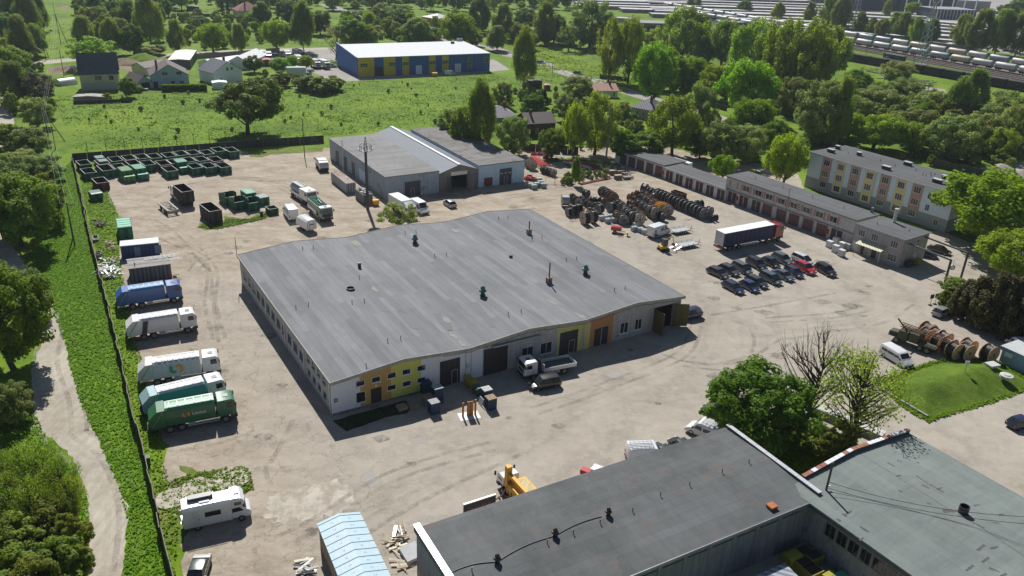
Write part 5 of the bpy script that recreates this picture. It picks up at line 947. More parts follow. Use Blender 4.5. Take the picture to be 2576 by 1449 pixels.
# tank truck white, jetting truck green
t = thing('suction_truck', 'white suction tanker truck parked nose to tail behind the green one', 'truck'); chassis(t, -4.6, 4.2, 2.5, (-3.2, -1.9, 3.0)); cab(t, 2.4, 4.5, 2.45, 1.0, 3.2, WHT)
MB().cyl((-4.3, 0, 2.1), (.6, 0, 2.1), 1.0, 20).build('tank', mat('tank_grey', (.36, .38, .42), .4, .3, streak=.1), t, smooth=True); MB().box(.7, 2.3, -1.2, 1.2, 1., 3.1).build('equipment_box', VANW, t); MB().box(-4.2, .5, -1.22, -1.02, 1.0, 1.6).box(-4.2, .5, 1.02, 1.22, 1.0, 1.6).build('side_locker', VANW, t)
MB().box(-4.2, .6, -.6, .6, 3.1, 3.2).build('hose_tray', mat('tray', (.25, .27, .24), .6), t); MB().box(-4.3, .6, -.66, -.6, 3.2, 3.35).box(-4.3, .6, .6, .66, 3.2, 3.35).build('tray_rail', ZINCW, t)
put(t, 'b1', 350, 738, 500, 830, 2.5)
DG2 = paint('pump_green', (.01, .10, .06), .4, .35)
t = thing('sewer_truck', 'dark green sewer jetting truck with pipes on the roof', 'truck'); chassis(t, -4.4, 4.0, 2.5, (-3., -1.7, 2.9)); cab(t, 2.2, 4.3, 2.45, 1., 3.15, DG2)
MB().box(-4.3, 2.0, -1.15, 1.15, 1.5, 2.9).build('body', DG2, t); MB().box(-4.3, 1.0, -1.24, -1.16, 1.0, 1.7).box(-4.3, 1.0, 1.16, 1.24, 1.0, 1.7).build('side_locker', VANW, t)
for y in (-.8, -.45, .45, .8): MB().cyl((-4.2, y, 3.05), (1.9, y, 3.05), .1, 8).build('roof_pipe', paint('pipe_green', (.03, .25, .16), .3), t, smooth=True)
m = MB()
for i in range(7): m.box(-4+i*.95, -3.92+i*.95, -.9, .9, 2.95, 3.2)
m.build('roof_rack', paint('pipe_green', (.03, .25, .16), .3), t); MB().cyl((1.2, 0, 3.2), (-1, 0, 3.45), .16, 10).build('boom', DG2, t)
put(t, 'b1', 530, 895, 655, 1005, 2.5)
# box truck and little friends near the hall
def box_truck(label, L_=8.2, H_=3.5, cabm=None, boxm=None, defl=True):
    t = thing('box_truck', label, 'truck'); h = L_/2; chassis(t, -h, h-.3, 2.45, (-h+1.7, h-1.35), guards=False); cab(t, h-2, h, 2.3, .95, 2.8, cabm or WHT, deflector=defl); b = MB().box(-h, h-2.2, -1.25, 1.25, 1.05, H_).build('box', boxm or VANW, t, bevel=.03)
    MB().box(-h-.03, -h-.003, -1.15, 1.15, 1.15, H_-.1).build('rear_door', mat('door_pale', (.6, .61, .62), .5), b); return t
put(box_truck('white box truck with a roof deflector behind the small tree'), 'b1', 1322, 860, 1530, 985, 2.5)
put(van('white van parked right beside the white box truck', 5.4, 2., 2.5), 'b1', 1570, 880, 1640, 920)
put(box_truck('white box lorry at the edge of the meadow near the blue hall', 9.5, 3.6, WHT, defl=False), 'a1', 300, 775, 580, 772, 2.5)
t = thing('refuse_collector', 'small grey white refuse collector by the corner of the storage hall', 'truck'); chassis(t, -2.9, 2.9, 2.2, (-1.8, 1.9), guards=False); MB().box(-1.3, 1.2, -1.1, 1.1, .95, 2.7).build('body', MATS['dirty_white'], t); cab(t, 1.3, 3.0, 2.1, .85, 2.5, WHT)
MB().xz([(-1.35, .8), (-1.35, 2.6), (-2.2, 2.3), (-2.9, 1.4), (-2.7, .7)], -1.12, 1.12).build('tailgate', MATS['dirty_white'], t); MB().box(-3.1, -2.6, -1., 1., .6, 1.).build('bin_lift', CHAS, t); put(t, 'b1', 655, 512, 590, 430, 2.2)
# box trailer
t = thing('box_trailer', 'white rounded box trailer with black rear frame beside the white van', 'trailer'); MB().loft([[(x, -1.05, .6), (x, -1.05, zz-.45), (x, -.7, zz-.08), (x, 0, zz), (x, .7, zz-.08), (x, 1.05, zz-.45), (x, 1.05, .6)] for x, zz in ((-2.4, 2.7), (1.6, 2.7), (2.2, 2.35), (2.5, 1.5))]).build('body', VANW, t, smooth=True)
MB().box(-2.43, -2.40, -.95, -.9, .7, 2.3).box(-2.43, -2.40, .9, .95, .7, 2.3).box(-2.43, -2.40, -.5, -.45, .7, 2.4).box(-2.43, -2.40, .45, .5, .7, 2.4).box(-2.43, -2.4, -.4, .4, 1.6, 1.8).build('rear_frame', CHAS, t); MB().box(2.4, 3.5, -.08, .08, .45, .6).build('drawbar', CHAS, t)
for x in (-.6, .15):
    for s in (-1, 1): wheel(t, x, s*1.12, .3)
put(t, 'b1', 515, 1112, 408, 1045, 2.1)
# hook lift truck with a tall dark container and a bare frame trailer
DK = mat('container_dark', (.045, .04, .038), .75, var=.25, dirt=((.10, .05, .035), .8, .55), stripe=(1.4, .5))
def openbox(par, L_, W_, z0, z1, m, inner=None, rim=None, th=.08, name='shell', nrib=6):
    h, w_ = L_/2, W_/2; b = MB().box(-h, h, -w_, w_, z0, z0+.12).box(-h, h, -w_, -w_+th, z0+.12, z1).box(-h, h, w_-th, w_, z0+.12, z1).box(-h, -h+th, -w_+th, w_-th, z0+.12, z1).box(h-th, h, -w_+th, w_-th, z0+.12, z1)
    for i in range(nrib):
        x = -h+.3+(L_-.6)*i/(nrib-1)
        for s in (-1, 1): b.box(x-.05, x+.05, *sorted((s*w_, s*(w_+.07))), z0, z1-.12)
    for i in range(3):
        for s in (-1, 1): y = -w_+.35+(W_-.7)*i/2; b.box(*sorted((s*h, s*(h+.06))), y-.05, y+.05, z0, z1-.12)
    sh = b.build(name, m, par); MB().box(-h+th, h-th, -w_+th, w_-th, z0+.125, z0+.14).build('floor', inner or MATS['rust_inside'], sh)
    r_ = MB(); e = .05
    r_.box(-h-e, h+e, -w_-e, -w_+th, z1, z1+.07).box(-h-e, h+e, w_-th, w_+e, z1, z1+.07).box(-h-e, -h+th, -w_+th, w_-th, z1, z1+.07).box(h-th, h+e, -w_+th, w_-th, z1, z1+.07); r_.build('rim', rim or m, sh); return sh
mat('rust_inside', (.055, .035, .03), .9, dirt=((.12, .07, .05), .6, .6))
RIMG = mat('worn_rim', (.26, .25, .24), .6, var=.2)
t = thing('hook_lift_truck', 'white hook lift truck carrying a tall dark open container', 'truck'); chassis(t, -4.4, 3.9, 2.45, (-3., -1.7, 2.7), guards=True); cab(t, 2.0, 4.0, 2.35, .95, 2.9, WHT); e = bpy.data.objects.new('container', None); COL.objects.link(e)
sh = openbox(t, 5.9, 2.5, 1.15, 3.5, DK, rim=RIMG, name='container'); bpy.data.objects.remove(e)
for o in [sh]: o.location = (-1.6, 0, 0)
place(t, *[float(v) for v in (GQ('e3', 1720, 950)+np.array([-2.0, 2.6]))], R(130))
t = thing('frame_trailer', 'bare steel container trailer without a load', 'trailer'); fm = MB().box(-3.2, 3.2, -1.15, -.85, .9, 1.15).box(-3.2, 3.2, .85, 1.15, .9, 1.15)
for x in np.linspace(-3., 3., 7): fm.box(x-.1, x+.1, -.85, .85, .95, 1.08)
fm.build('frame', mat('frame_paint', (.34, .31, .27), .7, dirt=((.12, .08, .06), 1., .55)), t); MB().box(-3.3, -3.1, -1.2, 1.2, .5, .9).build('rear_bumper', RIMG, t)
for x in (-1.9, -.7, 1.6):
    for s in (-1, 1): wheel(t, x, s*1.15, .48, .3, RIMD)
place(t, *(GQ('e3', 1420, 1060)+np.array([-.2, 1.2])), R(130))
# mini excavator, flat trailers, generator
YEL = paint('digger_yellow', (.62, .40, .02), .3, .45)
t = thing('mini_excavator', 'yellow and black mini excavator with its arm out over the ramp trailer', 'excavator')
for s in (-1, 1): MB().xz([(-1.0, .2), (-.85, 0), (.85, 0), (1.0, .2), (.85, .45), (-.85, .45)], s*.75-.16, s*.75+.16).build('track', RUB, t)
MB().box(-.9, .5, -.7, .7, .5, 1.05).build('body', YEL, t, bevel=.06); cb_ = MB().box(-.35, .55, -.55, .35, 1.05, 2.3).build('cab', GLASS, t, bevel=.04); MB().box(-.42, .62, -.62, .42, 2.32, 2.42).build('cab_roof', CHAS, cb_)
m = MB()
for x in (-.38, .55):
    for y in (-.58, .33): m.box(x, x+.06, y, y+.06, 1.05, 2.32)
m.build('cab_posts', CHAS, cb_)
am = MB().tube([(.6, .45, .9), (1.3, .45, 2.3), (2.2, .45, 2.5)], .11, 8).build('boom', YEL, t); MB().tube([(2.2, .45, 2.5), (2.6, .45, 1.1)], .09, 8).build('stick', YEL, t); MB().xz([(2.4, 1.1), (2.9, .9), (2.7, .4), (2.2, .6)], .2, .7).build('bucket', CHAS, t); MB().box(.9, 1.05, -.8, .8, .1, .5).build('blade', CHAS, t)
place(t, *(GQ('b2', 1520, 1075)), R(22))
def flat_trailer(label, ramps):
    t = thing('flat_trailer', label, 'trailer'); MB().box(-2.1, 2.1, -1.0, 1.0, .6, .68).build('deck', mat('deck_grey', (.40, .42, .42), .6, streak=.1), t); fm = MB().box(-2.15, 2.15, -1.06, -1.0, .5, .72).box(-2.15, 2.15, 1.0, 1.06, .5, .72)
    for x in (-2, -.7, .7, 2):
        for s in (-1, 1): fm.box(x-.03, x+.03, s*1.03-.03, s*1.03+.03, .6, 1.05)
    fm.box(-2.1, 2.1, 1.0, 1.05, .95, 1.0).build('rail', METAL, t); MB().add([(2.1, -.9, .5), (3.3, 0, .45), (2.1, .9, .5), (2.1, .8, .6), (3.25, 0, .55), (2.1, -.8, .6)], [(0, 1, 4, 5), (1, 2, 3, 4)]).box(3.1, 3.7, -.05, .05, .4, .5).box(2.9, 2.98, -.2, -.12, .3, 1.3).build('drawbar', METAL, t)
    for x in (-.1, .6):
        for s in (-1, 1): wheel(t, x, s*1.25, .3)
    if ramps:
        for s in (-.7, .7): MB().add([(-2.1, s-.2, .62), (-2.1, s+.2, .62), (-3.9, s+.2, .06), (-3.9, s-.2, .06), (-2.1, s-.2, .56), (-2.1, s+.2, .56), (-3.9, s+.2, 0), (-3.9, s-.2, 0)], [(0, 1, 2, 3), (7, 6, 5, 4), (0, 3, 7, 4), (1, 5, 6, 2), (2, 6, 7, 3)]).build('ramp', ZINCW, t)
    return t
c = GQ('b2', 1690, 870, .6); place(flat_trailer('flat grey trailer right in front of the striped van', False), c[0], c[1], R(30)); c = GQ('b2', 1765, 1010, .6); place(flat_trailer('flat grey trailer with its two ramps lowered to the ground', True), c[0], c[1], R(30))
t = thing('generator_trailer', 'small red generator on a two wheeled trailer', 'generator'); MB().box(-1.1, 1.1, -.6, .6, .55, 1.35).build('housing', paint('gen_red', (.40, .015, .02), .4), t, bevel=.05); MB().box(1.1, 2.1, -.05, .05, .4, .5).build('drawbar', METAL, t)
for s in (-1, 1): wheel(t, -.3, s*.78, .32)
c = GQ('b2', 1050, 870, .6); place(t, c[0], c[1], R(-14))
# military looking drilling truck
OL = mat('olive_paint', (.07, .075, .04), .8, dirt=((.10, .06, .04), 1., .55)); t = thing('drill_truck', 'old olive drilling truck with a folded rusty mast', 'truck'); chassis(t, -3.8, 3.4, 2.3, (-2.6, -1.5, 2.1), guards=False)
MB().xz([(2.0, 1.), (2.0, 1.75), (3.5, 1.6), (3.6, .8), (2.0, .8)], -.7, .7).build('bonnet', OL, t); MB().box(.6, 2.0, -1.1, 1.1, .9, 2.35).build('cab', OL, t); MB().box(1.95, 2.03, -.9, .9, 1.75, 2.2).build('windscreen', GLASS, t); MB().box(-1.0, .4, -1.1, 1.1, 1., 2.5).box(-3.8, -1.1, -1.15, 1.15, 1., 1.25).build('machine_box', OL, t)
RST = mat('rusty_steel', (.16, .075, .045), .85, var=.3); m = MB()
for y in (-.3, .3): m.box(-5.2, 2.2, y-.05, y+.05, 2.6, 2.7).box(-5.2, 2.2, y-.05, y+.05, 3.1, 3.2)
for i in range(14): x = -5.1+i*.55; m.box(x, x+.05, -.3, .3, 2.62, 2.68); [m.cyl((x, y, 2.65), (x+.5, y, 3.15), .025, 5) for y in (-.3, .3)]
m.build('mast', RST, t); MB().cyl((1.0, .6, 2.4), (2.6, 1.2, 4.2), .12, 8).build('boom', RST, t)
put(t, 'c3', 1570, 670, 1225, 545, 2.3)
# crane lorry and others behind the front workshop
t = thing('crane_lorry', 'yellow lorry mounted crane behind the front workshop', 'crane truck'); chassis(t, -4, 3, 2.4, (-2.6, 1.8), guards=False); CY = mat('crane_yellow', (.66, .34, .02), .55, dirt=((.22, .15, .08), 1., .62))
MB().box(-1.9, .9, -1.2, 1.2, 1.2, 2.4).build('machine_deck', CY, t); MB().box(-1.6, .6, -1.0, .3, 2.4, 2.46).build('deck_plate', mat('faded_yellow', (.55, .45, .22), .7, streak=.4), t)
MB().box(-4.5, 1.4, .45, .85, 2.75, 3.25).build('boom', CY, t); MB().box(1.2, 1.8, .35, .95, 1.2, 4.0).build('crane_column', CY, t); cab(t, 1.9, 3.4, 2.0, .9, 2.2, WHT, hatch=False)
c = GQ('d2', 80, 560, 1.8); place(t, c[0], c[1], R(121))
t = thing('small_tractor', 'small red and white tractor peeping over the workshop roof edge', 'tractor'); MB().box(-.9, .5, -.6, .6, 1.9, 2.0).build('cab_roof', VANW, t); MB().box(-.8, .4, -.5, .5, .9, 1.9).build('cab', GLASS, t); MB().box(.4, 1.8, -.4, .4, .6, 1.2).build('bonnet', RED, t)
for x, r_ in ((-.6, .6), (1.3, .38)):
    for s in (-1, 1): wheel(t, x, s*.8, r_, .3, RIMD)
c = GQ('d2', 850, 350, 2.); place(t, c[0], c[1], R(150))
# trucks in the far lorry yard
for i, (q, cm, lab) in enumerate([((75, 590), WHT, 'white lorry cab at the left of the far lorry yard'), ((130, 605), paint('lorry_red', (.3, .01, .015)), 'red lorry next to the white one in the far lorry yard'), ((320, 590), WHT, 'white lorry with a red bumper in the middle of the far lorry yard'), ((435, 640), WHT, 'white lorry nearest the bushes in the far lorry yard'), ((600, 680), WHT, 'white lorry second from the blue hall'), ((690, 685), WHT, 'white lorry nearest the blue hall'), ((430, 575), paint('dull_blue', (.05, .07, .12)), 'dark blue lorry at the back of the far yard')]):
    t = box_truck(lab, 8, 3.3, cm, mat('grey_tarp', (.3, .33, .36), .7) if i in (4, 6) else VANW, False); c = GQ('a1', *q); place(t, c[0], c[1], R(-75+4*i))
    if i == 2: pass
for q, c_, st, lab in [((760, 675), 'white', 'sedan', 'white car parked by the corner of the blue hall'), ((210, 575), 'charcoal', 'suv', 'dark car beside the red lorry far away'), ((20, 570), 'silver', 'hatch', 'silver car at the left end of the far lorry yard')]:
    c = GQ('a1', *q); place(car(st, P_[c_], lab), c[0], c[1], R(20))
c = GQ('a1', 510, 775); place(van('white van in front of the white box lorry by the meadow', 5, 1.9, 2.), c[0], c[1], R(5))
c = GQ('a1', 1950, 755); place(van('white van half hidden by weeds in front of the blue hall', 5, 1.9, 2.), c[0], c[1], R(25))
for q, c_, lab, ang in [(GQ('a2', 665, 750), 'grey', 'grey car driving on the tree lined street', -40), (GQ('a2', 290, 640), 'silver', 'silver car far up the street', -30), (GQ('a2', 1900, 1100), 'silver', 'pale car on the street under the trees', -35), (GQ('a1', 1870, 310), 'navy', 'dark car by the yellow kiosk', 0), (GQ('a0', 1420, 910), 'silver', 'silver estate car in the drive of the light blue house', 5)]:
    place(car('wagon', P_[c_], lab), q[0], q[1], R(ang))
for i, (x, y) in enumerate([(2090, 480), (2180, 490), (2290, 520), (2400, 520), (2480, 540), (2560, 560)]):
    c = GQ('a3', x, y); place(car(['hatch', 'suv', 'wagon'][i % 3], P_[['silver', 'white', 'grey', 'navy', 'silver', 'white'][i]], 'car parked in the shade beyond the tank trains', group='cars parked beyond the tank trains'), c[0], c[1], R(-30))
c = GQ('b3', 60, 245); place(car('wagon', P_['grey'], 'grey car in the shade behind the garages'), c[0], c[1], R(40))
# ================================================================ CONTAINERS
GRN = mat('skip_green', (.02, .135, .07), .6, var=.2, dirt=((.06, .04, .03), .9, .62), stripe=(1.3, .5)); RUS = mat('skip_rust', (.09, .045, .032), .8, var=.3, stripe=(1.3, .5)); MINT = mat('lid_mint', (.10, .42, .28), .5, var=.12, streak=.15); LGRN = mat('lid_leaf', (.14, .34, .13), .5, var=.12, streak=.2); GRN2 = mat('press_green', (.02, .17, .09), .5, var=.12, stripe=(2, .4)); LEAFG = mat('press_leaf', (.05, .20, .05), .5, var=.12, stripe=(2, .4))
def skip(label, L_=4.5, W_=2.55, H_=1.75, m=GRN, high=False, group=None):
    t = thing('skip_container', label, 'skip', group=group); sh = openbox(t, L_, W_, .15, H_, m, rim=RIMG, name='shell', nrib=5)
    if high:
        for s in (-1, 1): MB().xz([(-L_/2, H_+.07), (L_/2, H_+.07), (L_/2, H_+.12), (-L_/2+1.2, H_+.95), (-L_/2, H_+1.0)], s*W_/2-.04, s*W_/2+.04).build('side_extension', m, sh)
    for s in (-1, 1): MB().cb((-L_/2+.3, s*.7, .08), (.2, .2, .16)).cb((L_/2-.3, s*.7, .08), (.2, .2, .16)).build('roller', CHAS, sh)
    return t
SKG = 'open skips lined up along the back wall'
def put_near(o, t, lx, ly, rx, ry, zt, L_, ang=130.):
    a = GQ(t, lx, ly, zt); b = GQ(t, rx, ry, zt); c = (a+b)/2+L_/2*np.array([math.cos(R(ang)), math.sin(R(ang))]); return place(o, c[0], c[1], R(ang))
proto = {'g': skip('green open skip', group=SKG), 'd': skip('dark rusty skip', m=RUS, group=SKG), 'b': skip('green skip', 5.6, 2.6, 1.8, group=SKG)}
used = set()
rows = [('back row by the wall', [(575, 285, 755, 252, 'g'), (785, 258, 960, 232, 'g'), (985, 235, 1150, 222, 'g'), (1175, 238, 1340, 205, 'g'), (1395, 215, 1575, 192, 'g'), (1585, 190, 1755, 168, 'g'), (1765, 178, 1945, 155, 'g'), (1975, 180, 2155, 148, 'g'), (2165, 132, 2325, 106, 'g'), (2365, 135, 2520, 110, 'g')]),
        ('middle row', [(640, 395, 800, 365, 'g'), (860, 345, 1010, 300, 'd'), (1080, 338, 1240, 318, 'g'), (1300, 342, 1500, 312, 'd'), (1500, 318, 1650, 290, 'd'), (1700, 290, 1870, 268, 'g'), (1890, 283, 2070, 250, 'g'), (2120, 282, 2280, 258, 'd')]),
        ('front row', [(1410, 432, 1590, 408, 'g'), (1800, 388, 1965, 360, 'g'), (2005, 383, 2185, 348, 'g'), (2235, 375, 2400, 345, 'g')]),
        ('left end group', [(85, 340, 270, 305, 'g'), (160, 462, 345, 435, 'g'), (435, 430, 615, 397, 'b'), (390, 330, 540, 300, 'd')])]
for nm, lst in rows:
    for i, (a, b, c, d, k) in enumerate(lst):
        lab = '%s skip, %s from the left in the %s' % ({'g': 'green open', 'd': 'rusty open', 'b': 'long dark green'}[k], ORD[i], nm)
        o = proto[k] if k not in used else copy_tree(proto[k]); used.add(k); o['label'] = lab; put_near(o, 'e3', a, b, c, d, 1.8, 5.6 if k == 'b' else 4.5)
put_near(skip('lone rusty open skip in front of the left end of the skip rows', m=RUS), 'e3', 345, 612, 530, 585, 1.8, 4.5)
put_near(skip('big dark brown open container on the weeds beside the hook lift truck', 5.9, 2.5, 2.7, DK), 'e3', 2060, 1040, 2250, 1012, 2.75, 5.9)
for q, lab in (((1030, 405, 1135, 385), 'green skip with raised sides, back left of the group of tall skips'), ((1155, 468, 1262, 455), 'green skip with raised sides, front left of the group of tall skips'), ((1345, 482, 1470, 465), 'green skip with raised sides next to the wheeled bin')):
    put_near(skip(lab, 4.2, 2.4, 1.8, GRN, True), 'e4', *q, 1.8, 4.2)
put_near(skip('small dark skip beside the coiled rusty hoses', 2.2, 2.0, 1.3), 'e4', 1610, 560, 1755, 555, 1.3, 2.2)
def press(label, m, lid, L_=5.6):
    t = thing('press_container', label, 'container'); b = MB().xz([(-L_/2, .2), (-L_/2, 1.45), (-L_/2+1.7, 1.45), (-L_/2+1.7, 2.45), (L_/2, 2.45), (L_/2, .2)], -1.2, 1.2).build('shell', m, t)
    MB().box(-L_/2+.02, -L_/2+1.6, -1.15, 1.15, 1.455, 1.52).build('front_lid', lid, b); r_ = MB().box(-L_/2+1.72, L_/2-.02, -1.17, 1.17, 2.455, 2.5)
    for i in range(6): x = -L_/2+2+i*.62; r_.box(x, x+.12, -1.15, 1.15, 2.5, 2.56)
    r_.build('roof', lid, b)
    for s in (-1, 1): MB().cyl((-L_/2+.2, s*1.1, .1), (-L_/2+.2, s*.95, .1), .12, 10).build('roller', RIMG, b)
    return t
put_near(press('leaf green press container with a ribbed roof among the skips', LEAFG, LGRN), 'e3', 768, 515, 935, 495, 1.5, 5.6); put_near(press('mint topped press container to the right of the leaf green one', GRN2, MINT), 'e3', 985, 482, 1130, 462, 1.5, 5.6)
put_near(press('narrow mint topped press container in the front skip row', GRN2, MINT, 4.6), 'e3', 1640, 375, 1750, 362, 1.5, 4.6)
def lidded(label, L_, W_, H_, m, lid, slope=0.):
    t = thing('lidded_container', label, 'container'); b = MB().xz([(-L_/2, .15), (-L_/2-slope, H_), (L_/2, H_), (L_/2-slope, .15)], -W_/2, W_/2).build('shell', m, t); l = MB().box(-L_/2-slope+.03, L_/2-.03, -W_/2+.04, W_/2-.04, H_+.003, H_+.07)
    for i in range(5): x = -L_/2+.3+i*(L_-.6)/4; l.box(x-.04, x+.04, -W_/2+.04, W_/2-.04, H_+.07, H_+.13)
    l.build('lid', lid, b)
    for i in range(6):
        x = -L_/2+.3+i*(L_-.6)/5
        for s in (-1, 1): MB().box(x-.05, x+.05, *sorted((s*W_/2, s*(W_/2+.06))), .3, H_-.1).build('rib', m, b)
    return t
put_near(lidded('tall dark green container with a ribbed mint lid near the blue cabin', 5.8, 2.45, 2.5, GRN, MINT), 'e3', 672, 1290, 862, 1268, 2.55, 5.8, 118)
put_near(lidded('wedge shaped green skip with a pale lid standing on the grass by the fence', 2.2, 2.3, 1.7, GRN, mat('pale_lid', (.36, .46, .42), .5), .8), 'e3', 262, 770, 410, 742, 1.7, 2.2, 130)
put_near(lidded('teal lidded container at the back of the group of tall skips', 3.6, 2.2, 2.0, GRN2, MINT), 'e4', 1310, 350, 1420, 330, 2.0, 3.4)
put_near(lidded('closed dark green box container beside the small skip', 2.6, 2.2, 1.7, GRN, MATS['pale_lid']), 'e4', 1478, 408, 1620, 395, 1.7, 2.6)
for i, (a, b) in enumerate(((385, 315), (330, 262))): put_near(lidded(['low green container with a flat pale lid, nearer of two', 'low green container with a flat pale lid against the back wall'][i], 2.6, 2.0, 1.8, GRN, MATS['pale_lid']), 'e3', a, b-30, a+140, b-45, 1.8, 2.6)
# shipping containers by the hall, with things on top
def shipbox(label, q, L_, W_, H_, ang, m, top=None, zt=None):
    t = thing('storage_container', label, 'container'); b = MB().box(-L_/2, L_/2, -W_/2, W_/2, .1, H_).build('shell', m, t); MB().box(-L_/2+.1, L_/2-.1, -W_/2+.1, W_/2-.1, H_+.003, H_+.03).build('top', top or RUS, b)
    MB().box(-L_/2-.03, -L_/2-.003, -W_/2+.1, -.03, .25, H_-.1).box(-L_/2-.03, -L_/2-.003, .03, W_/2-.1, .25, H_-.1).build('doors', m, b); c = GQ(*q, z=H_); return place(t, c[0], c[1], R(ang)), b
RTOP = mat('rusty_top', (.30, .24, .20), .8, dirt=((.2, .12, .08), .5, .5)); GSH = mat('grey_shell', (.30, .32, .35), .7, stripe=(3, .5), streak=.25)
t, b = shipbox('long grey storage container with a rusty top beside the hall wall', ('b1', 875, 545), 10.5, 2.3, 2.4, 121.5, GSH, RTOP)
m = MB()
for i in range(4): m.cyl((1+i*1., -.8, 2.43), (1+i*1., -.8, 3.2), .03, 5).cyl((1+i*1., .8, 2.43), (1+i*1., .8, 3.2), .03, 5).cyl((1+i*1., -.8, 2.9), (1+i*1., .8, 2.9), .03, 5)
m.build('top_rail', RST, b)
t, b = shipbox('dark grey container piled with old pipes beside the steel mast', ('b1', 1085, 690), 5.2, 2.2, 2.2, 121.5, mat('grey_shell_dark', (.14, .15, .165), .7, stripe=(3, .5), streak=.25), CHAS)
cc = t.location.copy(); rnd = random.Random(3); pl = thing('pipe_pile', 'pile of scrap pipes on top of the dark grey container', 'scrap pile', (cc.x, cc.y, 2.23), R(121.5))
for i in range(16): a = rnd.uniform(0, 3.14); x, y, z = rnd.uniform(-1.8, 1.8), rnd.uniform(-.6, .6), .1+.03*i; l = rnd.uniform(.5, 1.1); MB().cyl((x-l*math.cos(a), y-l*.6*math.sin(a), z), (x+l*math.cos(a), y+l*.6*math.sin(a), z+.05), .09, 8).build('pipe', METAL, pl, smooth=True)
# bins
YB = mat('bin_yellow', (.34, .30, .03), .6, var=.1); GB = mat('bin_green', (.03, .10, .06), .6, var=.1); OB = mat('bin_orange', (.7, .38, .02), .6)
def dumpster(label, m, lid=None, openlid=False, group=None, name='dumpster'):
    t = thing(name, label, 'bin', group=group); b = MB().loft([[(-.6, -.42, .2), (.6, -.42, .2), (.6, .42, .2), (-.6, .42, .2)], [(-.68, -.52, 1.15), (.68, -.52, 1.15), (.68, .52, 1.15), (-.68, .52, 1.15)]]).build('body', m, t)
    if openlid: MB().box(-.58, .58, -.42, .42, 1.152, 1.16).build('dark_mouth', CHAS, b)
    else: MB().lathe([(.05, 1.3), (.3, 1.28), (.5, 1.18)], 4).build('lid_hump', m, b) if 0 else MB().yz([(-.54, 1.155), (-.3, 1.32), (.3, 1.32), (.54, 1.155)], -.7, .7).build('lid', lid or m, b)
    for x in (-.5, .5):
        for y in (-.35, .35): MB().cyl((x, y-.04, .1), (x, y+.04, .1), .1, 8).build('wheel', RUB, t)
    return t
for q, m, lab in ((('e7', 840, 270), YB, 'yellow dumpster nearest the warehouse wall'), (('e7', 915, 320), YB, 'yellow dumpster between another yellow one and the green one'), (('e7', 960, 400), GB, 'dark green dumpster beside the stacked blue pallets')): c = GQ(*q); place(dumpster(lab, m), c[0], c[1]+.6, R(121.5))
c = GQ('b3', 1410, 1240); place(dumpster('black dumpster at the foot of the office', mat('bin_dark', (.04, .05, .04), .6), group=None), c[0], c[1], R(35)); c = GQ('b3', 1490, 1225); place(dumpster('olive yellow dumpster beside the black one at the office', mat('bin_olive', (.3, .26, .03), .6)), c[0], c[1], R(35))
c = GQ('b2', 2420, 310); place(dumpster('yellow bin behind the garages', YB), c[0], c[1], R(-55)); c = GQ('b2', 2480, 320); place(dumpster('green bin beside the yellow one behind the garages', GB), c[0], c[1], R(-55))
for i, (x, y, op) in enumerate([(230, 1300, 0), (345, 1240, 1), (350, 1360, 1), (450, 1290, 1), (440, 1440, 1)]):
    c = GQ('d3', x, y, .6); place(dumpster(['leftmost yellow bin in the dark courtyard', 'rear yellow open bin in the dark courtyard', 'middle yellow open bin in the dark courtyard', 'right hand yellow bin in the dark courtyard', 'nearest yellow open bin in the dark courtyard'][i], YB, openlid=bool(op)), c[0], c[1], R(30)).scale = (1.25, 1.25, 1.25)
c = GQ('d3', 520, 1430, .6); place(dumpster('bright yellow bin in the sun at the courtyard edge', YB), c[0]+.6, c[1]-.6, R(30)); c = GQ('d3', 640, 1440, .6); place(dumpster('mint green bin at the courtyard edge', MINT), c[0]+.5, c[1]-.6, R(30))
c = GQ('b1', 1205, 830); place(dumpster('orange bin at the foot of the steel mast', OB), c[0], c[1], R(31))
t = thing('corrugated_lean_to', 'small lean to roof of corrugated sheet in the courtyard corner', 'shed'); MB().add([(-2.5, -1.5, 2.3), (2.5, -1.5, 2.3), (2.5, 1.5, 2.6), (-2.5, 1.5, 2.6), (-2.5, -1.5, 2.36), (2.5, -1.5, 2.36), (2.5, 1.5, 2.66), (-2.5, 1.5, 2.66)], [(3, 2, 1, 0), (4, 5, 6, 7), (0, 1, 5, 4), (2, 3, 7, 6), (1, 2, 6, 5), (0, 4, 7, 3)]).build('roof', CORR, t); MB().box(-2.4, 2.4, -1.4, 1.4, 0, 2.25).build('wall', GREYW, t); c = GQ('d3', 60, 1440, 2.4); place(t, c[0], c[1]-1., R(30))
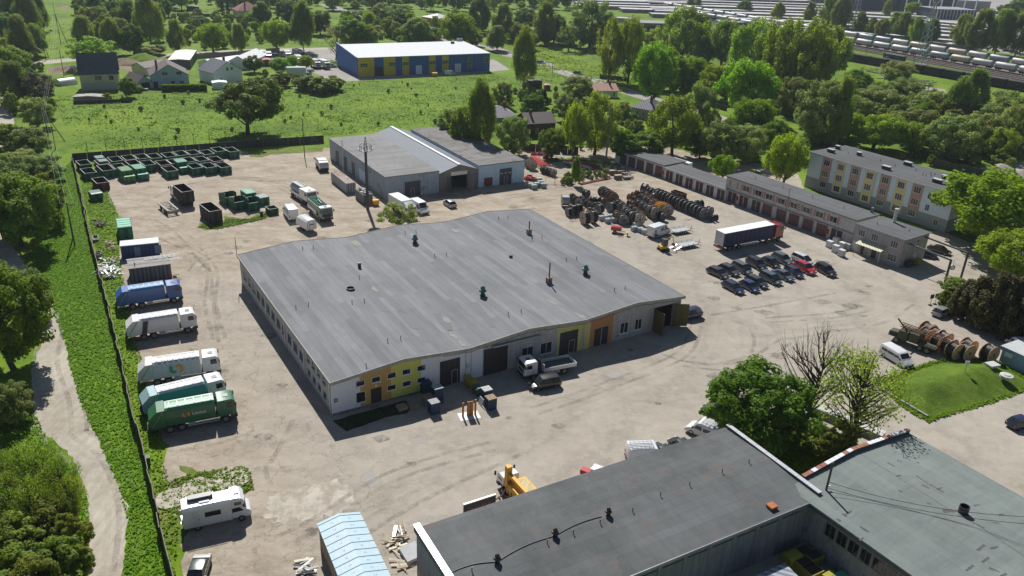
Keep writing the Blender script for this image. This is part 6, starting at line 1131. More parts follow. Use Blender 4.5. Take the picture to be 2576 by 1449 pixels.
# cabins on the left
BLU = mat('cabin_blue', (.02, .05, .17), .6, stripe=(3, .3), streak=.1)
CF = Fr(Q('e6', 765, 662), Q('e6', 1730, 568), 2.6, W=2.6); t = thing('site_cabin', 'dark blue site cabin with a white roof', 'cabin', (CF.a[0], CF.a[1], 0), CF.ang); MB().box(0, CF.L, 0, 2.6, .15, 2.55).build('wall', BLU, t); MB().box(-.06, CF.L+.06, -.06, 2.66, 2.55, 2.7).build('roof', VANW, t)
for x in (2.2, 5.6): MB().box(x, x+1.0 if x < 5 else x+1.1, -.04, -.003, .5, 2.2).build('shuttered_window', mat('shutter_blue', (.16, .22, .32), .6), t)
BX = Fr(Q('e6', 980, 1225), Q('e6', 2030, 1095), 2.7, W=4.4); t = thing('metal_shed', 'grey sheet metal shed with a flat roof covered in ladders', 'shed', (BX.a[0], BX.a[1], 0), BX.ang); MB().box(0, BX.L, 0, 4.4, 0, 2.6).build('wall', mat('old_sheet', (.13, .135, .145), .7, stripe=(3, .5), streak=.4), t); MB().box(-.1, BX.L+.1, -.1, 4.5, 2.6, 2.72).build('roof', mat('dusty_roof', (.30, .27, .24), .9, dirt=((.2, .15, .12), .6, .55)), t); MB().cyl((1., 1., 2.7), (1., 1., 3.3), .07, 8).build('flue', DKMET, t)
def ladder(label, L_, x, y, z, ang, m=None): 
    t = thing('ladder', label, 'ladder', (x, y, z), ang); MB().box(-L_/2, L_/2, -.2, -.15, 0, .06).box(-L_/2, L_/2, .15, .2, 0, .06).build('rails', m or ZINCW, t)
    r_ = MB()
    for i in range(int(L_/.3)): r_.box(-L_/2+.15+i*.3, -L_/2+.18+i*.3, -.15, .15, .015, .045)
    r_.build('rungs', m or ZINCW, t); return t
def bw(x, y, z=2.74): p = BX.world(x, y); return p[0], p[1], z
ladder('long aluminium ladder nearest the front edge of the shed roof', 9.5, *bw(3.8, 1.7), BX.ang); ladder('aluminium ladder second from the front on the shed roof', 8, *bw(4.2, 2.3), BX.ang); ladder('aluminium ladder at the back of the shed roof', 8.5, *bw(4.0, 4.0, 2.78), BX.ang)
t = thing('grating_stack', 'stack of rusty gratings and frames on the shed roof', 'gratings', bw(5.2, 3.1), BX.ang)
for i in range(7): MB().box(-2.6+i*.75, -2.0+i*.75, -.5, .5, .0, .12+.03*(i % 3)).build('grating', mat('grating', (.34, .33, .30), .7, stripe=(12, .8)), t)
def debris(name, label, cat, t, pts, n, mlist, ls=(.6, 2.2), th=.08, seed=1, zmax=.6, parts='board'):
    rnd = random.Random(seed); c = np.mean([GQ(t, *p) for p in pts], 0); P = [GQ(t, *p)-c for p in pts]; o = thing(name, label, cat, (c[0], c[1], 0)); k = 0; x0 = np.min(P, 0); x1 = np.max(P, 0)
    while k < n:
        x, y = rnd.uniform(x0[0], x1[0]), rnd.uniform(x0[1], x1[1])
        if not inpoly(np.array(P), np.array([x]), np.array([y]))[0]: continue
        l = rnd.uniform(*ls); w_ = rnd.uniform(.06, .35); a = rnd.uniform(0, 3.14); z = rnd.uniform(.02, zmax); m = MB().box(-l/2, l/2, -w_/2, w_/2, 0, th).build(parts, rnd.choice(mlist), o); m.location = (x, y, z); m.rotation_euler = (rnd.uniform(-.3, .3), rnd.uniform(-.25, .25), a); k += 1
    return o
WD = mat('white_pvc', (.62, .63, .64), .5, var=.08); TIM = mat('timber', (.42, .33, .22), .8, var=.2); TIMD = mat('timber_grey', (.28, .24, .19), .8, var=.2)
debris('scrap_pile', 'heap of white plastic window frames and scrap beside the shed', 'scrap pile', 'e6', [(330, 1010), (700, 1030), (760, 1400), (600, 1500), (300, 1500), (210, 1250)], 70, [WD, WD, METAL, TIMD, ZINCW], (.6, 2.6), .07, 2, .7)
debris('scrap_heap', 'dark heap of twisted scrap on the grass inside the fence', 'scrap pile', 'e6', [(120, 60), (300, 30), (420, 110), (380, 190), (150, 190)], 30, [DKMET, CHAS, RST], (.4, 1.4), .1, 3, .8)
debris('pallet_scrap', 'broken pallets and boards beside the blue cabin', 'scrap pile', 'e6', [(420, 600), (640, 600), (640, 780), (430, 760)], 22, [TIM, TIMD, TIM], (.6, 1.3), .05, 4, .8)
debris('board_pile', 'loose timber boards left of the front workshop', 'board pile', 'd1', [(1330, 1080), (1420, 1070), (1520, 1370), (1450, 1360)], 16, [TIM, mat('pale_timber', (.62, .56, .44), .8)], (1.0, 2.4), .05, 5, .2)
debris('board_stack', 'stack of grey boards and frames near the workshop corner', 'board pile', 'd1', [(1370, 1000), (1500, 960), (1530, 1090), (1430, 1130)], 16, [TIMD, TIM, ZINCW], (.8, 1.8), .06, 6, .5)
debris('plank_litter', 'white planks and tools at the bottom edge left of the wrapped shed', 'board pile', 'd1', [(400, 1290), (540, 1300), (560, 1440), (450, 1440)], 12, [WD, MATS['pale_timber'], DKMET], (1., 2.2), .06, 7, .4)
t = thing('concrete_rings', 'two stacked concrete well rings inside the fence', 'well rings'); MB().ring((0, 0, 0), (0, 0, .9), .6, .5, 20).build('ring', GREYW, t); MB().ring((-.35, .95, 0), (-.35, .95, .9), .6, .5, 20).build('ring', GREYW, t); c = GQ('e6', 225, 960); place(t, c[0], c[1])
t = thing('stone_trough', 'old concrete trough on the grass inside the fence', 'trough'); openbox(t, 2.6, .9, 0, .5, GREYW, inner=SOIL if 0 else DKMET, nrib=3, name='trough'); c = GQ('e6', 160, 500); place(t, c[0], c[1], R(118))
t = thing('small_loader', 'small silver loader with a black cab in front of the metal shed', 'loader'); MB().box(-.6, .6, -.5, .5, .6, 1.2).build('body', CHAS, t); MB().box(-.6, .3, -.45, .45, 1.2, 1.9).build('cab', GLASS, t); MB().box(-.7, .4, -.55, .55, 1.9, 1.97).build('cab_roof', ZINCW, t); MB().tube([(-.2, .6, 1.1), (.9, .6, 1.5), (1.5, .6, .6)], .09, 8).tube([(-.2, -.6, 1.1), (.9, -.6, 1.5), (1.5, -.6, .6)], .09, 8).build('lift_arms', ZINCW, t); MB().box(1.3, 1.8, -.7, .7, .3, .8).build('bucket', RED, t)
for x in (-.5, .6):
    for s in (-1, 1): wheel(t, x, s*.7, .35, .25)
c = GQ('e6', 1750, 1460); place(t, c[0], c[1], R(25))
# wrapped timber shed at the bottom
WF = Fr((800.5, 1319), (904, 1291), 3.1); A0 = G((800.5, 1319), 2.9); A1 = G(Q('d1', 1040, 808), 2.9); dn = (A1-A0)/np.hypot(*(A1-A0)); wS = float(np.hypot(*(A1-A0)))
bl = G(Q('d1', 800, 1440), 2.9); dv = (bl-A0)/np.hypot(*(bl-A0)); t = thing('wrapped_shed', 'unfinished timber shed wrapped in pale blue roofing membrane', 'shed', (A0[0], A0[1], 0), math.atan2(dn[1], dn[0]))
MEM = mat('membrane', (.42, .58, .66), .45, var=.06, spec=.6, bump=.25, bs=3); LS = 15.
mm_ = MB().add([(-.1, .15, 2.9), (wS/2, .15, 3.45), (wS/2, -LS, 3.45), (-.1, -LS, 2.9)], [(0, 1, 2, 3)]).add([(wS/2, .15, 3.45), (wS+.1, .15, 2.9), (wS+.1, -LS, 2.9), (wS/2, -LS, 3.45)], [(0, 1, 2, 3)]); ms = mm_.build('roof_membrane', MEM, t)
for i in range(14):
    y = -.2-i*1.05; b = MB()
    for x0_, x1_, z0_, z1_ in ((-.1, wS/2, 2.92, 3.47), (wS/2, wS+.1, 3.47, 2.92)): b.add([(x0_, y, z0_), (x1_, y, z1_), (x1_, y-.06, z1_), (x0_, y-.06, z0_)], [(0, 1, 2, 3)])
    b.build('batten', DKMET, ms, recalc=False)
DL = mat('print_grey', (.16, .22, .26), .6)
rnd = random.Random(8)
for i in range(13):
    for x in (wS*.25, wS*.75):
        y = -.75-i*1.05; z = 2.9+.55*(1-abs(x-wS/2)/(wS/2))+.016; s_ = 1 if x < wS/2 else -1; k = MB(); th = math.atan2(.55, wS/2)*s_
        for j in range(4): xx = x-.3+j*.16+rnd.uniform(-.02, .02); k.add([(xx, y-.12, 0), (xx+.06, y-.12, 0), (xx+.07, y+.12, 0), (xx+.02, y+.12, 0)], [(0, 1, 2, 3)])
        V_ = k.v; k.v = [(vx, vy, 2.9+.55*(1-abs(vx-wS/2)/(wS/2))+.012) for vx, vy, _ in V_]; k.build('print_mark', DL, ms, recalc=False)
MB().box(0.05, .2, -LS, .05, 0, 2.85).box(wS-.2, wS-.05, -LS, .05, 0, 2.85).box(.2, wS-.2, -.1, .05, 0, 2.85).build('wall', TIMD, t)
for i in range(15): MB().box(-.03, .05, -1.-i*1., -.9-i*1., .1, 2.8).build('stud', TIM, t)
t = thing('grey_platform', 'flat grey platform leaning out by the workshop corner', 'platform'); P = [GQ('d1', *p, z=.5) for p in ((1440, 1165), (1600, 1085), (1680, 1230), (1525, 1300))]; c = np.mean(P, 0); MB().xy([tuple(p-c) for p in P], .1, .5).build('slab', mat('grey_slab', (.40, .40, .42), .8), t); place(t, c[0], c[1])
t = thing('advert_board', 'dark board with faded red lettering leaning behind the workshop', 'sign board'); MB().box(-1.9, 1.9, -.06, .06, .6, 2.6).build('board', mat('board_dark', (.06, .05, .05), .8, var=.3), t); MB().box(-1.9, 1.9, -.1, .1, 2.6, 2.72).build('top_cap', ZINCW, t)
k = MB(); rnd = random.Random(5)
for i in range(7):
    x = -1.4+i*.4
    for j in range(2): z = 1.2+j*.5; k.box(x, x+.05, -.075, -.062, z, z+.35).box(x+.05, x+.26, -.075, -.062, z+.3*rnd.random(), z+.05+.3*rnd.random()+.02)
k.build('faded_letters', mat('faded_red', (.25, .07, .07), .8), t); c = GQ('d1', 2250, 760, 1.5); place(t, c[0], c[1], R(30))
t = thing('lattice_tripod', 'rusty lattice tripod frame behind the front workshop', 'frame'); MB().tube([(-2.6, 0, .4), (0, 0, 1.6), (1.3, .6, 2.8)], .07, 6).tube([(1.3, .6, 2.8), (2.4, -1.6, .5), (0, 0, 1.6)], .07, 6).tube([(-2.6, .4, .4), (2.4, -1.6, .5)], .06, 6).tube([(.6, 0, 2.2), (.6, -1.0, .8), (1.3, .6, 2.8)], .05, 6).build('lattice', RST, t); c = GQ('d1', 2480, 640, 1.4); place(t, c[0], c[1], R(30))
# pallets
PB = mat('pallet_blue', (.03, .06, .13), .7, var=.2); PT = mat('pallet_top', (.42, .47, .48), .7, var=.1)
def pallet_stack(label, n, m, top, ang, q, z=1.):
    t = thing('pallet_stack', label, 'pallets'); 
    for i in range(n):
        b = MB(); z0 = i*.145
        for y in (-.38, 0, .38): b.box(-.6, .6, y-.05, y+.05, z0, z0+.09)
        for j in range(5 if i == n-1 else 2): yy = -.38+j*(.76/4 if i == n-1 else .76); b.box(-.6, .6, yy-.06, yy+.06, z0+.092, z0+.125)
        b.build('pallet', top if i == n-1 else m, t)
    c = GQ(*q); place(t, c[0], c[1], R(ang)).scale = (1.05, 1.3, 1); return t
pallet_stack('tall stack of blue pallets against the yellow wall', 13, PB, PB, 31, ('e7', 235, 350)); pallet_stack('tall stack of blue pallets with a pale top, by the big grey gate', 17, PB, PT, 31, ('e7', 395, 480)); pallet_stack('stack of weathered wooden pallets behind the front blue stack', 9, TIMD, TIMD, 31, ('e7', 260, 500)); pallet_stack('front stack of blue pallets with a pale grey top in the shade', 12, PB, PT, 31, ('e7', 345, 620))
pallet_stack('stack of blue pallets with a white top beside the dumpsters', 13, PB, mat('pallet_white', (.6, .62, .6), .7), 31, ('e7', 1090, 450)); pallet_stack('stack of blue pallets with wooden ones on top, standing in the sun', 12, PB, TIM, 31, ('e7', 1150, 560)); pallet_stack('low stack of dark pallets beside the brown door', 5, TIMD, TIMD, 31, ('c1', 1560, 1200)); pallet_stack('low stack of brown pallets on the grass bed', 3, TIM, TIM, 31, ('c1', 1450, 1210))
t = thing('leaning_pallet', 'white pallet leaning against the blue stack', 'pallets'); MB().box(-.5, .5, -.05, .05, 0, 1.1).build('board', PT, t).rotation_euler = (R(-15), 0, 0); c = GQ('e7', 1000, 520); place(t, c[0], c[1], R(-60))
t = thing('wooden_posts', 'orange wooden gate panel and two posts standing on a white base', 'panel'); WO = mat('stained_wood', (.42, .17, .03), .6, var=.15, stripe=(4, .3)); MB().box(-1.5, 1.2, -.9, .9, 0, .03).build('base_sheet', WD, t); MB().box(-1.1, -.85, -.06, .06, .03, 2.1).build('post', WO, t); MB().box(.55, .8, -.06, .06, .03, 2.3).build('post', WO, t); MB().box(-.45, .4, -.05, .05, .03, 2.15).build('panel', WO, t); c = GQ('e7', 860, 680); place(t, c[0], c[1]+.2, R(20))
def bags(label, q, n, ang, s=1., m=None, group=None):
    t = thing('bag_pallet', label, 'pallet of bags', group=group); b = MB(); rnd = random.Random(int(q[1]))
    MB().box(-.6, .6, -.5, .5, 0, .14).build('pallet', TIMD, t)
    for i in range(n): a = rnd.uniform(-.03, .03); b.box(-.6+a, .6+a, -.5-a, .5-a, .15+i*.14, .28+i*.14)
    b.build('bags', m or WD, t, bevel=.02); c = GQ(*q); place(t, c[0], c[1], R(ang)).scale = (s, s, s); return t
for q, n, lab in (((615, 1045), 9, 'pallet of white bags furthest left by the garages'), ((680, 1010), 9, 'pallet of white bags at the back right of the group'), ((675, 1095), 10, 'pallet of white bags at the front left of the group'), ((740, 1060), 9, 'pallet of white bags in the middle of the group'), ((800, 1065), 8, 'pallet of white bags nearest the office'), ((735, 1135), 9, 'pallet of white bags standing in front of the others')): bags(lab, ('b3',)+q, n, -55)
IB = mat('battery_grey', (.32, .37, .40), .6, var=.1)
IBG = 'grey crates of cable gear among the drums'
def crate(label, q, ang=25, s=1.): 
    t = thing('grey_crate', label, 'crate', group=IBG); b = MB().box(-.6, .6, -.45, .45, .05, .95).build('box', IB, t); k = MB()
    for i in range(4):
        for j in range(3): k.box(-.52+i*.28, -.34+i*.28, -.38+j*.28, -.2+j*.28, .951, 1.02)
    k.build('fittings', WD, b) ; c = GQ(*q); place(t, c[0], c[1], R(ang)).scale = (s,)*3; return t
for i, q in enumerate([('e1', 1430, 1210), ('e1', 1540, 1200), ('e1', 1620, 1290), ('e1', 1690, 1170), ('e1', 1800, 1270), ('e2', 170, 1300), ('e2', 210, 1200), ('e2', 330, 1330), ('e2', 420, 1370)]):
    crate('grey crate of fittings %s' % ['at the left of the crates in front of the drums', 'beside the leftmost crate in front of the drums', 'nearest to the red generator', 'at the back of the crates in front of the drums', 'at the right of the crates in front of the drums', 'left of the striped van', 'behind the crates left of the striped van', 'between two crates left of the striped van', 'right behind the striped van'][i], q)
for i, q in enumerate([(330, 720), (400, 740), (455, 765), (500, 730), (560, 700), (610, 740), (540, 650)]):
    crate('grey crate %s from the left beside the pale hall corner' % ORD[i], ('e5',)+q, 20, 1.1)
# ================================================================ CABLE DRUMS
CW = {'b': mat('drum_black', (.05, .052, .058), .6, var=.3), 'w': mat('drum_wood', (.34, .28, .22), .85, var=.25, stripe=(3, .3)), 'n': mat('drum_brown', (.22, .13, .085), .85, var=.25), 'o': mat('drum_orange', (.62, .32, .05), .7, var=.15), 'g': mat('drum_greywood', (.17, .17, .175), .85, var=.3), 'x': mat('drum_newwood', (.55, .34, .20), .8, var=.2)}
CC = {'k': mat('cable_black', (.014, .014, .016), .35, var=.3, stripe=(20, .3)), 's': mat('cable_steel', (.35, .38, .42), .4, .5), 'w': mat('core_white', (.6, .55, .5), .7), 'u': mat('cable_blue', (.05, .07, .10), .4)}
DR = {}
def drum(D_, W_, fl, cb_, fill=.82, label='', group=None):
    D_ *= 1.14; key = (round(D_, 1), round(W_, 1), fl, cb_)
    if key in DR: return copy_tree(DR[key])
    t = thing('cable_drum', label, 'cable drum', group=group); r_ = D_/2; h = W_/2
    for s in (-1, 1):
        f = MB().ring((s*h, 0, r_), (s*(h-.07), 0, r_), r_, .09, 28).build('flange', CW[fl], t); MB().ring((s*(h+.012), 0, r_), (s*h, 0, r_), r_, r_*.95, 28).build('flange_rim', CW['w'] if fl in 'bg' else CW[fl], f); MB().ring((s*(h+.03), 0, r_), (s*(h+.002), 0, r_), r_*.16, .07, 12).build('hub_plate', DKMET, f)
        if s > 0 and fl in 'bgw': MB().cb((h+.012, r_*.35, r_*1.45), (.012, .25, .32)).build('label_plate', WD, f)
    MB().cyl((-h+.07, 0, r_), (h-.07, 0, r_), r_*(fill if cb_ != 'w' else .35), 28).build('cable', CC[cb_], t, smooth=True); DR[key] = t; return t
NAMES = {'b': 'black', 'w': 'weathered wooden', 'n': 'brown', 'o': 'orange', 'g': 'dark grey', 'x': 'new wooden'}
def drow(t, x0, y0, x1, y1, specs, where, D_=2.2, W_=1.15, ang=None, group='cable drums stored in rows on the yard'):
    a = GQ(t, x0, y0, D_/2); b = GQ(t, x1, y1, D_/2); n = len(specs); dr = b-a; A_ = math.atan2(dr[1], dr[0]) -R(17) if ang is None else R(ang); gap = np.hypot(*dr)/max(1, n-1) if n > 1 else W_
    for i, s_ in enumerate(specs):
        fl, cb_ = s_[0], s_[1]; p = a+dr*(i/max(1, n-1) if n > 1 else .5); k = {'1': .82, '2': .66, '3': .5}.get(s_[2:3], 1); o = drum(D_*k, min(W_, gap*.97) if n > 1 and k == 1 else W_*k, fl, cb_)
        o['label'] = '%s cable drum, %s in %s' % (NAMES[fl], ORD[i], where) if n > 1 else '%s cable drum %s' % (NAMES[fl], where); o['category'] = 'cable drum'; o['group'] = group; place(o, p[0], p[1], A_+random.Random(i*7+int(x0)).uniform(-.06, .06))
drow('e2', 540, 290, 1930, 870, ['bk1', 'bk1', 'bk1', 'gk', 'bk', 'gk', 'bk', 'gk', 'bk', 'bk', 'gk', 'bk', 'gk', 'bk', 'gk', 'bk', 'gk'], 'the long right hand row counted from the far end', 2.3, 1.25)
drow('e2', 385, 240, 480, 260, ['nu'], 'with blue grey cable at the far end of the rows', 2.2, 1.2, -35)
drow('e2', 500, 360, 690, 430, ['nk2', 'nu1'], 'the brown pair behind the long right hand row', 2.2, 1.1)
drow('e2', 390, 340, 830, 570, ['bk2', 'nk2', 'bk2', 'nk3', 'nk3'], 'the row of small drums behind the orange ones', 2.1, 1.)
drow('e2', 400, 460, 640, 600, ['bk1', 'gk1', 'bk1', 'gk1'], 'the dark row running up to the orange drums', 2.1, 1.1)
drow('e2', 700, 630, 1010, 800, ['nw1', 'ow1', 'ow', 'ww'], 'the orange row', 2.3, 1.1)
drow('e2', 300, 610, 590, 790, ['bk1', 'gk1', 'bk1', 'gk'], 'the dark row left of the orange row', 2.3, 1.25)
drow('e2', 650, 830, 740, 870, ['wk'], 'with a wooden flange in front of the orange drum', 2.5, 1.5, -72)
drow('e2', 820, 900, 920, 950, ['bk1'], 'at the front end beside the orange drum', 2.1, 1.4, -50)
drow('e2', 240, 330, 60, 420, ['nw2', 'nk2', 'nw2'], 'the heap of brown drums at the far left', 2.1, .9, -40)
drow('e2', 330, 440, 190, 470, ['nw2', 'nk2'], 'the second line of the brown heap', 2.1, .9, -40)
drow('e2', 60, 560, 200, 620, ['nk2', 'nk2', 'nw2'], 'the third line of the brown heap', 2.1, .9, -40)
drow('e2', 110, 700, 220, 760, ['bk2', 'nk2'], 'the pair left of the dark row', 2.3, 1.2)
drow('e2', 270, 810, 380, 860, ['bk2', 'nk2'], 'the low pair before the front big drums', 2.1, 1.)
drow('e2', 130, 960, 280, 1010, ['bk', 'wk'], 'the big front pair next to the striped van', 2.5, 1.4)
drow('e2', 1680, 640, 1830, 620, ['bk1', 'bk1'], 'the black pair behind the long row', 2.4, 1.2, 20)
drow('e2', 2050, 830, 2060, 840, ['gk'], 'next to the near end of the long row', 2.2, .9, -50)
drow('e2', 2150, 960, 2230, 940, ['bk2', 'bk2'], 'the tiny pair at the very end of the long row', 1.9, .9, 20)
drow('e1', 360, 650, 370, 650, ['ws'], 'with shiny steel wire at the far left', 2.4, 1.7, 2)
drow('e1', 570, 540, 780, 690, ['bk1', 'bk1', 'gk1'], 'the dark row behind the steel wire drum', 2.1, .95)
drow('e1', 760, 520, 860, 500, ['bk3', 'bk3'], 'the small pair behind the dark row', 2.2, 1.2)
drow('e1', 970, 430, 1000, 440, ['bk1'], 'beside the red pipe ends at the back', 2.4, 1.1, -42)
drow('e1', 930, 610, 1110, 730, ['bk2', 'bk2', 'bk2'], 'the small black row in the left cluster', 2.2, 1.1)
drow('e1', 1160, 590, 1310, 610, ['bk2', 'bk2'], 'the small pair in the middle of the left cluster', 2.2, 1.2)
drow('e1', 1480, 640, 1490, 640, ['nk1'], 'in front of the four big far ones', 2.1, 1.4, -62)
drow('e1', 1490, 400, 1780, 570, ['bk', 'gk', 'bk', 'nk', 'nk'], 'the row of big drums at the far middle', 2.3, 1.)
drow('e1', 470, 960, 740, 890, ['gk1', 'bk', 'bk'], 'the row at the front left of the cluster', 2.1, 1.2)
drow('e1', 950, 1160, 960, 1160, ['wk'], 'with a wooden flange at the front of the left cluster', 2.5, 1.4, 28)
drow('e1', 1180, 1120, 1190, 1120, ['wk'], 'beside the front wooden flanged one', 2.4, 1.2, 24)
drow('e1', 870, 860, 1080, 850, ['ow3', 'wk3'], 'the small pair between the left cluster rows', 2.3, 1.2, 20)
drow('e1', 960, 990, 970, 990, ['nw2'], 'with a white core behind the front wooden drums', 2.2, 1.2, 10)
drow('e1', 1370, 860, 1380, 860, ['gk1'], 'near the white sacks in the left cluster', 2.3, 1.5, 38)
drow('e1', 1240, 700, 1370, 690, ['bk3', 'bk3'], 'the tiny black pair in the left cluster', 2.2, 1.2, 10)
drow('e1', 1720, 830, 1730, 830, ['gk'], 'standing alone in the middle gap', 2.0, 1.4, 40)
drow('e1', 1940, 720, 2150, 860, ['bk1', 'gk1', 'bk1'], 'the row between the middle gap and the brown heap', 2.2, 1.15)
drow('e1', 2150, 930, 2230, 980, ['gk1', 'gk1'], 'the grey pair before the big front drums', 2.2, 1.2)
drow('e1', 1920, 1080, 2080, 1170, ['nk1', 'gk1'], 'the pair behind the red generator', 2.4, 1.3)
drow('e5', 380, 330, 430, 360, ['wk1', 'wk1'], 'the wooden pair at the pale hall corner', 2.6, 1.)
drow('e5', 620, 420, 780, 470, ['bk2', 'bk2', 'bk2', 'wk2'], 'the short row behind the mesh gates', 2.5, 1.2)
DG_ = 'wooden cable drums beside the grass mound'
for i, (x, y) in enumerate([(1580, 440), (1570, 495), (1665, 490), (1745, 530), (1690, 560), (1790, 590), (1850, 640), (1985, 605), (1960, 650), (2195, 665)]):
    drow('c3', x-35, y-6, x+35, y+8, ['xk'], ['farthest back by the drilling truck', 'half behind the mast of the drilling truck', 'third from the drilling truck', 'on the far side of the middle of the line', 'on the near side of the middle of the line', 'with a thick black winding in the middle', 'standing forward of the middle drums', 'on the far side at the right', 'on the near side at the right', 'standing apart next to the blue cabin'][i]+', mound side', 2.4, 1.5, -62, DG_)
t = thing('yellow_reel', 'small yellow reel stand beside the red generator', 'reel'); MB().lathe([(.5, 0), (.5, .08), (.15, .1), (.15, .7), (.45, .72), (.45, .8), (.02, .82)], 16).build('reel', mat('pale_yellow_wood', (.5, .4, .15), .7), t); c = GQ('b2', 1160, 930); place(t, c[0], c[1])
c = GQ('e2', 1290, 440); t = thing('rusty_crate', 'low rusty open crate behind the long drum row', 'crate'); openbox(t, 3.6, 1.6, 0, 1.1, RUS, rim=RUS, nrib=4); place(t, c[0], c[1], R(-50))
# storage corner: red pipes, hoses, mesh gates
REDP = mat('red_pipe', (.50, .02, .03), .45, var=.05); RCOIL = mat('red_coil', (.42, .03, .035), .5)
def pipes(label, t, a, b, n, w_, m, r_=.07, bend=.6, z=.1, cat='pipes', name='pipe_bundle', sd=1):
    p, q = GQ(t, *a), GQ(t, *b); d = q-p; L_ = float(np.hypot(*d)); o = thing(name, label, cat, (p[0], p[1], 0), math.atan2(d[1], d[0])); rnd = random.Random(sd)
    for i in range(n):
        y0 = -w_/2+w_*i/max(1, n-1); f = rnd.uniform(.6, 1.); mm = MB(); mm.tube([(x, y0*(f+(1-f)*x/L_)+bend*math.sin(x/L_*3.1), z+(i % 3)*r_*1.7) for x in np.linspace(0, L_*rnd.uniform(.9, 1.05), 9)], r_, 6); mm.build('pipe', m, o, smooth=True)
    return o
pipes('fan of bright red cable ducts beside the wooden drums', 'e5', (440, 230), (640, 390), 12, 2.6, REDP, .09, -.3); pipes('bundle of long dark red ducts lying by the far fence', 'e5', (1010, 300), (1500, 410), 12, 1.8, REDP, .08, .5, sd=2); pipes('bundle of white ducts lying beside the red ones', 'e5', (940, 320), (1420, 430), 6, .7, WD, .08, .3, sd=3); pipes('thin red ducts at the foot of the weedy strip', 'e5', (1230, 700), (1760, 590), 6, .8, mat('dull_red_pipe', (.30, .03, .03), .5), .06, .2, sd=4); pipes('light steel poles on the weedy strip', 'e5', (1120, 600), (1450, 555), 4, .4, ZINCW, .06, 0, sd=5)
for i, (x, y, z) in enumerate([(450, 195, 0), (555, 195, 0), (650, 250, 0), (380, 580, 0), (440, 620, 0), (340, 610, 0)]):
    t = thing('hose_coil', 'coil of red hose %s' % ['standing nearest the red duct fan', 'second from the duct fan', 'in front of the white sacks by the wall', 'behind the grey crates at the hall corner', 'right of the grey crates at the hall corner', 'left behind the crates at the hall corner'][i], 'hose coil'); m = MB()
    for k in range(3): r_ = .75-.0*k; m.tube([(r_*math.cos(a), r_*math.sin(a), .15+k*.2) for a in np.linspace(0, 6.283, 19)], .11, 6)
    m.build('coil', RCOIL, t, smooth=True); c = GQ('e5', x, y); place(t, c[0], c[1])
bags('stack of white sacks by the storage wall', ('e5', 640, 200), 8, 20, 1.4); 
def timber(label, q, n=5, s=1., m=TIM): 
    t = thing('timber_stack', label, 'timber stack'); 
    for i in range(n): MB().box(-1., 1., -.5, .5, .1+i*.22, .25+i*.22).build('layer', m if i == n-1 else TIMD, t)
    c = GQ('e5', *q); place(t, c[0], c[1], R(20)).scale = (s,)*3
timber('timber stack with a pale top at the end of the weedy strip', (1770, 520)); timber('timber stack in front of the others near the garages', (1860, 600)); timber('timber stack behind near the garages', (1900, 510), 4); timber('dark timber stack under the garage corner', (2010, 600), 3, 1., TIMD)
debris('frame_heap', 'tangle of dark steel frames near the first garage', 'scrap pile', 'e5', [(1930, 460), (2120, 540), (2120, 600), (1930, 570)], 30, [DKMET, TIMD, METAL], (.5, 1.8), .08, 9, 1.2); debris('grey_fittings', 'rows of grey brackets on the ground near the storage corner', 'scrap pile', 'e5', [(1540, 420), (1820, 380), (1830, 450), (1600, 480)], 40, [ZINCW, METAL], (.3, 1.2), .06, 10, .5); debris('cart_frames', 'light trailer frames by the storage wall', 'scrap pile', 'e5', [(820, 180), (980, 170), (980, 280), (840, 280)], 16, [METAL, DKMET, ZINCW], (.8, 2.4), .06, 11, .9)
t = thing('mesh_gate', 'pair of mesh gates on thin frames between the hall and the weeds', 'gate'); p, q = GQ('e5', 640, 690), GQ('e5', 965, 710); L_ = float(np.hypot(*(q-p)))
for i in range(2):
    x0_, x1_ = L_*i/2+.03, L_*(i+1)/2-.03; m = MB(); m.box(x0_, x0_+.06, -.03, .03, 0, 1.9).box(x1_-.06, x1_, -.03, .03, 0, 1.9).box(x0_+.06, x1_-.06, -.03, .03, 1.84, 1.9).box(x0_+.06, x1_-.06, -.03, .03, .1, .16); m.build('gate_frame', RST, t)
place(t, p[0], p[1], math.atan2(*(q-p)[::-1]))
# coiled rusty hose + bin near the skips
t = thing('hose_heap', 'heap of coiled rusty brown hoses on the ground', 'hose coil'); m = MB(); rnd = random.Random(2)
for k in range(4): ox, oy, r_ = rnd.uniform(-.7, .7), rnd.uniform(-.3, .3), rnd.uniform(.6, 1.0); m.tube([(ox+r_*math.cos(a), oy+r_*.7*math.sin(a), .1+k*.09+.03*math.sin(3*a)) for a in np.linspace(0, 6.283, 17)], .09, 6)
m.build('hose', RST, t, smooth=True); MB().box(-.3, .3, -.2, .2, .02, .3).build('fitting', WD, t); c = GQ('e4', 1645, 640); place(t, c[0], c[1])
def wbin(label, q, m, ang=30): t = thing('wheelie_bin', label, 'bin'); MB().loft([[(-.24, -.26, .1), (.24, -.26, .1), (.24, .26, .1), (-.24, .26, .1)], [(-.29, -.32, 1.), (.29, -.32, 1.), (.29, .32, 1.), (-.29, .32, 1.)]]).build('body', m, t); MB().box(-.33, .33, -.34, .36, 1.0, 1.08).build('lid', m, t); c = GQ(*q); return place(t, c[0], c[1], R(ang))
wbin('dark wheelie bin beside the rusty hoses', ('e4', 1512, 660), CHAS); wbin('green wheelie bin against the long fence', ('d0', 1490, 320), GB)
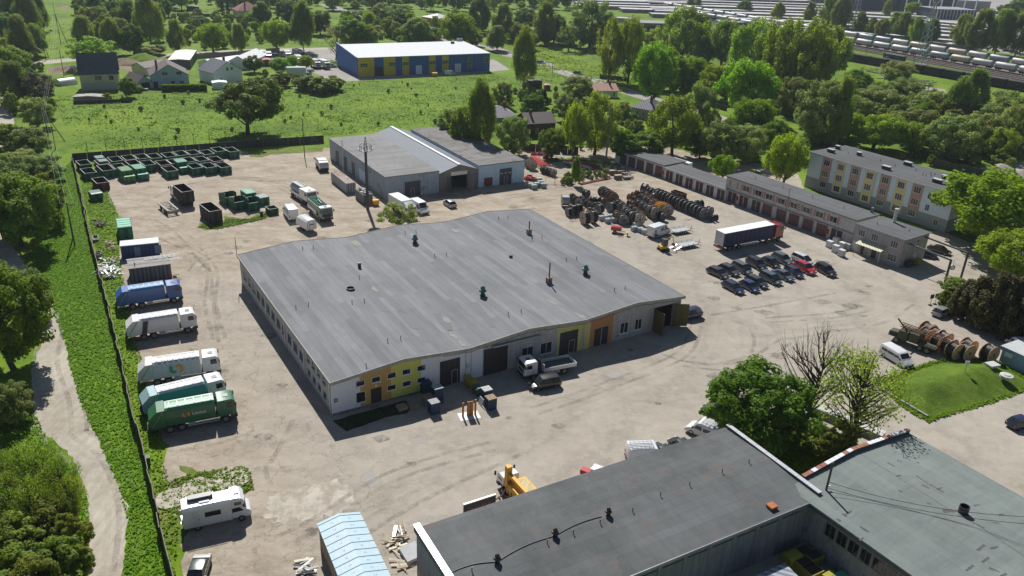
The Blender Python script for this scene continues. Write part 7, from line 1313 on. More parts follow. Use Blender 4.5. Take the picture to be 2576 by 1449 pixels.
# ================================================================ FENCES, POLES, MASTS
FW = mat('fence_boards', (.085, .068, .062), .9, var=.3, stripe=(7, .6), streak=.3); FT = mat('fence_cap', (.26, .22, .19), .9, var=.3)
t = thing('long_fence', 'long dark plank fence down the left side of the yard', 'fence', (FENCE[0][0], FENCE[0][1], 0)); O = FENCE[0]
FP = dense(FENCE, 2.2, 0, closed=False)+[FENCE[-1]]; rnd = random.Random(6)
pts_ = [p-O+np.array([rnd.uniform(-.12, .12), rnd.uniform(-.05, .05)]) for p in FP]; cap = MB(); posts = []
for i, (a, b) in enumerate(zip(pts_[:-1], pts_[1:])):
    h0, h1 = 1.9+rnd.uniform(-.08, .08), 1.9+rnd.uniform(-.08, .08); d = (b-a)/np.hypot(*(b-a)); n = np.array([-d[1], d[0]])*.05; lean = np.array([rnd.uniform(-.12, .12), 0])
    P = [a-n, b-n, b+n, a+n]; m = MB(); m.add([(p[0], p[1], 0) for p in P]+[(p[0]+lean[0], p[1], h) for p, h in zip(P, (h0, h1, h1, h0))], [(0, 3, 2, 1), (4, 5, 6, 7), (0, 1, 5, 4), (1, 2, 6, 5), (2, 3, 7, 6), (3, 0, 4, 7)])
    pn = m.build('fence_panel', FW, t); MB().cyl((a[0]+lean[0], a[1], h0+.03), (b[0]+lean[0], b[1], h1+.03), .05, 6).build('top_rail', FT, pn)
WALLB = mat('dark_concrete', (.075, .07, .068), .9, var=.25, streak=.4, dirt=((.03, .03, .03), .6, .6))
bw0 = [G(q) for q in [(184, 406), (400, 389), (600, 373), (815, 358)]]; t = thing('back_wall', 'dark concrete panel wall along the meadow edge', 'wall', (bw0[0][0], bw0[0][1], 0)); k = 0
BP = dense(bw0, 3., 0, closed=False)+[bw0[-1]]
for a, b in zip(BP[:-1], BP[1:]):
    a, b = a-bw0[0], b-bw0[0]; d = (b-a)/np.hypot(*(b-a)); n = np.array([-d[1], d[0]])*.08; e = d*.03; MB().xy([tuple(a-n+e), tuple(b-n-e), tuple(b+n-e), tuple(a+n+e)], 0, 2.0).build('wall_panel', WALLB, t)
for i, (x, y) in enumerate([(887, 100), (1077, 85), (1262, 70), (1440, 55), (1615, 40), (1785, 28)]+[(1955, 10), (2115, -2)]+[(2275, -12)]):
    c = GQ('b0', x, y+18)-bw0[0]; MB().box(c[0]-.05, c[0]+.05, c[1]-.05, c[1]+.05, 0, 3.6).build('tall_post', DKMET, t)
c0 = np.array([0, 0]); 
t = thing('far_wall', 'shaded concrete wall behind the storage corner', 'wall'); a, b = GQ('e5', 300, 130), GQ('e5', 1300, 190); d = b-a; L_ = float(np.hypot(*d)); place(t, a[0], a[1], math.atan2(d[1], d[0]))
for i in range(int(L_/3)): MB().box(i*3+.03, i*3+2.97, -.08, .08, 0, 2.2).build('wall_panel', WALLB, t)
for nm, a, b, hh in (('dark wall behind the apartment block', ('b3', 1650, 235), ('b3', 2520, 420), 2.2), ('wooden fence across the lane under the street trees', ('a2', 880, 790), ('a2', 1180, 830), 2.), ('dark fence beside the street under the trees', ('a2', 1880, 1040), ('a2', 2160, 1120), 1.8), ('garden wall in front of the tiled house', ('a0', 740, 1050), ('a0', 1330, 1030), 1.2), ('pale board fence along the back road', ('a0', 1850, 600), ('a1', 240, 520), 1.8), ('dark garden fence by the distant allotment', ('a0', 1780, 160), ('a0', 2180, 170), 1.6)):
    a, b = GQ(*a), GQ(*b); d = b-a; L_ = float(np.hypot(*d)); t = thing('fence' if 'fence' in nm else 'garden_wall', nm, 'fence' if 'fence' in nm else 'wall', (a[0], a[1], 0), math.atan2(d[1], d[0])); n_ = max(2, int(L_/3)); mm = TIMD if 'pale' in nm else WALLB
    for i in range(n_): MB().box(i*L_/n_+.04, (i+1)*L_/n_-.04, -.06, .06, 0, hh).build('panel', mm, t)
POLEM = mat('tarred_pole', (.10, .08, .065), .9, var=.3); INS = mat('insulator', (.55, .55, .52), .4)
def pole(label, foot, top, arm=0, arm_ang=0., strut=None, r_=.13, name='power_pole', cat='pole', m=POLEM, hmax=None):
    c = G(foot); h = hgt(foot, top); t = thing(name, label, cat, (c[0], c[1], 0)); MB().cyl((0, 0, 0), (0, 0, h), r_, 10, r_*.7).build('pole', m, t, smooth=True)
    if strut: s = G(strut)-c; MB().cyl((s[0], s[1], 0), (0, 0, h*.93), r_, 8, r_*.8).build('strut', m, t, smooth=True)
    if arm:
        dx, dy = math.cos(R(arm_ang)), math.sin(R(arm_ang)); a_ = MB().cyl((-dx*arm, -dy*arm, h-.25), (dx*arm, dy*arm, h-.25), .06, 6).build('cross_arm', DKMET, t)
        for k in (-1, 0, 1): MB().cyl((dx*arm*k*.95, dy*arm*k*.95, h-.2), (dx*arm*k*.95, dy*arm*k*.95, h+.1), .06, 6).build('insulator', INS, a_)
    return c, h
q = Q; P1 = pole('wooden power pole with a cross arm on the grass outside the fence', q('b0', 755, 1035), q('b0', 655, 600), 1.3, 5, q('b0', 735, 960))
P2 = pole('tall A frame power pole at the meadow corner', q('a0', 488, 1368), q('a0', 503, 1095), 0, 0, q('a0', 655, 1425)); P3 = pole('slim wooden pole beside the A frame pole', q('a0', 560, 1500), q('a0', 520, 1258)); P4 = pole('tall double A frame pole left of the tiled house', q('a0', 615, 455), q('a0', 615, 140), 1.5, 20, q('a0', 690, 470))
pole('leaning thin pole in the far upper left meadow', q('a0', 565, 215), q('a0', 527, 25)); pole('wooden pole by the back road left of the tiled house', q('a0', 465, 605), q('a0', 465, 380), strut=q('a0', 495, 590)); P5 = pole('wooden pole beside the greenhouse', q('a0', 645, 765), q('a0', 600, 500))
P6 = pole('single wooden pole inside the yard by the back wall', q('b1', 490, 346), q('a1', 462, 1200)); pole('wooden pole beside the street with the cars', q('a2', 405, 740), q('a2', 410, 612)); pole('wooden pole in the scrub by the sleeper stacks', q('a3', 1158, 860), q('a3', 1195, 690)); pole('pole between the tank trains and the trees', q('a3', 1715, 520), q('a3', 1737, 400)); pole('catenary pole at the sleeper stacks', q('a3', 1455, 660), q('a3', 1465, 560)); pole('catenary pole in front of the tank train', q('a3', 980, 570), q('a3', 992, 380)); pole('pole in the meadow at the top centre', q('a2', 38, 150), q('a2', 40, 30))
pole('grey concrete lamp mast behind the storage corner', q('b2', 945, 170), q('a2', 990, 1040), r_=.28, m=GREYW, name='concrete_mast', cat='mast')
# the dark steel pole of the front courtyard, leaning on the workshop eave
a = G(Q('d3', 515, 860), 2.5); b = G(Q('d3', 690, 290), 9.0); t = thing('leaning_pole', 'dark pole rising in front of the green roof with a lamp at its waist', 'pole', (a[0], a[1], 0)); zt = 9.6; MB().cyl((0, 0, 0), (0, 0, zt), .14, 10, .11).build('pole', POLEM, t); MB().cb((-.25, -.2, 4.6), (.16, .12, .3)).build('lamp', VANW, t); MB().cb((.25, .1, 6.6), (.3, .14, .12)).build('camera', VANW, t)
# wires
WIRE = mat('wire', (.6, .6, .56), .5); WIRED = mat('wire_dark', (.06, .06, .06), .6)
def wire(label, a, b, sag, m=WIRE, r_=.012, n=14): 
    a, b = Vector(a), Vector(b); MBw = MB(); MBw.tube([tuple((b-a)*t_-Vector((0, 0, sag*4*t_*(1-t_)))) for t_ in np.linspace(0, 1, n)], r_, 4); o = MBw.build('power_line', m); o.location = a; tag(o, label, 'power line', group='overhead power lines')
for k, nm in ((-1.2, 'left'), (0, 'middle'), (1.2, 'right')): wire('pale overhead wire, %s of three above the fence' % nm, (P1[0][0]+k, P1[0][1]+k*.09, P1[1]), (P2[0][0]+k*.4, P2[0][1], P2[1]-.2), 1.2); wire('pale overhead wire, %s of three going on past the tiled house' % nm, (P2[0][0]+k*.4, P2[0][1], P2[1]-.2), (P4[0][0]+k, P4[0][1], P4[1]-.2), 1.8, r_=.014)
L_r = lambda X, Y: (b5.matrix_world @ Vector((X, Y, 0)))
bpy.context.view_layer.update()
w0 = Vector((a[0], a[1], 6.9)); e1 = G(Q('d3', 2700, 850), 9.); e2 = G(Q('d3', 2700, 890), 9.)
wire('upper dark cable sagging over the green roof', (a[0], a[1], 7.2), (e1[0], e1[1], 9.0), .9, WIRED, .03, 24); wire('lower dark cable sagging over the green roof', (a[0]+.2, a[1], 6.4), (e2[0], e2[1], 8.6), .7, WIRED, .03, 24)
c = G(Q('b1', 665, 235), 5.); wire('cable from the yard pole to the storage hall', (P6[0][0], P6[0][1], P6[1]-.4), (c[0], c[1], 5.2), .8)
# steel mast with platform
c = G((925, 526.6)); Hm = hgt((925, 526.6), (918.8, 341.6)); t = thing('light_mast', 'tall dark mast with a round railed platform and spire', 'mast', (c[0], c[1], 0)); zp = hgt((925, 526.6), (919.8, 378)); ms_ = mat('mast_concrete', (.11, .10, .095), .85, var=.2, streak=.2)
MB().cyl((0, 0, 0), (0, 0, zp), .36, 14, .26).build('shaft', ms_, t, smooth=True); pf = MB().ring((0, 0, zp-.1), (0, 0, zp), 1.35, .25, 16).build('platform', DKMET, t); r_ = MB()
for i in range(12): a_ = i*math.pi/6; r_.cyl((1.3*math.cos(a_), 1.3*math.sin(a_), zp), (1.3*math.cos(a_), 1.3*math.sin(a_), zp+1.1), .03, 5)
for z in (.55, 1.1): r_.tube([(1.3*math.cos(a_), 1.3*math.sin(a_), zp+z) for a_ in np.linspace(0, 6.283, 17)], .03, 5)
r_.build('railing', DKMET, pf); sp_ = MB(); hs = Hm-zp
for i in range(4): a_ = i*math.pi/2+.78; sp_.cyl((.42*math.cos(a_), .42*math.sin(a_), zp), (.08*math.cos(a_), .08*math.sin(a_), Hm-.2), .04, 5)
for k in range(5): z = zp+hs*k/5; rr_ = .42-.34*k/5; sp_.tube([(rr_*math.cos(a_+.78), rr_*math.sin(a_+.78), z) for a_ in np.linspace(0, 6.283, 5)], .03, 4)
sp_.build('spire', DKMET, t)
for i in range(4): a_ = i*1.57+.4; MB().cb((1.45*math.cos(a_), 1.45*math.sin(a_), zp+.2), (.35, .35, .3)).build('floodlight', METAL, pf)
ld = MB().box(-.2, -.16, -.52, -.48, 1, zp).box(.16, .2, -.52, -.48, 1, zp)
for i in range(int(zp/.4)): ld.box(-.16, .16, -.51, -.49, 1+i*.4, 1.03+i*.4)
ld.build('ladder', DKMET, t)
P7 = GQ('b1', 880, 520); t = thing('steel_pole', 'thin steel lamp pole standing beside the storage hall wall', 'pole', (P7[0], P7[1], 0)); hh = hgt(Q('b1', 880, 520), Q('b1', 850, 178)); MB().cyl((0, 0, 0), (0, 0, hh), .09, 8).build('pole', METAL, t); MB().box(-.3, .3, -.05, .05, hh, hh+.1).build('lamp_bracket', METAL, t)
# gate portals by the office
GP = mat('portal_green', (.10, .13, .13), .6)
def portal(label, post, ptop, bend, z=None):
    c = G(post); h = hgt(post, ptop); e = G(bend, h)-c; t = thing('gate_portal', label, 'gate', (c[0], c[1], 0)); MB().box(-.15, .15, -.15, .15, 0, h).build('post', DKMET, t); L_ = float(np.hypot(*e)); a_ = math.atan2(e[1], e[0]); o = MB().box(0, L_, -.12, .12, h-.28, h).build('beam', GP, t); o.rotation_euler = (0, 0, a_); o2 = MB().box(L_-.15, L_+.15, -.15, .15, 0, h-.28).build('post', DKMET, t); o2.rotation_euler = (0, 0, a_); return c, h
c, h = portal('front steel gate portal between the office and the drive', Q('b3', 1775, 1412), Q('b3', 1860, 1172), Q('b3', 1395, 992)); portal('rear steel gate portal between the office and the drive', Q('b3', 1940, 1355), Q('b3', 2025, 1098), Q('b3', 1572, 930))
t = thing('hanging_sign', 'round white sign hanging from the gate portal', 'sign', (c[0]+.8, c[1]+.3, 0)); MB().cyl((0, -.05, h*.66), (0, .05, h*.66), .5, 20).build('disc', ZINCW, t); MB().ring((0, -.08, h*.66), (0, -.051, h*.66), .5, .4, 20).build('ring', DKMET, t); MB().cyl((0, 0, h*.66+.5), (0, 0, h-.2), .03, 6).build('hanger', DKMET, t)
for q_, lab, m in (((1608, 185), 'dark sign on a stand at the drive', DKMET), ((1655, 175), 'green sign on a stand at the drive', mat('sign_green', (.02, .28, .14), .5))): c = GQ('c3', *q_); t = thing('stand_sign', lab, 'sign', (c[0], c[1], 0), R(20)); MB().cyl((0, 0, 0), (0, 0, 1.6), .04, 6).build('post', DKMET, t); MB().box(-.4, .4, -.03, .03, 1.3, 2.1).build('board', m, t); MB().box(-.3, .3, -.2, .2, 0, .15).build('foot', CHAS, t)
c = GQ('c3', 1955, 840, 1.6); t = thing('mound_sign', 'small white sign on a post on the mound', 'sign', (c[0], c[1], 1.3)); MB().cyl((0, 0, 0), (0, 0, 1.5), .05, 6).build('post', METAL, t); MB().box(-.3, .3, -.03, .03, 1.4, 2.0).build('board', PLW, t)
c = GQ('c3', 2230, 770, 1.7); t = thing('hatch_cover', 'square concrete hatch on the mound', 'hatch', (c[0], c[1], 1.45), R(20)); MB().box(-.9, .9, -.7, .7, 0, .35).build('lid', GREYW if 0 else mat('pale_concrete', (.5, .5, .48), .8), t, bevel=.03); c = GQ('c3', 2370, 880, 1.5); t = thing('well_cover', 'round concrete well cover on the mound', 'hatch', (c[0], c[1], 1.2)); MB().lathe([(.9, 0), (.9, .35), (.55, .42), (.5, .5), (.02, .5)], 24).build('lid', MATS['pale_concrete'], t, smooth=True)
t = thing('mound_steps', 'mossy concrete retaining edge at the foot of the mound', 'kerb'); a, b = GQ('c3', 1090, 1010), GQ('c3', 1580, 1300); d = b-a; place(t, a[0], a[1], math.atan2(d[1], d[0])); MB().box(0, float(np.hypot(*d)), -.15, .15, 0, .35).build('kerb', GREYW, t)
t = thing('low_wall', 'low concrete wall with a flat pale top beside the grassy corner', 'wall'); a, b = GQ('c3', 390, 1240), GQ('d3', 1130, 100); d = b-a; L_ = float(np.hypot(*d)); place(t, a[0], a[1], math.atan2(d[1], d[0])); MB().box(0, L_, -.1, 1.3, 0, 1.0).build('wall', GREYW, t); MB().box(-.05, L_+.05, -.15, 1.35, 1.0, 1.08).build('coping', MATS['pale_concrete'], t)
# light blue cabin, right edge
CB = Fr(Q('c3', 2290, 745), Q('c3', 2560, 870), 0., W=4.5); t = thing('blue_cabin', 'light blue cabin with a corrugated roof and an air conditioner', 'cabin', (CB.a[0], CB.a[1], 0), CB.ang); MB().box(0, 8, 0, 4, 0, 2.6).build('wall', mat('sky_blue_wall', (.26, .38, .52), .7, streak=.1), t); MB().xz([(-.3, 2.62), (8.3, 2.62), (8.3, 2.75), (-.3, 2.75)], -.3, 4.2).build('roof', mat('asbestos_roof', (.50, .52, .53), .7, stripe=(5, .7), streak=.15), t); MB().box(.6, 1.7, -.4, -.01, 1.5, 2.2).build('air_conditioner', VANW, t)
# ================================================================ HOUSES AND FAR BUILDINGS
def house(label, p0, p1, W_, ev, rd, wall, roof, gable='F', wins=(), base=None, chim=None, cat='house', name='house', over=.4, door=None):
    f = Fr(p0, p1, 0., W=W_); t = thing(name, label, cat, (f.a[0], f.a[1], 0), f.ang); L_ = f.L
    m = MB()
    if gable == 'F': m.ext([(0, 0, 0), (L_, 0, 0), (L_, 0, ev), (L_/2, 0, rd-.12), (0, 0, ev)], (0, W_, 0))
    elif gable == 'S': m.ext([(0, 0, 0), (0, W_, 0), (0, W_, ev), (0, W_/2, rd-.12), (0, 0, ev)], (L_, 0, 0))
    else: m.box(0, L_, 0, W_, 0, ev)
    m.build('wall', wall, t); r_ = MB(); o = over; th = .14; k = (rd-ev)/((L_ if gable == 'F' else W_)/2); e = ev-k*o
    def slab(P): r_.add(list(P)+[(x, y, z-th) for x, y, z in P], [(0, 1, 2, 3), (7, 6, 5, 4), (0, 4, 5, 1), (1, 5, 6, 2), (2, 6, 7, 3), (3, 7, 4, 0)])
    if gable == 'F': slab([(-o, -o, e), (L_/2, -o, rd), (L_/2, W_+o, rd), (-o, W_+o, e)]); slab([(L_/2, -o, rd), (L_+o, -o, e), (L_+o, W_+o, e), (L_/2, W_+o, rd)])
    elif gable == 'S': slab([(-o, -o, e), (L_+o, -o, e), (L_+o, W_/2, rd), (-o, W_/2, rd)]); slab([(L_+o, W_+o, e), (-o, W_+o, e), (-o, W_/2, rd), (L_+o, W_/2, rd)])
    else: i = W_/2; r_.add([(-o, -o, ev), (L_+o, -o, ev), (L_+o, W_+o, ev), (-o, W_+o, ev), (i, W_/2, rd), (L_-i, W_/2, rd)] if L_ > W_ else [(-o, -o, ev), (L_+o, -o, ev), (L_+o, W_+o, ev), (-o, W_+o, ev), (L_/2, W_/2-.05, rd), (L_/2, W_/2+.05, rd)], [(0, 3, 2, 1), (0, 1, 5, 4), (1, 2, 5), (2, 3, 4, 5), (3, 0, 4)])
    ro = r_.build('roof', roof, t)
    if base: MB().box(-.03, L_+.03, -.03, W_+.03, 0, base[0]).build('plinth', base[1], t)
    for (x0_, x1_, z0, z1) in wins: window(t, x0_*L_, x1_*L_, z0, z1, y=-.03 if base else 0, mull=1)
    if door: MB().box(door[0]*L_, door[1]*L_, -.08, -.035, .05, door[2]).build('door', DOORD, t)
    if chim: MB().box(chim[0]*L_-.35, chim[0]*L_+.35, chim[1]*W_-.35, chim[1]*W_+.35, ev, rd+1.1).build('chimney', mat('chimney_brick', (.22, .10, .08), .9), ro)
    return t, f
TILE = mat('grey_tiles', (.085, .10, .12), .6, stripe=(3, .5), var=.2); BRT = mat('brown_roof', (.10, .075, .075), .7, stripe=(3, .4), var=.2); CRM = mat('cream_wall', (.60, .55, .38), .85); LBL = mat('light_blue_wall', (.40, .52, .60), .85); RDT = mat('red_tiles', (.26, .06, .05), .7, var=.2, stripe=(3, .4)); HIP = mat('metal_hip_roof', (.14, .14, .17), .8, .0, var=.15, stripe=(2, .5)); RUR = mat('rusty_roof', (.38, .20, .15), .7, var=.25, stripe=(2, .5)); GWL = mat('grey_plaster', (.36, .36, .34), .9, var=.15)
def A(x, y): return Q('a0', x, y)
house('tall house with a steep dark grey tiled roof and cream walls', A(825, 912), A(1210, 900), 8., 6.0, 12., CRM, TILE, 'S', [(.38, .56, 3.3, 4.9), (.74, .88, 3.3, 4.9)], (2.6, mat('pale_plinth', (.44, .45, .44), .9)), (.6, .6))
house('light blue gabled house with a brown roof and dark windows', A(1530, 885), A(1910, 870), 13., 4.4, 8., LBL, BRT, 'F', [(.3, .46, 4.2, 5.4), (.68, .84, 4.2, 5.4), (.52, .63, .9, 2.2), (.74, .86, .9, 2.2)], None, (.2, .3), door=(.05, .17, 2.2)); t_, f_ = house('garage wing with a brown roof joined to the light blue house', A(1400, 900), A(1528, 885), 10., 2.6, 4.6, LBL, BRT, 'F', cat='garage', over=.3); MB().box(1, f_.L-.6, -.06, -.003, .1, 2.2).build('garage_door', DOORD, t_)
house('small house with a dark slate roof and two narrow attic windows', A(2160, 850), A(2445, 815), 10., 4.3, 7.8, PLW, TILE, 'F', [(.45, .53, 4.4, 5.6), (.6, .68, 4.4, 5.6), (.2, .27, 1.2, 2.)], None, (.6, .4))
house('white fabric storage hall behind the houses', A(2300, 690), A(2510, 700), 22., 3., 5.2, PLW, mat('white_fabric', (.72, .73, .75), .6, var=.03), 'F', cat='hall', name='tent_hall'); house('sagging white tent hall behind the slate roofed house', A(2000, 690), A(2170, 720), 16., 2.6, 4.2, PLW, mat('grey_fabric', (.55, .57, .62), .6, var=.15), 'F', cat='hall', name='tent_hall')
house('long shed with a flat white roof behind the light blue house', A(1700, 690), A(1920, 690), 26., 3.4, 3.7, mat('dark_cladding', (.09, .08, .08), .8), mat('cream_roof', (.55, .53, .48), .6), 'F', cat='shed', name='shed', over=.1); house('small white garden cabin beside the hedge', A(2145, 900), A(2290, 895), 4., 2.3, 2.6, PLW, PLW, 'F', cat='cabin', name='garden_cabin', over=.15); house('low ramshackle garden shed in front of the tiled house', A(745, 1030), A(1050, 1030), 4., 1.8, 2.1, TIMD, mat('patchy_roof', (.34, .33, .32), .8, dirt=((.15, .13, .12), .8, .5)), 'F', cat='shed', name='shed', over=.2)
house('wing with a lean roof behind the light blue house', A(1470, 760), A(1700, 720), 7., 3., 4.5, CRM, BRT, 'S', cat='shed', name='outbuilding')
t = thing('greenhouse', 'small arched plastic greenhouse left of the tiled house', 'greenhouse'); MB().loft([[(x, -2.2, 0)]+[(x, 2.2*-math.cos(a), 2.2*math.sin(a)) for a in np.linspace(.1, 3.04, 12)]+[(x, 2.2, 0)] for x in (-3, 3)]).build('cover', mat('foil', (.5, .53, .56), .4, var=.1), t); c = G(A(635, 860)); place(t, c[0], c[1]+2, R(60))
house('red roofed villa at the top of the picture', A(2400, 190), A(2640, 185), 12., 4.5, 9., CRM, RDT, 'H', [(.2, .3, 1., 2.4), (.6, .7, 1., 2.4)], None, (.4, .4)); house('pale blue house behind the red roofed villa', A(2330, 70), A(2440, 66), 9., 5., 7., LBL, TILE, 'S'); house('grey garden hut in the allotments', A(1880, 110), A(2000, 112), 5., 2.6, 3., DKMET, HIP, 'F', cat='hut', name='hut')
B = lambda x, y: Q('a1', x, y)
house('yellow kiosk building with a grey and white roof', B(1845, 275), B(1985, 265), 16., 4.6, 7., mat('kiosk_yellow', (.55, .34, .05), .7), mat('kiosk_roof', (.42, .41, .42), .6, var=.2), 'H', [(.1, .9, .6, 2.)], cat='kiosk', name='kiosk'); house('small pink roofed hut behind the blue hall', B(1830, 490), B(1930, 490), 7., 2.5, 4., PLW, mat('pink_roof', (.35, .2, .16), .7), 'F', cat='hut', name='hut')
house('white industrial hall at the top edge', B(280, 60), B(380, 50), 40., 8., 8.3, mat('pale_blue_hall', (.45, .55, .62), .6), VANW, 'F', cat='hall', name='hall', over=.1); house('long blue hall at the top edge of the picture', B(1480, 30), B(1660, 30), 25., 5., 5.4, mat('far_blue', (.05, .08, .17), .7), CORR, 'F', cat='hall', name='hall', over=.1); house('small white hall at the top edge left of the blue one', B(1060, 45), B(1140, 45), 15., 4., 4.4, PLW, VANW, 'F', cat='hall', name='hall', over=.1)
house('red brown metal shed in the lorry yard', B(70, 665), B(160, 665), 5., 2.4, 2.7, mat('redbrown', (.25, .06, .04), .7), mat('redbrown', (.25, .06, .04), .7), 'F', cat='shed', name='shed', over=.05)
t = thing('steel_tower_legs', 'white leaning lattice tower legs at the top edge', 'tower'); MB().tube([(-3, 0, 0), (0, 0, 24)], .4, 6).tube([(3, 0, 0), (0, 0, 24)], .4, 6).tube([(-1.8, 0, 9), (1.8, 0, 9)], .25, 6).build('legs', PLW, t); c = G(B(1740, 100)); place(t, c[0], c[1])
Cc = lambda x, y: Q('a2', x, y)
house('low white house with a rusty pink roof beside the street', Cc(830, 985), Cc(1060, 985), 9., 2.8, 4.6, PLW, RUR, 'S', [(.8, .88, .8, 2.2)], None, (.75, .4)); house('grey plastered house with a silvery hipped roof', Cc(1190, 1175), Cc(1400, 1215), 11., 3.4, 6.4, GWL, HIP, 'H', [(.25, .36, 1., 2.6), (.55, .66, 1., 2.6)], None, (.7, .3)); house('dark timber house with a brown roof between the trees', Cc(150, 1380), Cc(430, 1365), 9., 4.2, 6.4, mat('timber_house', (.09, .065, .05), .9), BRT, 'S', [(.3, .4, 1., 2.4)], None, (.25, .4)); house('grey house with a mauve roof left of the dark timber house', Q('a1', 2310, 1300), Cc(60, 1290), 11., 3.5, 6.2, GWL, mat('mauve_roof', (.20, .18, .21), .7, var=.15), 'H', [(.4, .5, 1., 2.4)], None, (.7, .5)); house('dark green shed at the meadow corner by the street', Cc(170, 890), Cc(300, 890), 4., 3., 3.2, DKMET, DKMET, 'F', cat='shed', name='shed', over=.1); house('small rust red cabin in the gardens', Cc(325, 910), Cc(385, 912), 3., 2., 2.2, RST, RUR, 'F', cat='cabin', name='garden_cabin', over=.1)
house('long open grey shed beside the railway', Cc(1240, 310), Cc(1640, 320), 14., 5., 5.8, mat('shed_dark', (.07, .06, .06), .9, var=.3), mat('shed_roof', (.28, .28, .28), .8, var=.15), 'S', [(.05*i+.02, .05*i+.05, 3., 4.4) for i in range(16)], cat='shed', name='railway_shed', over=.6); house('pale flat roofed hut left of the railway shed', Cc(1000, 225), Cc(1240, 240), 8., 3., 3.2, GWL, mat('pale_roof', (.38, .4, .42), .8), 'F', cat='hut', name='hut', over=.1)
D3 = lambda x, y: Q('a3', x, y)
house('pale blue concrete hut by the sleeper stacks', D3(500, 655), D3(725, 675), 7., 3.4, 3.6, mat('hut_blue', (.42, .48, .52), .8), mat('pale_roof', (.38, .4, .42), .8), 'F', cat='hut', name='hut', over=.1)
# blue and yellow hall
HB = Fr(B(1018, 583), B(2355, 535), 7.4, back=B(840, 480)); t = bld('blue_yellow_hall', 'long blue hall with yellow panels and a white roof beyond the meadow', HB, 'hall'); hb = t; BLUE = mat('hall_blue', (.03, .12, .40), .55, stripe=(3, .3)); YELH = mat('hall_yellow', (.68, .48, .03), .6, stripe=(3, .3)); Lh = HB.L; Wh = HB.W
MB().yz([(0, 0), (Wh, 0), (Wh, 9.6), (0, 7.4)], 0, .35).build('end_wall', BLUE, t); MB().box(.35, Lh, 0, .3, 0, 7.3).box(Lh-.3, Lh, .3, Wh, 0, 7.3).box(.35, Lh-.3, Wh-.3, Wh, 0, 7.3).build('wall', BLUE, t); MB().add([(.36, -.3, 7.32), (Lh+.2, -.3, 7.32), (Lh+.2, Wh, 8.6), (.36, Wh, 8.6), (.36, -.3, 7.5), (Lh+.2, -.3, 7.5), (Lh+.2, Wh, 8.78), (.36, Wh, 8.78)], [(3, 2, 1, 0), (4, 5, 6, 7), (0, 1, 5, 4), (1, 2, 6, 5), (2, 3, 7, 6), (3, 0, 4, 7)]).build('roof', mat('roof_white', (.60, .62, .64), .8, stripe=(1.5, .15), var=.04), t)
fh = lambda x, y=650: HB.on(B(x, y))[0]
for a, b in ((1027, 1190), (1285, 1402), (1472, 1540), (1742, 1808), (1872, 1938)): MB().box(max(.02, fh(a)), fh(b), -.05, -.003, .02, 7.2).build('yellow_panel', YELH, t)
MB().box(fh(1192, 730), fh(1283, 730), -.04, -.003, 0, 3.6).build('dark_gateway', DOORD, t)
for a, b in ((1608, 1670), (2000, 2062)): MB().box(fh(a, 710), fh(b, 710), -.08, -.003, .05, 3.6).build('gate', PLW, t)
for a, b, z0, z1, mu, ba in ((1048, 1122, 3.7, 5.2, 3, 1), (1335, 1402, 3.7, 5.2, 3, 1), (1475, 1537, 3.7, 5.2, 3, 1), (1742, 1806, 3.7, 5.2, 3, 1), (1874, 1936, 3.7, 5.2, 3, 1), (2128, 2170, 1.2, 6., 1, 4), (2292, 2335, 3.6, 5.8, 1, 2)): window(t, fh(a), fh(b), z0, z1, y=-.05, mull=mu, bars=ba, depth=.08)
for x in (.86, .87, .88): MB().box(x*Lh, x*Lh+.5, Wh*.8, Wh*.8+.5, 8.5, 9.4).build('roof_vent', DKMET, t)
MB().box(Lh-3, Lh, Wh-.2, Wh+.1, 8.4, 10.).build('parapet', METAL, t)
c = GQ('a1', 1795, 768); place(dumpster('ochre skip in front of the blue hall', OB), c[0], c[1], R(28)).scale = (1.6, 1.6, 1.2)
# far right: factory, canopy, frame, garage rows
def farbox(label, p0, p1, W_, h, wall, roof, name='factory_hall', cat='hall', wins=0):
    f = Fr(p0, p1, 0., W=W_); t = thing(name, label, cat, (f.a[0], f.a[1], 0), f.ang); MB().box(0, f.L, 0, W_, 0, h).build('wall', wall, t); MB().box(-.3, f.L+.3, -.3, W_+.3, h+.002, h+.35).build('roof', roof, t)
    for i in range(wins): x = f.L*(i+.3)/wins; MB().box(x, x+f.L/wins*.25, -.1, -.01, h*.55, h*.72).build('window', GLASS, t)
    return t, f
DKF = mat('factory_grey', (.075, .085, .11), .8, var=.1); PRF = mat('factory_roof', (.34, .36, .38), .7, var=.1)
farbox('big dark grey factory hall at the top right, left half', D3(760, 95), D3(1310, 105), 60, 17, DKF, PRF, wins=6); farbox('big dark grey factory hall at the top right, taller right half', D3(1315, 108), D3(1880, 112), 60, 19, DKF, PRF, wins=5); farbox('pale workshop at the foot of the dark factory', D3(1885, 105), D3(2220, 120), 30, 9, GWL, PRF, wins=0)
t, f = farbox('open canopy with a grey roof and thin white posts', D3(1685, 190), D3(2080, 200), 26, 7.5, DKF, mat('canopy_roof', (.26, .28, .30), .8), 'canopy', 'canopy')
for i in range(12): MB().box(f.L*i/12, f.L*i/12+.5, -.4, -.02, 0, 7.4).build('post', PLW, t)
t = thing('steel_skeleton', 'unfinished white steel frame beside the factory', 'steel frame'); m = MB()
for i in range(7): m.box(i*11, i*11+.8, 0, .8, 0, 15)
m.box(0, 66, .1, .7, 14.2, 15).tube([(22, .4, 15), (28, .4, 7), (34, .4, 15)], .4, 4).build('frame', PLW, t); c = G(D3(1370, 130)); place(t, c[0], c[1], .12)
GRF_ = mat('garage_roof_pale', (.48, .48, .49), .85, var=.3, vs=.15, dirt=((.2, .15, .13), .12, .6)); GRW = mat('garage_wall_far', (.26, .23, .23), .9, var=.4, vs=.4)
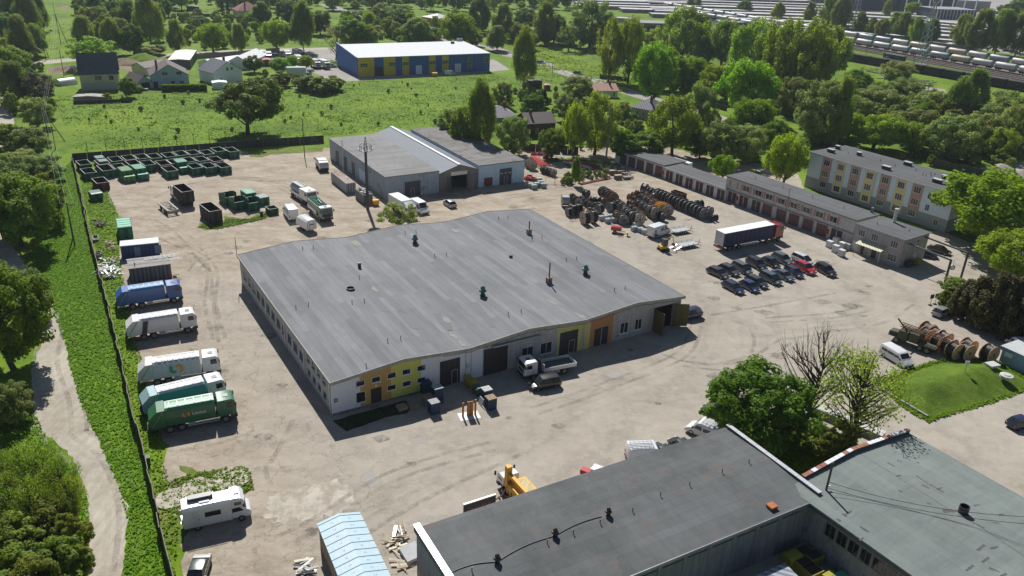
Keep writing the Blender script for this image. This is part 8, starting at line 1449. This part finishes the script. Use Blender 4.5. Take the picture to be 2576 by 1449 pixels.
rnd = random.Random(12); k = 0; TREEPOS = []
for (x0, x1, ys) in ((1455, 1760, (8, 15, 22)), (1560, 1770, (30,)), (1640, 2110, (-4, 4, 11, 18, 26, 34, 42)), (1800, 2110, (51, 60)), (1900, 2110, (70,)), (2110, 2330, (30, 38, 46, 55, 64, 74)), (2120, 2360, (84,)), (2330, 2480, (50, 58, 66, 75, 85, 96)), (2480, 2700, (20, 45, 60)), (2340, 2450, (105,))):
    for y in ys:
        f = Fr((x0+rnd.uniform(-12, 12), y+(x0-1450)*.012), (x1+rnd.uniform(-12, 12), y+(x1-1450)*.024), 0., W=rnd.choice((7, 8.5, 11))); t = thing('garage_row', 'long low row of lock up garages with a pale grey roof', 'garages', (f.a[0], f.a[1], 0), f.ang, 'rows of lock up garages beyond the railway')
        MB().box(0, f.L, 0, f.W, 0, 2.5).build('wall', GRW, t); MB().box(-.2, f.L+.2, -.5, f.W+.2, 2.502, 2.7).build('roof', GRF_, t); k += 1
# railway
RL = mat('rail_steel', (.24, .19, .16), .5, .4); SLP = mat('sleeper_black', (.022, .02, .02), .85, var=.3)
TA = G(D3(760, 440), 0); TB = G(D3(2360, 722), 0); td = (TB-TA)/np.hypot(*(TB-TA)); tn = np.array([-td[1], td[0]]); TANG = math.atan2(td[1], td[0]); SA = TA-td*420
def offs(p): return float((G(p)-TA)@tn)
o_back = offs(D3(1710, 541)); 
for i, of in enumerate([0, o_back, -6, -11.5, -17, (o_back+2)*.5]):
    p = TA-td*420+tn*of; m = MB()
    for s in (-.76, .76): m.box(0, 680, s-.06, s+.06, .14, .3)
    tk = m.build('rails', RL); tk['kind'] = 'structure'; tk.name = 'railway_track'; place(tk, p[0], p[1], TANG)
    s_ = MB().box(0, 680, -1.3, 1.3, .06, .13).build('track_bed', mat('sleeper_bed', (.12, .09, .08), .9, stripe=(1.6, .9)), tk); s_['kind'] = 'structure'
TK = [mat('tank_white', (.56, .55, .53), .45, var=.1, dirt=((.28, .22, .16), .5, .6), streak=.2), mat('tank_cream', (.50, .44, .33), .5, var=.1, dirt=((.25, .19, .14), .5, .58), streak=.2), mat('tank_bluegrey', (.32, .36, .40), .45, var=.1, streak=.2), mat('tank_stained', (.36, .31, .27), .5, var=.2, dirt=((.14, .10, .08), .5, .5), streak=.3)]
TE = mat('tank_end_green', (.03, .20, .17), .5)
def wagon(mt):
    t = thing('tank_wagon', 'tank wagon', 'tank wagon'); MB().loft([[(x, r_*math.cos(a), 2.75+r_*math.sin(a)) for a in np.linspace(0, 6.283, 19)[:-1]] for x, r_ in ((-5.3, .9), (-5.1, 1.35), (-4.6, 1.5), (4.6, 1.5), (5.1, 1.35), (5.3, .9))]).build('tank', mt, t, smooth=True)
    MB().cyl((5.31, 0, 2.75), (5.36, 0, 2.75), 1.1, 16).cyl((5.0, 0, 2.75), (5.3, 0, 2.75), 1.42, 18, 1.0).build('tank_end', TE, t); d_ = MB().cyl((0, 0, 4.2), (0, 0, 4.6), .45, 12).box(-1.6, 1.6, -.5, -.44, 4.35, 4.7).build('dome', mt, t); MB().box(-5.6, 5.6, -.3, .3, .9, 1.3).box(-5.6, -4.9, -1.3, 1.3, 1.2, 1.4).box(4.9, 5.6, -1.3, 1.3, 1.2, 1.4).build('underframe', CHAS, t)
    for x in (-4.4, -2.9, 2.9, 4.4):
        MB().cyl((x, -.85, .75), (x, -.7, .75), .47, 12).cyl((x, .7, .75), (x, .85, .75), .47, 12).cyl((x, -.7, .75), (x, .7, .75), .08, 6).build('wheelset', CHAS, t)
    return t
WP = [wagon(m) for m in TK]; used = set(); SEQ = [0, 2, 2, 1, 0, 0, 0, 0, 3, 0, 3, 1, 0, 0]
for row, (of, s0, s1, gname) in enumerate(((0, -135, 150, 'front tank train nearest the camera'), (o_back, -205, 150, 'rear tank train beyond the front one'))):
    s = s0; i = 0
    while s < s1:
        k = SEQ[i % 14] if row == 0 else [0, 1, 0, 2, 0, 0, 2, 2, 0, 1][i % 10]; o = WP[k] if k not in used else copy_tree(WP[k]); used.add(k); p = TA+td*s+tn*of; place(o, p[0], p[1], TANG, .3)
        o['label'] = '%s tank wagon in the %s' % (['white', 'cream', 'blue grey', 'brown stained'][k], gname); o['group'] = 'tank wagons of the '+gname; s += 12.5; i += 1
# sleeper stacks
SPROTO = thing('sleeper_stack', 'stack', 'sleepers'); 
for k in range(3): MB().box(-4.4, 4.4, -1.4, 1.4, .1+k*1.1, 1.1+k*1.1).build('layer', mat('sleeper_wood', (.028, .024, .024), .85, var=.4, stripe=(2.2, .95)), SPROTO)
q0 = G(D3(690, 590)); q1 = G(D3(2620, 930)); dq = q1-q0; n_ = int(np.hypot(*dq)/9.1)
for i in range(n_):
    if i in (4, 5): pass
    o = SPROTO if i == 0 else copy_tree(SPROTO); p = q0+dq*(i+.5)/n_; o['label'] = 'long stack of black railway sleepers in the line beside the tracks'; o['group'] = 'sleeper stacks beside the tracks'; place(o, p[0], p[1], math.atan2(dq[1], dq[0])).scale = (1, 1.4, 1.2)
for i, (x, y, n) in enumerate([(1010, 735, 26), (1560, 860, 16), (1130, 770, 10)]): debris('slab_pile', ['scattered concrete slabs and rails beside the sleeper stacks', 'pale concrete slabs on the gravel by the sleeper stacks', 'white slabs among the scattered ones by the sleepers'][i], 'slab pile', 'a3', [(x-160+60*i, y-50), (x+130, y-30), (x+110, y+40), (x-130+50*i, y+30)], n, [GREYW, MATS['pale_concrete'], RST, DKMET], (2, 6), .3, 20+i, .5)
c = G(D3(1265, 610)); t = thing('green_wagon_body', 'dark green wagon body standing beside the tracks', 'cabin'); MB().box(-6, 6, -1.5, 1.5, .2, 3).build('wall', mat('wagon_green', (.02, .07, .05), .7), t); MB().box(-6.1, 6.1, -1.6, 1.6, 3.002, 3.15).build('roof', mat('wagon_roof', (.08, .12, .11), .7), t); place(t, c[0], c[1], TANG)
c = G(D3(1205, 605)); place(car('suv', P_['silver'], 'silver van parked next to the green wagon body'), c[0], c[1], TANG)
LAT = mat('galvanised', (.38, .41, .45), .5, .3)
def pylon(label, foot, h, w_=5.):
    c = G(foot); t = thing('lattice_pylon', label, 'pylon', (c[0], c[1], 0), .5); m = MB()
    cr = lambda z: w_/2*(1-z/h)+.5*z/h
    for s in ((1, 1), (1, -1), (-1, -1), (-1, 1)): m.tube([(s[0]*cr(z), s[1]*cr(z), z) for z in (0, h)], .16, 4)
    z = 0; n = 11
    for i in range(n):
        z0, z1 = h*i/n, h*(i+1)/n
        for s, u in (((1, 1), (1, -1)), ((1, -1), (-1, -1)), ((-1, -1), (-1, 1)), ((-1, 1), (1, 1))): m.cyl((s[0]*cr(z0), s[1]*cr(z0), z0), (u[0]*cr(z1), u[1]*cr(z1), z1), .08, 4).cyl((u[0]*cr(z0), u[1]*cr(z0), z0), (s[0]*cr(z1), s[1]*cr(z1), z1), .08, 4)
    m.build('lattice', LAT, t); MB().box(-w_/2-.5, w_/2+.5, -w_/2-.5, w_/2+.5, 0, .5).build('footing', GREYW, t)
pylon('lattice pylon standing in front of the tank trains', D3(1530, 655), 34); pylon('lattice pylon behind the tank trains', D3(845, 330), 36)
# heaps
def heap(label, t, x, y, r_, h, m, name='heap', cat='heap'):
    c = GQ(t, x, y); rnd = random.Random(int(x)); o = thing(name, label, cat, (c[0], c[1], 0)); n = 20; rings = []
    for k in range(6): f = k/5; rings.append([(r_*(1-f)**.8*math.cos(2*math.pi*i/n)*rnd.uniform(.9, 1.1), r_*.8*(1-f)**.8*math.sin(2*math.pi*i/n)*rnd.uniform(.9, 1.1), h*f-.05) for i in range(n)])
    MB().loft(rings).build('pile', m, o, smooth=True)
SAND = mat('gravel_heap', (.36, .32, .28), .9, bump=.4, bs=3); heap('grey gravel heap behind the apartment block', 'b3', 2330, 290, 6, 2.6, SAND); heap('gravel heap at the right edge behind the apartment block', 'b3', 2540, 340, 6, 2.4, SAND); heap('brown earth heap right of the tiled house', 'a0', 1250, 640, 8, 2.4, SOIL); heap('grassy earth heap behind the light blue house', 'a0', 1440, 610, 9, 3.2, GRASS); heap('dark soil heap left of the tiled house', 'a0', 700, 700, 6, 1.6, SOIL)
# ================================================================ TREES
BARK = mat('bark', (.085, .065, .05), .9, var=.3); BIRK = mat('birch_bark', (.30, .28, .25), .9, var=.5, vs=4)
LM = {'M': leafmat('leaf_bright', (.12, .23, .012), (.30, .45, .025), .5), 'D': leafmat('leaf_dark', (.085, .165, .015), (.20, .31, .028), .42), 'B': leafmat('leaf_birch', (.15, .22, .035), (.28, .37, .07), .5), 'P': leafmat('leaf_poplar', (.16, .25, .022), (.33, .44, .04), .5), 'W': leafmat('leaf_willow', (.16, .22, .06), (.31, .39, .13), .45), 'S': leafmat('needle', (.012, .028, .014), (.03, .06, .03), .1), 'H': leafmat('leaf_shrub', (.13, .19, .03), (.28, .35, .06), .45), 'Y': leafmat('leaf_spring', (.17, .26, .03), (.30, .40, .06), .5), 'R': leafmat('leaf_brown', (.10, .055, .035), (.17, .10, .06), .3), 'T': leafmat('thuja', (.05, .05, .015), (.11, .10, .03), .2), 'L': leafmat('leaf_lilac', (.05, .05, .045), (.10, .10, .085), .25)}
def mktree(kind, seed):
    """unit tree: height 1, crown width about 1 (scaled when placed)"""
    rng = np.random.default_rng(seed); shape = {'K': 'M', 'O': 'W', 'G': 'M'}.get(kind, kind); bark = BIRK if kind == 'B' else BARK
    root = thing('tree', 'tree', 'tree'); tr = MB(); segs = []
    trunk_top = {'S': .96, 'T': .8, 'H': .35, 'B': .85, 'P': .8, 'R': .9}.get(kind, .62); lean = rng.normal(0, .02, 2); tp = [(0, 0, 0)]
    for i in range(1, 6): z = trunk_top*i/5; tp.append((lean[0]*i+rng.normal(0, .008), lean[1]*i+rng.normal(0, .008), z))
    r0 = {'H': .02, 'B': .022, 'S': .02, 'N': .035, 'Y': .028}.get(kind, .04)
    for i in range(5): tr.cyl(tp[i], tp[i+1], r0*(1-i*.16), 7, r0*(1-(i+1)*.16), caps=False)
    # crown clumps
    n = {'M': 150, 'D': 120, 'B': 120, 'P': 120, 'W': 95, 'S': 90, 'H': 80, 'Y': 85, 'R': 60, 'T': 60, 'N': 46, 'K': 90, 'O': 70, 'G': 40, 'L': 60}[kind]
    C = []; low = {'M': .22, 'D': .12, 'B': .14, 'P': .12, 'W': .05, 'S': .03, 'H': .02, 'Y': .25, 'R': .2, 'T': .0, 'N': .3, 'K': .25, 'O': .08, 'G': .3, 'L': .05}[kind]
    lobes = [(rng.normal(0, .17), rng.normal(0, .17), rng.uniform(.45, .85)) for _ in range(6)]
    for i in range(n):
        u = rng.normal(size=3); u /= np.linalg.norm(u); rad = rng.uniform(.35, 1)**.45
        zc = (1+low)/2; hz = (1-low)/2; p = np.array([u[0]*.5*rad, u[1]*.5*rad, zc+u[2]*hz*rad]); f = (p[2]-low)/(1-low)
        if kind in 'SB': p[:2] *= (1.25-1.05*f) if kind == 'S' else (1.02-.52*f)*(1+.18*math.sin(3*math.atan2(p[1], p[0])+9*f+seed))
        elif kind == 'P': p[:2] *= (.78+.25*math.sin(f*3.1))*(1+.25*math.sin(6*math.atan2(p[1], p[0])+seed)); 
        elif kind == 'T': p[:2] *= (1.1-.6*f)
        else: l = lobes[i % 6]; p[:2] += np.array(l[:2])*.45; p[:2] *= 1.0 if f > .25 else .8
        C.append(p)
    C = np.array(C)
    big = rng.choice(n, min(n, 16 if kind not in ('N', 'Y') else n), replace=False)
    for i in big:
        e = C[i]; zf = max(.12, min(trunk_top*.98, e[2]-np.hypot(e[0], e[1])*rng.uniform(.5, 1.0))); b = np.array([lean[0]*5*zf/trunk_top, lean[1]*5*zf/trunk_top, zf]); mid = (b+e)/2+rng.normal(0, .025, 3); r1 = r0*.34
        tr.cyl(tuple(b), tuple(mid), r1, 5, r1*.6, caps=False).cyl(tuple(mid), tuple(e), r1*.6, 4, r1*.2, caps=False)
        if kind in ('N', 'Y'):
            for k in range(7 if kind == 'N' else 4):
                s = mid+(e-mid)*rng.uniform(.1, 1); q_ = s+(e-b)*.28*rng.uniform(.4, 1)+rng.normal(0, .05, 3)+np.array([0, 0, .04]); tr.cyl(tuple(s), tuple(q_), r1*.3, 3, r1*.12, caps=False)
    tr.build('trunk', bark, root, recalc=False)
    if kind == 'N': return root
    per = {'M': 150, 'D': 190, 'B': 210, 'P': 150, 'W': 200, 'S': 120, 'H': 170, 'Y': 48, 'R': 50, 'T': 260, 'K': 190, 'O': 150, 'G': 90, 'L': 120}[kind]; sc = {'B': (.055, .055, .085), 'P': (.05, .05, .07), 'S': (.07, .07, .02), 'T': (.06, .06, .08), 'M': (.065, .065, .07), 'Y': (.07, .07, .07)}.get(kind, (.068, .068, .05))
    N_ = n*per; base = np.repeat(C, per, 0); off = rng.normal(0, 1, (N_, 3)); off /= np.maximum(1, np.linalg.norm(off, axis=1))[:, None]**.5; P = base+off*np.array(sc)
    keep = (P[:, 2] > .01) & (P[:, 2] < 1.03); P = P[keep]; base = base[keep]; N_ = len(P); s = {'Y': .0075, 'H': .014, 'B': .0085, 'P': .009, 'R': .007, 'G': .014, 'W': .010, 'T': .012}.get(kind, .0105)*rng.uniform(.6, 1.4, N_)
    nrm = (P-base)/np.array(sc)+rng.normal(0, .7, (N_, 3))+np.array([0, 0, {'M': .9}.get(kind, 1.4)]); nrm /= np.linalg.norm(nrm, axis=1)[:, None]; a = rng.normal(size=(N_, 3)); ux = np.cross(nrm, a); ux /= np.linalg.norm(ux, axis=1)[:, None]; uy = np.cross(nrm, ux)
    V_, F_ = quads(P, ux*s[:, None], uy*(s*rng.uniform(.8, 1.5, N_))[:, None]); me = npmesh('crown', V_, F_, LM[{'K': 'D', 'O': 'P', 'G': 'W'}.get(kind, kind)]); o = bpy.data.objects.new('crown', me); COL.objects.link(o); o.parent = root; return root
PROTO = {}; VAR = {'M': 3, 'D': 3, 'B': 3, 'P': 3, 'W': 3, 'H': 3}; KN = {'M': ('round bright green maple', 'tree'), 'D': ('dense dark green tree', 'tree'), 'B': ('slender drooping birch', 'tree'), 'P': ('tall yellow green poplar', 'tree'), 'W': ('grey green willow', 'tree'), 'S': ('dark spruce', 'tree'), 'H': ('leafy green shrub', 'shrub'), 'Y': ('sparse yellow green tree', 'tree'), 'R': ('reddish brown half bare tree', 'tree'), 'T': ('dark brownish thuja', 'tree'), 'N': ('bare branching tree', 'tree'), 'K': ('wide spreading oak', 'tree'), 'O': ('olive green tree', 'tree'), 'G': ('small airy tree', 'tree'), 'L': ('dull purple grey shrub', 'shrub')}
NAME = {'M': 'maple_tree', 'D': 'dark_tree', 'B': 'birch_tree', 'P': 'poplar_tree', 'W': 'willow_tree', 'S': 'spruce_tree', 'H': 'shrub', 'Y': 'spring_tree', 'R': 'brown_tree', 'T': 'thuja_tree', 'N': 'bare_tree', 'K': 'oak_tree', 'O': 'olive_tree', 'G': 'airy_tree', 'L': 'lilac_shrub'}
CNT = {}
trnd = random.Random(77)
def plant(kind, x, y, h, w_, label=None, group=None):
    v = trnd.randrange(VAR.get(kind, 1)); key = (kind, v)
    if key not in PROTO: PROTO[key] = o = mktree(kind, 100+ord(kind)*3+v); o.name = NAME[kind]
    else: o = copy_tree(PROTO[key])
    o.location = (x, y, 0); o.rotation_euler = (0, 0, trnd.uniform(0, 6.28)); o.scale = (w_, w_, h); o['category'] = KN[kind][1]; o['label'] = label or KN[kind][0]
    if group: o['group'] = group
    return o
def T(s, where, group=None):
    L_ = [r_.split() for r_ in s.split(';') if r_.strip()]; grp = {}
    for r_ in L_:
        k = r_[0]; u, vt, vb, w_ = map(float, r_[1:5]); g_ = G((u, vb)); D_ = float(np.linalg.norm(ray((u, vb))*(-CAM_H/ray((u, vb))[2]))); h = max(1.5, hgt((u, vb), (u, vt))); i = CNT[k, where] = CNT.get((k, where), 0)+1
        grp.setdefault(k, []).append(plant(k, g_[0], g_[1], h, w_*D_/F_PX))
    for k, os_ in grp.items():
        for i, o in enumerate(os_):
            if len(os_) == 1: o['label'] = '%s %s' % (KN[k][0], where)
            elif len(os_) <= 6: o['label'] = '%s %s, %s from the left' % (KN[k][0], where, ORD[sorted(os_, key=lambda q_: q_.location.x/max(1, q_.location.y)).index(o)]); o['group'] = '%s trees %s' % (KN[k][0], where)
            else: o['label'] = '%s %s' % (KN[k][0], where); o['group'] = '%s trees %s' % (KN[k][0], where)
T('B 12 -20 60 50;B 45 -25 75 60;B 80 -20 90 60;B 105 -10 80 45;D 25 30 100 60;B 60 40 150 60;B 95 60 140 50;O 22 95 145 60;W 60 95 150 55', 'in the wood at the upper left corner')
T('M 35 120 195 85;B 45 155 262 80;L 105 178 265 62;W 95 245 320 60;H 30 310 395 85;W 80 318 400 80', 'above the lane on the left edge')
T('D 55 432 620 150;W 20 385 480 90;W 110 385 460 90;H 135 440 560 60;O 152 525 580 30;D 10 440 600 90;W 60 375 450 80', 'left of the long fence')
T('D 35 665 930 165;W 75 665 800 95', 'in the dark clump beside the gravel path'); T('W 25 962 1065 90', 'between the dark clump and the saplings')
T('Y 25 1130 1250 90;Y 75 1115 1245 90;Y 120 1108 1250 90;Y 165 1145 1290 80;Y 45 1180 1320 90;Y 100 1190 1330 80;Y 195 1190 1320 60;H 130 1270 1370 100;H 60 1300 1410 110;H 190 1290 1390 70;H 150 1360 1480 110;H 40 1390 1520 120;H 205 1370 1450 50;H 100 1400 1540 110;H 15 1310 1400 70', 'in the thicket at the lower left corner')
T('K 624 195 338 140', 'alone in the rough meadow'); T('B 1205 200 398 88;D 1165 270 388 62;W 1135 270 368 70', 'at the right end of the meadow'); T('G 1000 512 588 82', 'behind the big warehouse')
T('W 1290 290 390 78;S 1367 222 292 32;D 1340 235 300 50;W 1425 235 305 60;P 1495 232 390 108;P 1440 255 392 55;D 1388 322 398 60;W 1265 205 270 45;M 1430 315 352 50;W 1450 190 250 70;R 1470 200 238 50;W 1565 255 308 36;D 1560 335 405 65', 'around the dark timber house')
T('D 1625 330 398 90;S 1598 320 378 30;P 1690 238 390 108;W 1755 208 350 75;W 1812 303 412 95;W 1872 312 408 90;M 1887 250 345 84;M 1816 390 452 52;D 1760 330 398 60', 'behind the garage block')
T('B 1316 68 224 66;B 1250 65 127 62;M 1155 33 120 76;B 1205 -5 82 66;B 1265 10 100 60;D 1315 20 75 55;B 1370 5 112 62;D 1392 35 108 60;G 1430 60 128 50;W 1482 -5 120 92;P 1530 45 206 64;P 1578 38 210 70;W 1618 80 142 50', 'beyond the meadow near the street')
T('M 1640 108 265 90;M 1668 120 225 60;D 1692 140 238 55;P 1712 14 156 112;M 1738 145 238 60;P 1655 70 132 60;B 1765 90 168 60;P 1815 45 170 80;M 1788 165 252 62;M 1872 153 302 115;P 1890 45 212 112;P 1950 45 232 112;P 2015 45 247 132;P 2072 60 202 92;D 1932 190 272 60;W 1988 190 292 72;M 1902 252 332 70', 'in the tall belt by the street')
T('W 2060 195 362 115;B 2100 190 372 66;W 2190 215 302 112;D 2150 175 242 62;W 2252 153 212 68;W 2272 195 272 84;W 2335 225 302 92;B 2432 172 302 80;B 2398 190 312 62;W 2300 270 372 94;M 2195 288 378 118;P 2290 305 388 64;W 2382 285 402 112;W 2452 280 382 92;W 2522 225 352 112;M 2562 310 372 84;P 2512 320 402 74;W 2552 250 382 84;D 2102 300 352 84;W 2042 240 342 84;D 1942 300 382 62;W 2142 240 322 84', 'in the scrub by the railway')
T('M 1967 338 468 84', 'left of the apartment block'); T('M 2478 430 615 215;M 2560 583 705 150', 'at the right end of the apartment block')
T('T 2418 702 800 80;T 2450 690 815 90;T 2485 685 832 95;T 2520 692 845 95;T 2555 702 855 95;T 2590 715 862 90;T 2500 680 800 90;T 2550 690 810 90', 'in the dark hedge at the right edge'); T('H 2398 697 742 62;H 2372 728 775 30;H 2385 745 782 30', 'at the foot of the gate portal')
T('D 1885 922 1118 205;N 2026 815 1072 150;Y 2135 872 1122 200;H 2062 1078 1135 80;H 1965 1058 1118 80;H 2120 1060 1125 60', 'on the corner by the front workshop')
T('B 215 40 117 56;B 287 45 137 54;D 337 60 137 52;B 380 -15 114 78;B 330 0 82 60;D 290 -10 52 60;B 245 -10 62 50;B 447 50 137 44;O 235 92 172 92;W 250 60 92 32;W 372 115 142 52;D 400 112 137 40', 'behind the tiled house')
T('M 537 60 132 60;D 505 40 62 40;S 562 0 43 12;S 575 2 43 12;M 640 30 62 40;M 697 52 130 60;B 765 5 130 66;D 806 25 87 46;R 845 50 152 44;B 602 60 132 46;B 660 5 62 50;D 730 0 62 50', 'left of the blue hall')
T('D 898 48 124 76;W 905 25 62 60;W 960 5 57 46;W 1006 8 62 72;D 1000 30 87 42;B 1052 45 122 90;W 930 60 120 60;M 880 40 100 40', 'behind the blue hall')
T('D 640 140 182 42;M 702 145 187 42;M 737 140 177 26;M 772 140 174 30;H 712 180 217 42;H 770 190 227 52;H 812 195 234 62;H 842 192 227 50;D 320 195 245 36;H 270 235 255 20;H 345 215 232 24', 'around the lorry yard')
T('B 1955 5 52 36;B 2035 5 57 36;B 2078 -12 72 56;B 2110 -6 78 56;B 2160 30 87 42;B 2190 45 92 40;B 2216 45 97 40;B 2246 30 92 50;B 2268 30 97 50;B 2300 42 110 42;B 2337 46 112 42;B 2412 36 122 62;B 2456 22 132 72;B 2502 22 137 72;B 2552 27 142 72;M 2295 5 37 30;B 2228 0 44 22;D 2562 -5 42 40;D 2535 8 44 36;B 1745 -10 20 40;B 1872 0 32 40', 'among the far garages')
def fill(poly, n, kinds, h0, h1, where, seed, sp=3.):
    P = [G(q) for q in poly]; rng = np.random.default_rng(seed); c = scatter(P, n*3, rng); got = []
    for p in c:
        if len(got) >= n: break
        if all(np.hypot(*(p-g_)) > sp for g_ in got): got.append(p); k = kinds[len(got) % len(kinds)]; h = rng.uniform(h0, h1); o = plant(k, p[0], p[1], h, h*rng.uniform(.6, .95) if k != 'B' else h*.45, '%s %s' % (KN[k][0], where), '%s plants %s' % (KN[k][0], where))
fill([(190, 20), (230, 10), (430, 0), (430, 30), (400, 110), (200, 130), (190, 120)], 62, 'BDBHWB', 5, 13, 'crowded behind the tiled house', 1, 7)
fill([(430, 45), (700, 50), (700, 100), (560, 130), (430, 125)], 80, 'HHWM', 2, 6, 'low in the thicket right of the birches', 2, 5)
fill([(430, -10), (1440, -10), (1440, 28), (700, 30), (430, 25)], 175, 'BWDM', 6, 15, 'in the hazy wood at the top edge', 3, 10)
fill([(840, 60), (1140, 60), (1440, 100), (1440, 130), (1250, 125), (860, 125)], 60, 'HWDM', 4, 10, 'low behind the blue hall', 4, 6)
fill([(1130, 300), (1330, 215), (1560, 250), (1560, 385), (1330, 385), (1240, 330)], 50, 'HWHD', 2, 5, 'low around the timber house', 5, 4)
fill([(1560, 300), (1900, 320), (2030, 400), (1960, 430), (1830, 395), (1560, 370)], 44, 'HWDM', 2.5, 6, 'low behind the garages', 6, 4)
fill([(1560, 120), (2000, 220), (2576, 290), (2640, 400), (2440, 395), (2060, 350), (1900, 290), (1620, 220)], 150, 'WHDMWP', 4, 9, 'filling the scrub under the tall trees', 7, 5)
fill([(0, 60), (110, 60), (130, 330), (60, 380), (0, 240)], 22, 'HWD', 3, 7, 'low in the wood on the left edge', 8, 4)
fill([(640, 195), (860, 205), (860, 225), (700, 235)], 14, 'HHM', 1.5, 3.5, 'low beside the box lorry at the meadow edge', 9, 3)
fill([(180, 250), (560, 230), (1240, 195), (1300, 300), (800, 330), (200, 370)], 50, 'HWH', .6, 1.6, 'dotted over the rough meadow', 10, 5)
fill([(2060, 390), (2300, 385), (2576, 400), (2576, 440), (2450, 430)], 12, 'HW', 2, 5, 'low behind the apartment block', 11, 4)
fill([Q('e5', 920, 700), Q('e5', 1000, 560), Q('e5', 1700, 470), Q('e5', 1720, 590), Q('e5', 1250, 640), Q('e5', 1100, 720)], 26, 'HHW', 1., 2., 'in the weedy strip by the storage corner', 12, 1.2)
T('B 1446 393 466 26', 'in the weedy strip')
# clipped hedge by the light blue house, box hedge
def hedge(label, p0, p1, h, w_):
    a, b = G(p0), G(p1); L_ = float(np.hypot(*(b-a))); rng = np.random.default_rng(5); n = int(L_*h*120); t = thing('hedge', label, 'hedge', (a[0], a[1], 0), math.atan2(*(b-a)[::-1])); P = np.stack([rng.uniform(0, L_, n), rng.uniform(0, w_, n), rng.uniform(0, h, n)], 1); k = rng.integers(0, 3, n); P[k == 0, 2] = h; P[k == 1, 1] = 0; P += rng.normal(0, .06, P.shape)
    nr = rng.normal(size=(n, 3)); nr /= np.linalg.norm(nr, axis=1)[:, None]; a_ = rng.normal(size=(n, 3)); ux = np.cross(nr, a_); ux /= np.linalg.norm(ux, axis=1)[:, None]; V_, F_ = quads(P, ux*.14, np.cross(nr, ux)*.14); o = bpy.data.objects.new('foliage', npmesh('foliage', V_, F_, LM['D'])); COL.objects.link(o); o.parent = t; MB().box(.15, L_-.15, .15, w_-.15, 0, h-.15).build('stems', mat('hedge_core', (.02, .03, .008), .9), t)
hedge('clipped dark hedge in front of the light blue house', A(1630, 925), A(2085, 920), 2.2, 2.0)
hedge('low clipped hedge right of the drive signs', Q('c3', 1690, 130), Q('c3', 1830, 210), 1.4, 1.2)

# thin summer haze
hz = MB().box(-1500, 1500, -300, 2600, -1, 75).build('haze', bpy.data.materials.new('haze')); hz['kind'] = 'stuff'; hz['label'] = 'thin pale haze over the distance'
t_, N, L = nodes(hz.data.materials[0]); pv = N('ShaderNodeVolumePrincipled'); pv.inputs['Color'].default_value = (.75, .85, 1, 1); pv.inputs['Density'].default_value = .0001; pv.inputs['Anisotropy'].default_value = .3; L(pv.outputs[0], N('ShaderNodeOutputMaterial').inputs[1])
